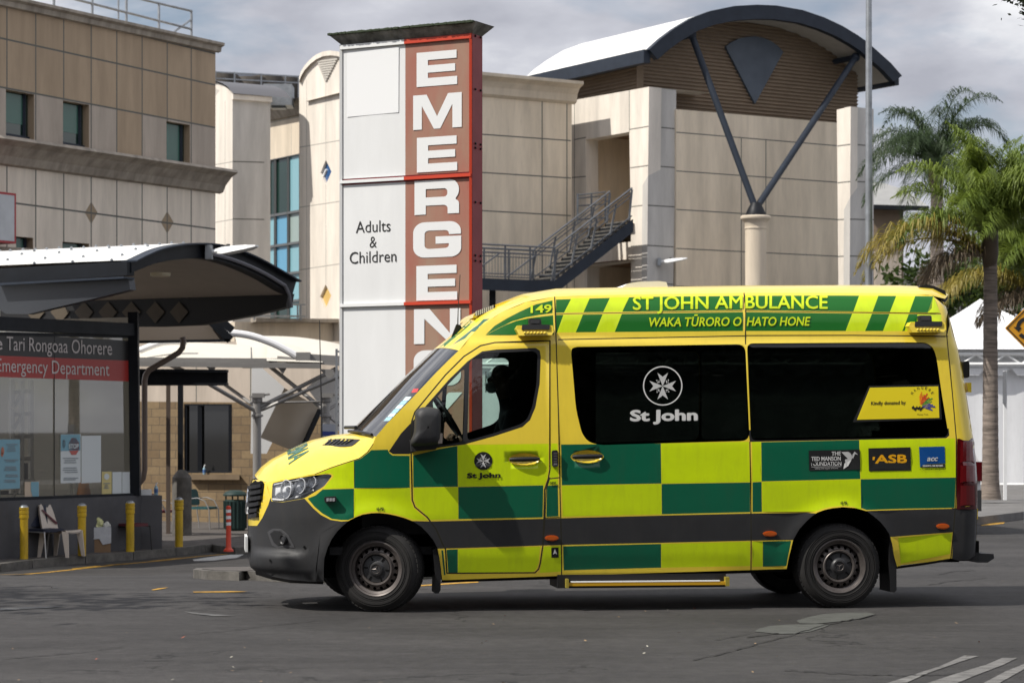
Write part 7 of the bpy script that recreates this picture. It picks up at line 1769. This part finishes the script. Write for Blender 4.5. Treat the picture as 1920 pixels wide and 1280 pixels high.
mb = MB(); oo = [(cx - hs_ + 3, cy), (cx, cy - hs_ + 3), (cx + hs_ - 3, cy), (cx, cy + hs_ - 3)]; ii = [(cx - hs_ + 6, cy), (cx, cy - hs_ + 6), (cx + hs_ - 6, cy), (cx, cy + hs_ - 6)]
for k in range(4): mb.quad(*[P(*q, D_ - .006) for q in (oo[k], oo[(k + 1) % 4], ii[(k + 1) % 4], ii[k])])
for k in range(3):
    a0 = 100 + k * 120; n = 8
    for i in range(n):
        aa, ab = R(a0 + 75 * i / n), R(a0 + 75 * (i + 1) / n); mb.quad(*[P(cx + r_ * math.cos(t), cy - r_ * math.sin(t), D_ - .006) for r_, t in ((14, aa), (14, ab), (21, ab), (21, aa))])
    t = R(a0 + 75); t2 = R(a0 + 104); mb.poly([P(cx + r_ * math.cos(q), cy - r_ * math.sin(q), D_ - .006) for r_, q in ((10, t), (17.5, t2), (26, t))])
mb.build('roundabout_symbol', M['black'], pl_, fix=False)
mb = MB(); mb.bar(P(cx, 575, D_ + .06), Vector((P(cx, 575, D_).x, D_ + .06, 0)), .06); mb.build('post', M['galv'], o)
D_ = 40 * KD; o = thing('sign_post', 'thin white post carrying a grey sign plate seen edge on', 'sign', P(1884, 935, D_)); mb = MB(); mb.bar(P(1884.5, 695, D_), P(1884.5, 937, D_), .048); mb.build('post', M['white'], o); mb = MB(); mb.hexa([P(1880, 756, D_ - .1), P(1886, 756, D_ - .1), P(1886, 756, D_ + .5), P(1880, 756, D_ + .5), P(1880, 697, D_ - .1), P(1886, 695, D_ - .1), P(1886, 695, D_ + .5), P(1880, 697, D_ + .5)]); mb.build('plate', mat('plate_grey', (.30, .31, .33), .4, .4), o)
# ---------------------------------------------------------------- marquee
D_ = 60 * KD; mq = thing('marquee', 'long white marquee tent with truss eaves behind the ambulance', 'tent', P(1500, 930, D_)); wt = mat('marquee_white', (.78, .79, .81), .55, var=.05, vscale=1, grime=.12, bump=.25, bscale=1.6)
X0_, X1_ = P(880, 700, D_).x, P(2080, 700, D_).x; ze, zp = P(0, 655, D_).z, P(0, 560, D_).z; zb = P(0, 932, D_).z
mb = MB(); n = 60; rows = []
for i in range(n + 1):
    x = lerp(X0_, X1_, i / n); o_ = .04 * math.sin(i * 1.9); rows.append([Vector((x, D_ + .1 + o_, zb)), Vector((x, D_ + .1 + o_ * .6, lerp(zb, ze, .6))), Vector((x, D_ + .1, ze))])
mb.grid(rows); mb.build('side_wall', wt, mq, smooth=True)
span = (P(1838, 0, D_ + 4).x - P(1388, 0, D_ + 4).x); tops = []
for k in (-1, 0, 1):
    cx_ = P(1838, 0, D_ + 4).x + k * span; mb = MB(); ap = Vector((cx_, D_ + 4, P(0, 560, D_ + 4).z)); n = 14; h = span / 2; cor = [Vector((cx_ + sx * h, D_ + 4 + sy * 4.2, ze)) for sx, sy in ((-1, -1), (1, -1), (1, 1), (-1, 1))]
    for j in range(4):
        a_, b_ = cor[j], cor[(j + 1) % 4]; rows = []
        for i in range(n + 1):
            t = i / n; hh = (1 - t) ** 1.7; rows.append([Vector((lerp(ap.x, lerp(a_.x, b_.x, u), t), lerp(ap.y, lerp(a_.y, b_.y, u), t), lerp(ze, ap.z, hh))) for u in [q / 8 for q in range(9)]])
        mb.grid(rows)
    mb.build('roof', wt, mq, smooth=True)
mb = MB(); zt2_, zt1_ = P(0, 664, D_).z, P(0, 683, D_).z
mb.tube([Vector((X0_, D_ - .1, zt2_)), Vector((X1_, D_ - .1, zt2_))], .045, 6); mb.tube([Vector((X0_, D_ - .1, zt1_)), Vector((X1_, D_ - .1, zt1_))], .05, 6); n = int((X1_ - X0_) / .35)
for i in range(n): x = lerp(X0_, X1_, i / n); x2 = lerp(X0_, X1_, (i + 1) / n); mb.tube([Vector((x, D_ - .1, zt1_ if i % 2 else zt2_)), Vector((x2, D_ - .1, zt2_ if i % 2 else zt1_))], .025, 5)
mb.build('eaves_truss', M['white'], mq)
mb = MB(); mb.quad(Vector((X0_, D_ + .3, zt2_ + .1)), Vector((X1_, D_ + .3, zt2_ + .1)), Vector((X1_, D_ + .3, zt1_)), Vector((X0_, D_ + .3, zt1_))); mb.build('eaves_shadow_gap', mat('eaves_shade', (.18, .16, .14), .8), mq)  # dark strip behind the truss, eaves shade put into its colour
mb = MB()
for i in range(26):
    xa, xb = lerp(X0_, X1_, i / 26), lerp(X0_, X1_, (i + .92) / 26); z_ = P(0, 690, D_).z; mb.poly([Vector((xa, D_ - .06, z_)), Vector((xb, D_ - .06, z_)), Vector((lerp(xa, xb, .75), D_ - .06, z_ - .17)), Vector((lerp(xa, xb, .25), D_ - .06, z_ - .17))])
mb.build('valance', wt, mq)
mb = MB(); zl0, zl1 = P(0, 930, D_ - .6).z, P(0, 908, D_ - .6).z
for z in (zl0, zl1): mb.tube([Vector((X0_, D_ - .6, z)), Vector((X1_, D_ - .6, z))], .04, 6)
n = int((X1_ - X0_) / .4)
for i in range(n): x = lerp(X0_, X1_, i / n); x2 = lerp(X0_, X1_, (i + 1) / n); mb.tube([Vector((x, D_ - .6, zl0 if i % 2 else zl1)), Vector((x2, D_ - .6, zl1 if i % 2 else zl0))], .022, 5)
mb.build('base_truss', M['white'], mq)
# ---------------------------------------------------------------- white car behind the ambulance tail
D_ = 34 * KD; cr = thing('parked_car', 'white car mostly hidden behind the ambulance tail beside the palm', 'car', Vector((P(1760, 900, D_).x, D_, 0))); xr = P(1841.5, 900, D_).x; w_ = 1.72; xc = xr - w_ / 2
mw = mat('car_white', (.74, .75, .76), .3, coat=.6)
rows = []
for y, hw_, zs in ((0, .84, None), (.15, .86, None), (1.2, .86, None), (3.0, .86, None), (4.0, .82, None), (4.2, .74, None)):
    top = interp([(0, 1.35), (.15, 1.46), (1.2, 1.50), (2.2, 1.45), (3.0, .98), (4.0, .86), (4.2, .7)], y)
    rows.append([Vector((xc + hw_ * a, D_ + y, b)) for a, b in ((-.96, .32), (-1, .55), (-1, .95), (-.96, 1.0 if top > 1.1 else top * .95), (-.80, top - .05), (-.5, top), (.5, top), (.80, top - .05), (.96, 1.0 if top > 1.1 else top * .95), (1, .95), (1, .55), (.96, .32))])
mb = MB(); mb.grid(rows); mb.poly(rows[0]); mb.poly(rows[-1]); mb.build('body', mw, cr, smooth=True, angle=50)
mb = MB(); mb.quad(*[Vector((xc + a, D_ - .012, b)) for a, b in ((-.7, .98), (.7, .98), (.62, 1.40), (-.62, 1.40))]); mb.build('rear_window', M['wglass'], cr)
mb = MB(); mb.box(Vector((xc, D_ - .03, .46)), (1.66, .16, .28)); mb.build('bumper', V['plastic'], cr)
for sx in (-1, 1):
    mb = MB(); mb.box(Vector((xc + sx * .78, D_ + .0, .85)), (.14, .10, .26)); mb.build('tail_light', V['red'], cr)
    for y in (.75, 3.35): mb = MB(); mb.lathe([(.001, .02), (.18, .02), (.30, .03), (.32, .0), (.32, -.18), (.001, -.18)], c=Vector((xc + sx * .86, D_ + y, .32)), axis=(sx, 0, 0), n=24); mb.build('wheel', V['tyre'], cr, smooth=True)
# ================================================================== PALMS, TREES
def leafmat(name, c, c2, rough=.5):
    m = mat(name, (*c, 1), rough, col2=(*c2, 1), vscale=1.6, spec=.4)
    b = m.node_tree.nodes['Principled BSDF']
    nt = m.node_tree; out = [n for n in nt.nodes if n.type == 'OUTPUT_MATERIAL'][0]; tr = nt.nodes.new('ShaderNodeBsdfTranslucent'); mx = nt.nodes.new('ShaderNodeMixShader'); mx.inputs[0].default_value = .38
    nt.links.new(b.inputs['Base Color'].links[0].from_socket, tr.inputs[0]); nt.links.new(b.outputs[0], mx.inputs[1]); nt.links.new(tr.outputs[0], mx.inputs[2]); nt.links.new(mx.outputs[0], out.inputs[0])
    return m
M['palm'] = leafmat('palm_green', (.24, .30, .045), (.10, .16, .028)); M['palmdark'] = leafmat('palm_dark_green', (.060, .095, .035), (.032, .055, .025)); M['palmdry'] = leafmat('palm_yellowed', (.36, .27, .05), (.22, .20, .04)); M['palmdead'] = leafmat('palm_dead', (.20, .15, .10), (.10, .075, .05))
M['palmtrunk'] = mat('palm_trunk', (.22, .18, .15), .9, var=.6, vscale=3, stretch=(1, 1, 9), bump=.6, bscale=14)
def frond(mb, base, az, elev, L, droop, rnd, mi=0, n=44, leaf=.60, width=.0105, mi2=None):
    """one feather leaf: arching rib with two rows of drooping leaflets"""
    p = Vector(base); d = Vector((math.cos(az) * math.cos(elev), math.sin(az) * math.cos(elev), math.sin(elev))); pts = [p.copy()]; st = L / n
    for i in range(n):
        d = (d + Vector((0, 0, -droop * st * (.35 + 1.6 * i / n)))).normalized(); p = p + d * st; pts.append(p.copy())
    mb.tube(pts[::4] + [pts[-1]], [max(.004, .022 * (1 - k / (len(pts[::4]) + 1))) for k in range(len(pts[::4]) + 1)], 5, mi)
    for i in range(5, n + 1):
        t = i / n; d = (pts[i] - pts[i - 1]).normalized(); sd = d.cross(Vector((0, 0, 1)))
        if sd.length < .05: sd = Vector((1, 0, 0))
        sd.normalize(); up = sd.cross(d)
        ll = leaf * (math.sin(math.pi * min(1, .15 + t * .9)) ** .6 + .12) * rnd.uniform(.8, 1.1)
        for s in (1, -1):
            for rep in range(3):
                v = (sd * s * rnd.uniform(.5, 1.1) + d * rnd.uniform(.3, 1.1) + up * rnd.uniform(-.3, .8)).normalized()
                q0_ = pts[i] - d * st * rnd.random(); q1_ = q0_ + v * ll * .5; v2 = (v + Vector((0, 0, -rnd.uniform(.8, 1.9)))).normalized(); q2_ = q1_ + v2 * ll * .5
                w = v.cross(Vector((0, 0, 1)) + sd * .3).normalized() * width * rnd.uniform(.7, 1.2)
                k = mi if (mi2 is None or rnd.random() > .25) else mi2
                mb.add([q0_ - w * .4, q0_ + w * .4, q1_ + w, q1_ - w, q2_], [(0, 1, 2, 3), (3, 2, 4)], k)
def palm(x, yb, D, ytop, rt, rb, label, crowns, mats, seed):
    base = Vector((P(x, yb, D).x, D, P(x, yb, D).z)); top = P(x - 1, ytop, D); rnd = random.Random(seed)
    o = thing('palm_tree', label, 'palm', base); mb = MB(); n = 44; prof = []
    for i in range(n + 1):
        t = i / n; z = t * (top.z - base.z); r_ = lerp(rb, rt, t ** .7) * (1.0 + .28 * math.exp(-t * 22)) * (1 + .03 * (i % 2)); prof.append((r_, z))
    mb.lathe(prof, c=base, n=18); mb.build('trunk', M['palmtrunk'], o, smooth=True, angle=60)
    mb = MB(); mb.lathe([(rt, -.1), (rt * 1.3, .15), (rt * 1.25, .55), (rt * .7, .95), (.02, 1.1)], c=top, n=14); mb.build('crownshaft', mats[2] if len(mats) > 2 else mats[0], o, smooth=True)
    mb = MB()
    for (az, el, L, dr, mi) in crowns(rnd): frond(mb, top + Vector((0, 0, .45 if mi == 0 else .1)), az, el, L, dr, rnd, mi, mi2=None)
    mb.build('crown', mats, o, fix=False)
def near_crown(r):
    c = []
    for i in range(30): a = i * 2.399 + r.uniform(-.2, .2); c.append((a, R(r.uniform(44, 82)), r.uniform(1.7, 2.35), r.uniform(.55, .85), 0))
    for i in range(11): a = i * .571 + r.uniform(-.2, .2); c.append((a, R(r.uniform(30, 50)), r.uniform(1.9, 2.4), r.uniform(.6, .85), 0))
    for a in (2.85, 3.15, 3.5): c.append((a, R(r.uniform(30, 40)), r.uniform(2.5, 2.9), .70, 1))
    for a in (2.9, 3.5): c.append((a, R(r.uniform(-5, 12)), 1.5, 1.0, 2))
    return c
palm(1857, 936, 44.5 * KD, 492, .115, .15, 'palm with bright green and yellowing fronds, its ringed trunk beside the ambulance tail', near_crown, [M['palm'], M['palmdry'], M['palmdead']], 11)
def far_crown(r):
    c = []
    for i in range(15): c.append((i * 2.399, R(r.uniform(42, 78)), r.uniform(2.3, 2.9), r.uniform(.8, 1.1), 0))
    for i in range(14): c.append((i * .449, R(r.uniform(5, 45)), r.uniform(2.4, 2.9), r.uniform(.6, .85), 0))
    return c
palm(1757, 930, 66 * KD, 345, .16, .22, 'taller dark green palm behind the lamp post, its crown against the clouds', far_crown, [M['palmdark'], M['palmdry'], M['palmdead']], 5)
palm(1945, 936, 52 * KD, 560, .12, .16, 'short palm with yellow green fronds at the right edge above the warning sign', near_crown, [M['palm'], M['palmdry'], M['palmdead']], 23)
def leafblob(mb, c, rx, ry, rz, n, s, rnd, mi=0, clump=7, flat=.5):
    cl = [(rnd.gauss(0, .5), rnd.gauss(0, .5), rnd.gauss(0, .45)) for _ in range(clump)]
    for i in range(n):
        q = rnd.choice(cl); u = Vector((q[0] + rnd.gauss(0, .28), q[1] + rnd.gauss(0, .28), q[2] + rnd.gauss(0, .26)))
        p = Vector(c) + Vector((u.x * rx, u.y * ry, u.z * rz)); a = Vector((rnd.gauss(0, 1), rnd.gauss(0, 1), rnd.gauss(0, .7))).normalized(); b = a.cross(Vector((rnd.gauss(0, 1), rnd.gauss(0, 1), rnd.gauss(0, 1)))).normalized(); k = s * rnd.uniform(.6, 1.3)
        mb.add([p - a * k, p + b * k * flat, p + a * k, p - b * k * flat], [(0, 1, 2, 3)], mi if isinstance(mi, int) else rnd.choice(mi))
M['leaf'] = leafmat('shrub_leaf', (.075, .115, .022), (.03, .055, .014)); M['leafdark'] = leafmat('tree_leaf_dark', (.022, .033, .014), (.010, .018, .008))
def shrub(x, y, D, rx, rz, label, m, n=2600, seed=1, s=.12):
    c = P(x, y, D); o = thing('shrub', label, 'shrub', Vector((c.x, D, 0))); rnd = random.Random(seed); mb = MB(); leafblob(mb, c, rx, rx, rz, n, s, rnd, 0, 12); mb.build('foliage', m, o, fix=False)
    mb = MB()
    for k in range(5): a = k * 1.26; mb.tube([Vector((c.x, D, 0)), Vector((c.x + .4 * rx * math.cos(a), D + .4 * rx * math.sin(a), c.z * .6)), c + Vector((.6 * rx * math.cos(a), .6 * rx * math.sin(a), rz * .3))], [.08, .05, .015], 6)
    mb.build('stems', M['palmtrunk'], o)
shrub(1760, 520, 84 * KD, 1.5, 1.3, 'green bushy tree behind the marquee left of the near palm', M['leaf'], 2600, 3, .14)
shrub(1905, 520, 80 * KD, 1.5, 1.5, 'olive green bushy tree behind the marquee at the right edge', M['leaf'], 2600, 4, .14)
shrub(1825, 545, 88 * KD, 1.4, .9, 'low green bush just above the marquee ridge', M['palm'], 1800, 9, .13)
# broadleaf tree whose twigs hang into the top right corner
def tree(base, h, label, crown_c, rx, rz, n, s, m, seed, tr=.16, ry=None, clump=26):
    o = thing('tree', label, 'tree', base); rnd = random.Random(seed); mb = MB(); b = Vector(base); c = Vector(crown_c)
    mb.tube([b, b.lerp(c, .4) + Vector((.15, .1, 0)), b.lerp(c, .75), c], [tr * 1.3, tr, tr * .7, tr * .4], 10)
    for k in range(9):
        a = k * .7; q = b.lerp(c, .55 + .04 * k); e = c + Vector((rx * .75 * math.cos(a), (ry or rx) * .75 * math.sin(a), rz * rnd.uniform(-.4, .6))); mb.tube([q, q.lerp(e, .5) + Vector((0, 0, .2)), e], [tr * .45, tr * .25, .015], 6)
    mb.build('trunk', M['palmtrunk'], o, smooth=True); mb = MB(); leafblob(mb, c, rx, ry or rx, rz, n, s, rnd, 0, clump); mb.build('crown', m, o, fix=False)
cc = P(1965, -42, 22)
tree((cc.x + .6, 22.3, 0), 6, 'dark leafed tree whose twigs hang into the top right corner', cc + Vector((.04, 0, .03)), .42, .38, 4200, .030, M['leafdark'], 8, .07)
# kerbside trees out of frame on the photographer's side: they shade the road at the left and fill the window reflections
tree((-11.6, 17.4, 0), 7, 'street tree shading the road left of the frame', (-11.3, 17.5, 6.2), 2.0, 1.5, 5200, .14, M['leafdark'], 31, .18)
tl_ = MB(); rnd = random.Random(77)
for i in range(26):
    x = -34 + i * 2.9 + rnd.uniform(-.6, .6); y = -11 + rnd.uniform(-1.5, 1.5); hh = rnd.uniform(6.5, 8.2)
    leafblob(tl_, Vector((x, y, hh)), 2.4, 1.8, 6.5, 800, .34, rnd, 0, 14); tl_.ball((x, y - .8, hh), 1, 8, 0, (2.3, 1.0, 6.6))  # solid cores added so no sky shows through the crowns in reflections
for i in range(16):
    x = -36 + i * 4.6 + rnd.uniform(-.8, .8); hh = rnd.uniform(10.5, 12.5)
    leafblob(tl_, Vector((x, -19, hh)), 3.8, 2.0, 8.5, 800, .5, rnd, 0, 16); tl_.ball((x, -20, hh), 1, 8, 0, (3.6, 1.2, 8.6))  # cores added here too, closing sky gaps mirrored in the glass
tl_.box((0, -12.5, 1.6), (76, 1.6, 3.2)); leafblob(tl_, Vector((0, -11.4, 1.6)), 36, .8, 1.6, 9000, .16, rnd, 0, 90)  # solid block added inside the hedge to keep low reflections dark
stuff(tl_.build('tree_line', M['leafdark'], fix=False), 'dark line of trees across the road behind the photographer', 'trees')
# ================================================================== DRIVER
def skin_body(name, joints, edges, mats, parent, org):
    me = bpy.data.meshes.new(name); me.from_pydata([j[0] for j in joints], edges, []); ob = bpy.data.objects.new(name, me); COL.objects.link(ob)
    sk = ob.modifiers.new('s', 'SKIN'); ob.modifiers.new('u', 'SUBSURF').levels = 2; ob.modifiers['u'].render_levels = 2
    for i, j in enumerate(joints):
        v = me.skin_vertices[0].data[i]; v.radius = j[1] if isinstance(j[1], tuple) else (j[1], j[1]); v.use_root = (i == 0)
    dg = bpy.context.evaluated_depsgraph_get(); m2 = bpy.data.meshes.new_from_object(ob.evaluated_get(dg)); bpy.data.objects.remove(ob); bpy.data.meshes.remove(me)
    m2.name = name
    for m in mats: m2.materials.append(m)
    m2.polygons.foreach_set('use_smooth', [True] * len(m2.polygons))
    o = bpy.data.objects.new(name, m2); COL.objects.link(o); o.parent = parent; return o
hu, hw2 = pl_px(938, 713, -1.38)                 # head centre, van coordinates
pr = thing('person', 'driver in dark uniform, face mask and clear visor at the ambulance wheel', 'person', W3(1.83, VC, 0), rz=TH)
def J(u, v, w, r): return (L3(hu + u, -1.38 + v, hw2 + w), r)
dark_uni = mat('dark_uniform', (.012, .014, .018), .8, var=.2); skinm = mat('skin', (.16, .085, .055), .55); hairm = mat('dark_hair', (.008, .007, .006), .6)
js = [J(.16, 0, -.72, (.15, .11)), J(.15, 0, -.55, (.17, .12)), J(.11, 0, -.38, (.19, .12)), J(.07, 0, -.26, (.13, .08)), J(.04, 0, -.17, .055), J(.015, 0, -.09, .055), J(.0, 0, -.02, (.075, .09)), J(.0, 0, .06, (.078, .09)), J(.012, 0, .11, .05),
      J(.08, .20, -.28, .062), J(.0, .25, -.50, .05), J(-.22, .16, -.56, .040), J(-.33, .12, -.50, .034), J(-.38, .11, -.47, .036),
      J(.08, -.20, -.28, .062), J(.0, -.25, -.50, .05), J(-.22, -.16, -.56, .040), J(-.33, -.12, -.50, .034), J(-.38, -.11, -.47, .036),
      J(-.05, .11, -.76, .09), J(-.33, .12, -.74, .075), J(-.42, .12, -1.05, .055), J(-.05, -.11, -.76, .09), J(-.33, -.12, -.74, .075), J(-.42, -.12, -1.05, .055)]
es_ = [(0, 1), (1, 2), (2, 3), (3, 4), (4, 5), (5, 6), (6, 7), (7, 8), (2, 9), (9, 10), (10, 11), (11, 12), (12, 13), (2, 14), (14, 15), (15, 16), (16, 17), (17, 18), (0, 19), (19, 20), (20, 21), (0, 22), (22, 23), (23, 24)]
bd = skin_body('body', js, es_, [skinm, dark_uni], pr, None)
zc_ = hw2 - .15
for p_ in bd.data.polygons:
    c = p_.center
    hand = c.x < (hu - .34 - 1.83) and c.z > hw2 - .56
    p_.material_index = 0 if (c.z > zc_ or hand) else 1
hd = MB()
for (u, v, w, r, sc) in ((-.085, 0, .0, .022, (1.2, .8, 1.3)), (-.066, 0, -.062, .035, (1, 1.2, .9))): hd.ball(L3(hu + u, -1.38 + v, hw2 + w), r, 8, 0, sc)
hd.build('nose', skinm, bd, smooth=True)
for s in (1, -1):
    e = MB(); e.ball(L3(hu + .015, -1.38 + s * .083, hw2 + .005), .028, 8, 0, (.7, .35, 1.1)); e.build('ear', skinm, bd, smooth=True)
    e = MB(); e.ball(L3(hu - .078, -1.38 + s * .032, hw2 + .025), .012, 6); e.build('eye', mat('eye_white', (.5, .5, .48), .3) if s > 0 else bpy.data.materials['eye_white'], bd, smooth=True)
    for k in range(5):      # fingers wrapped on the wheel rim
        f_ = MB(); b0 = L3(hu - .385, -1.38 + s * .11 - .030 + k * .016, hw2 - .465); ln = (.035, .045, .05, .046, .036)[k]
        f_.tube([b0, b0 + Vector((-ln * .6, 0, .012)), b0 + Vector((-ln, 0, -.012)), b0 + Vector((-ln * .8, 0, -.035))], [.010, .010, .009, .007], 8); f_.build('finger', skinm, bd, smooth=True)
ha = MB(); rows = []
for i in range(11):
    row = []
    for k in range(25):
        az = 2 * math.pi * k / 24; fr_ = max(0.0, -math.cos(az)); mx_t = R(lerp(112, 62, fr_ ** .6)); t = mx_t * i / 10
        row.append(L3(hu + .012 + (.098 if math.cos(az) > 0 else .092) * math.sin(t) * math.cos(az), -1.38 + .086 * math.sin(t) * math.sin(az), hw2 + .040 + .092 * math.cos(t)))
    rows.append(row)
ha.grid(rows)
ha.build('hair', hairm, bd, smooth=True)
mk = MB(); mk.ball(L3(hu - .072, -1.38, hw2 - .058), .052, 10, 0, (1.05, .95, .95)); mkm = mat('pale_mask', (.66, .70, .70), .6); nt_ = mkm.node_tree; tr_ = nt_.nodes.new('ShaderNodeBsdfTranslucent'); tr_.inputs[0].default_value = (.9, .93, .93, 1); mx_ = nt_.nodes.new('ShaderNodeMixShader'); mx_.inputs[0].default_value = .8
nt_.links.new(nt_.nodes['Principled BSDF'].outputs[0], mx_.inputs[1]); nt_.links.new(tr_.outputs[0], mx_.inputs[2]); nt_.links.new(mx_.outputs[0], [n for n in nt_.nodes if n.type == 'OUTPUT_MATERIAL'][0].inputs[0])
mk.build('face_mask', mkm, bd, smooth=True)
vz = MB(); rows = []
for i in range(7):
    w = lerp(.075, -.10, i / 6); rows.append([L3(hu + .02 - .145 * math.cos(a) * 1.0, -1.38 + .12 * math.sin(a), hw2 + w) for a in [R(-60 + 15 * k) for k in range(9)]])
vz.grid(rows); vz.build('visor', glass_mat('visor', (.95, .98, .98), .93, .6, 1.06), bd, smooth=True)
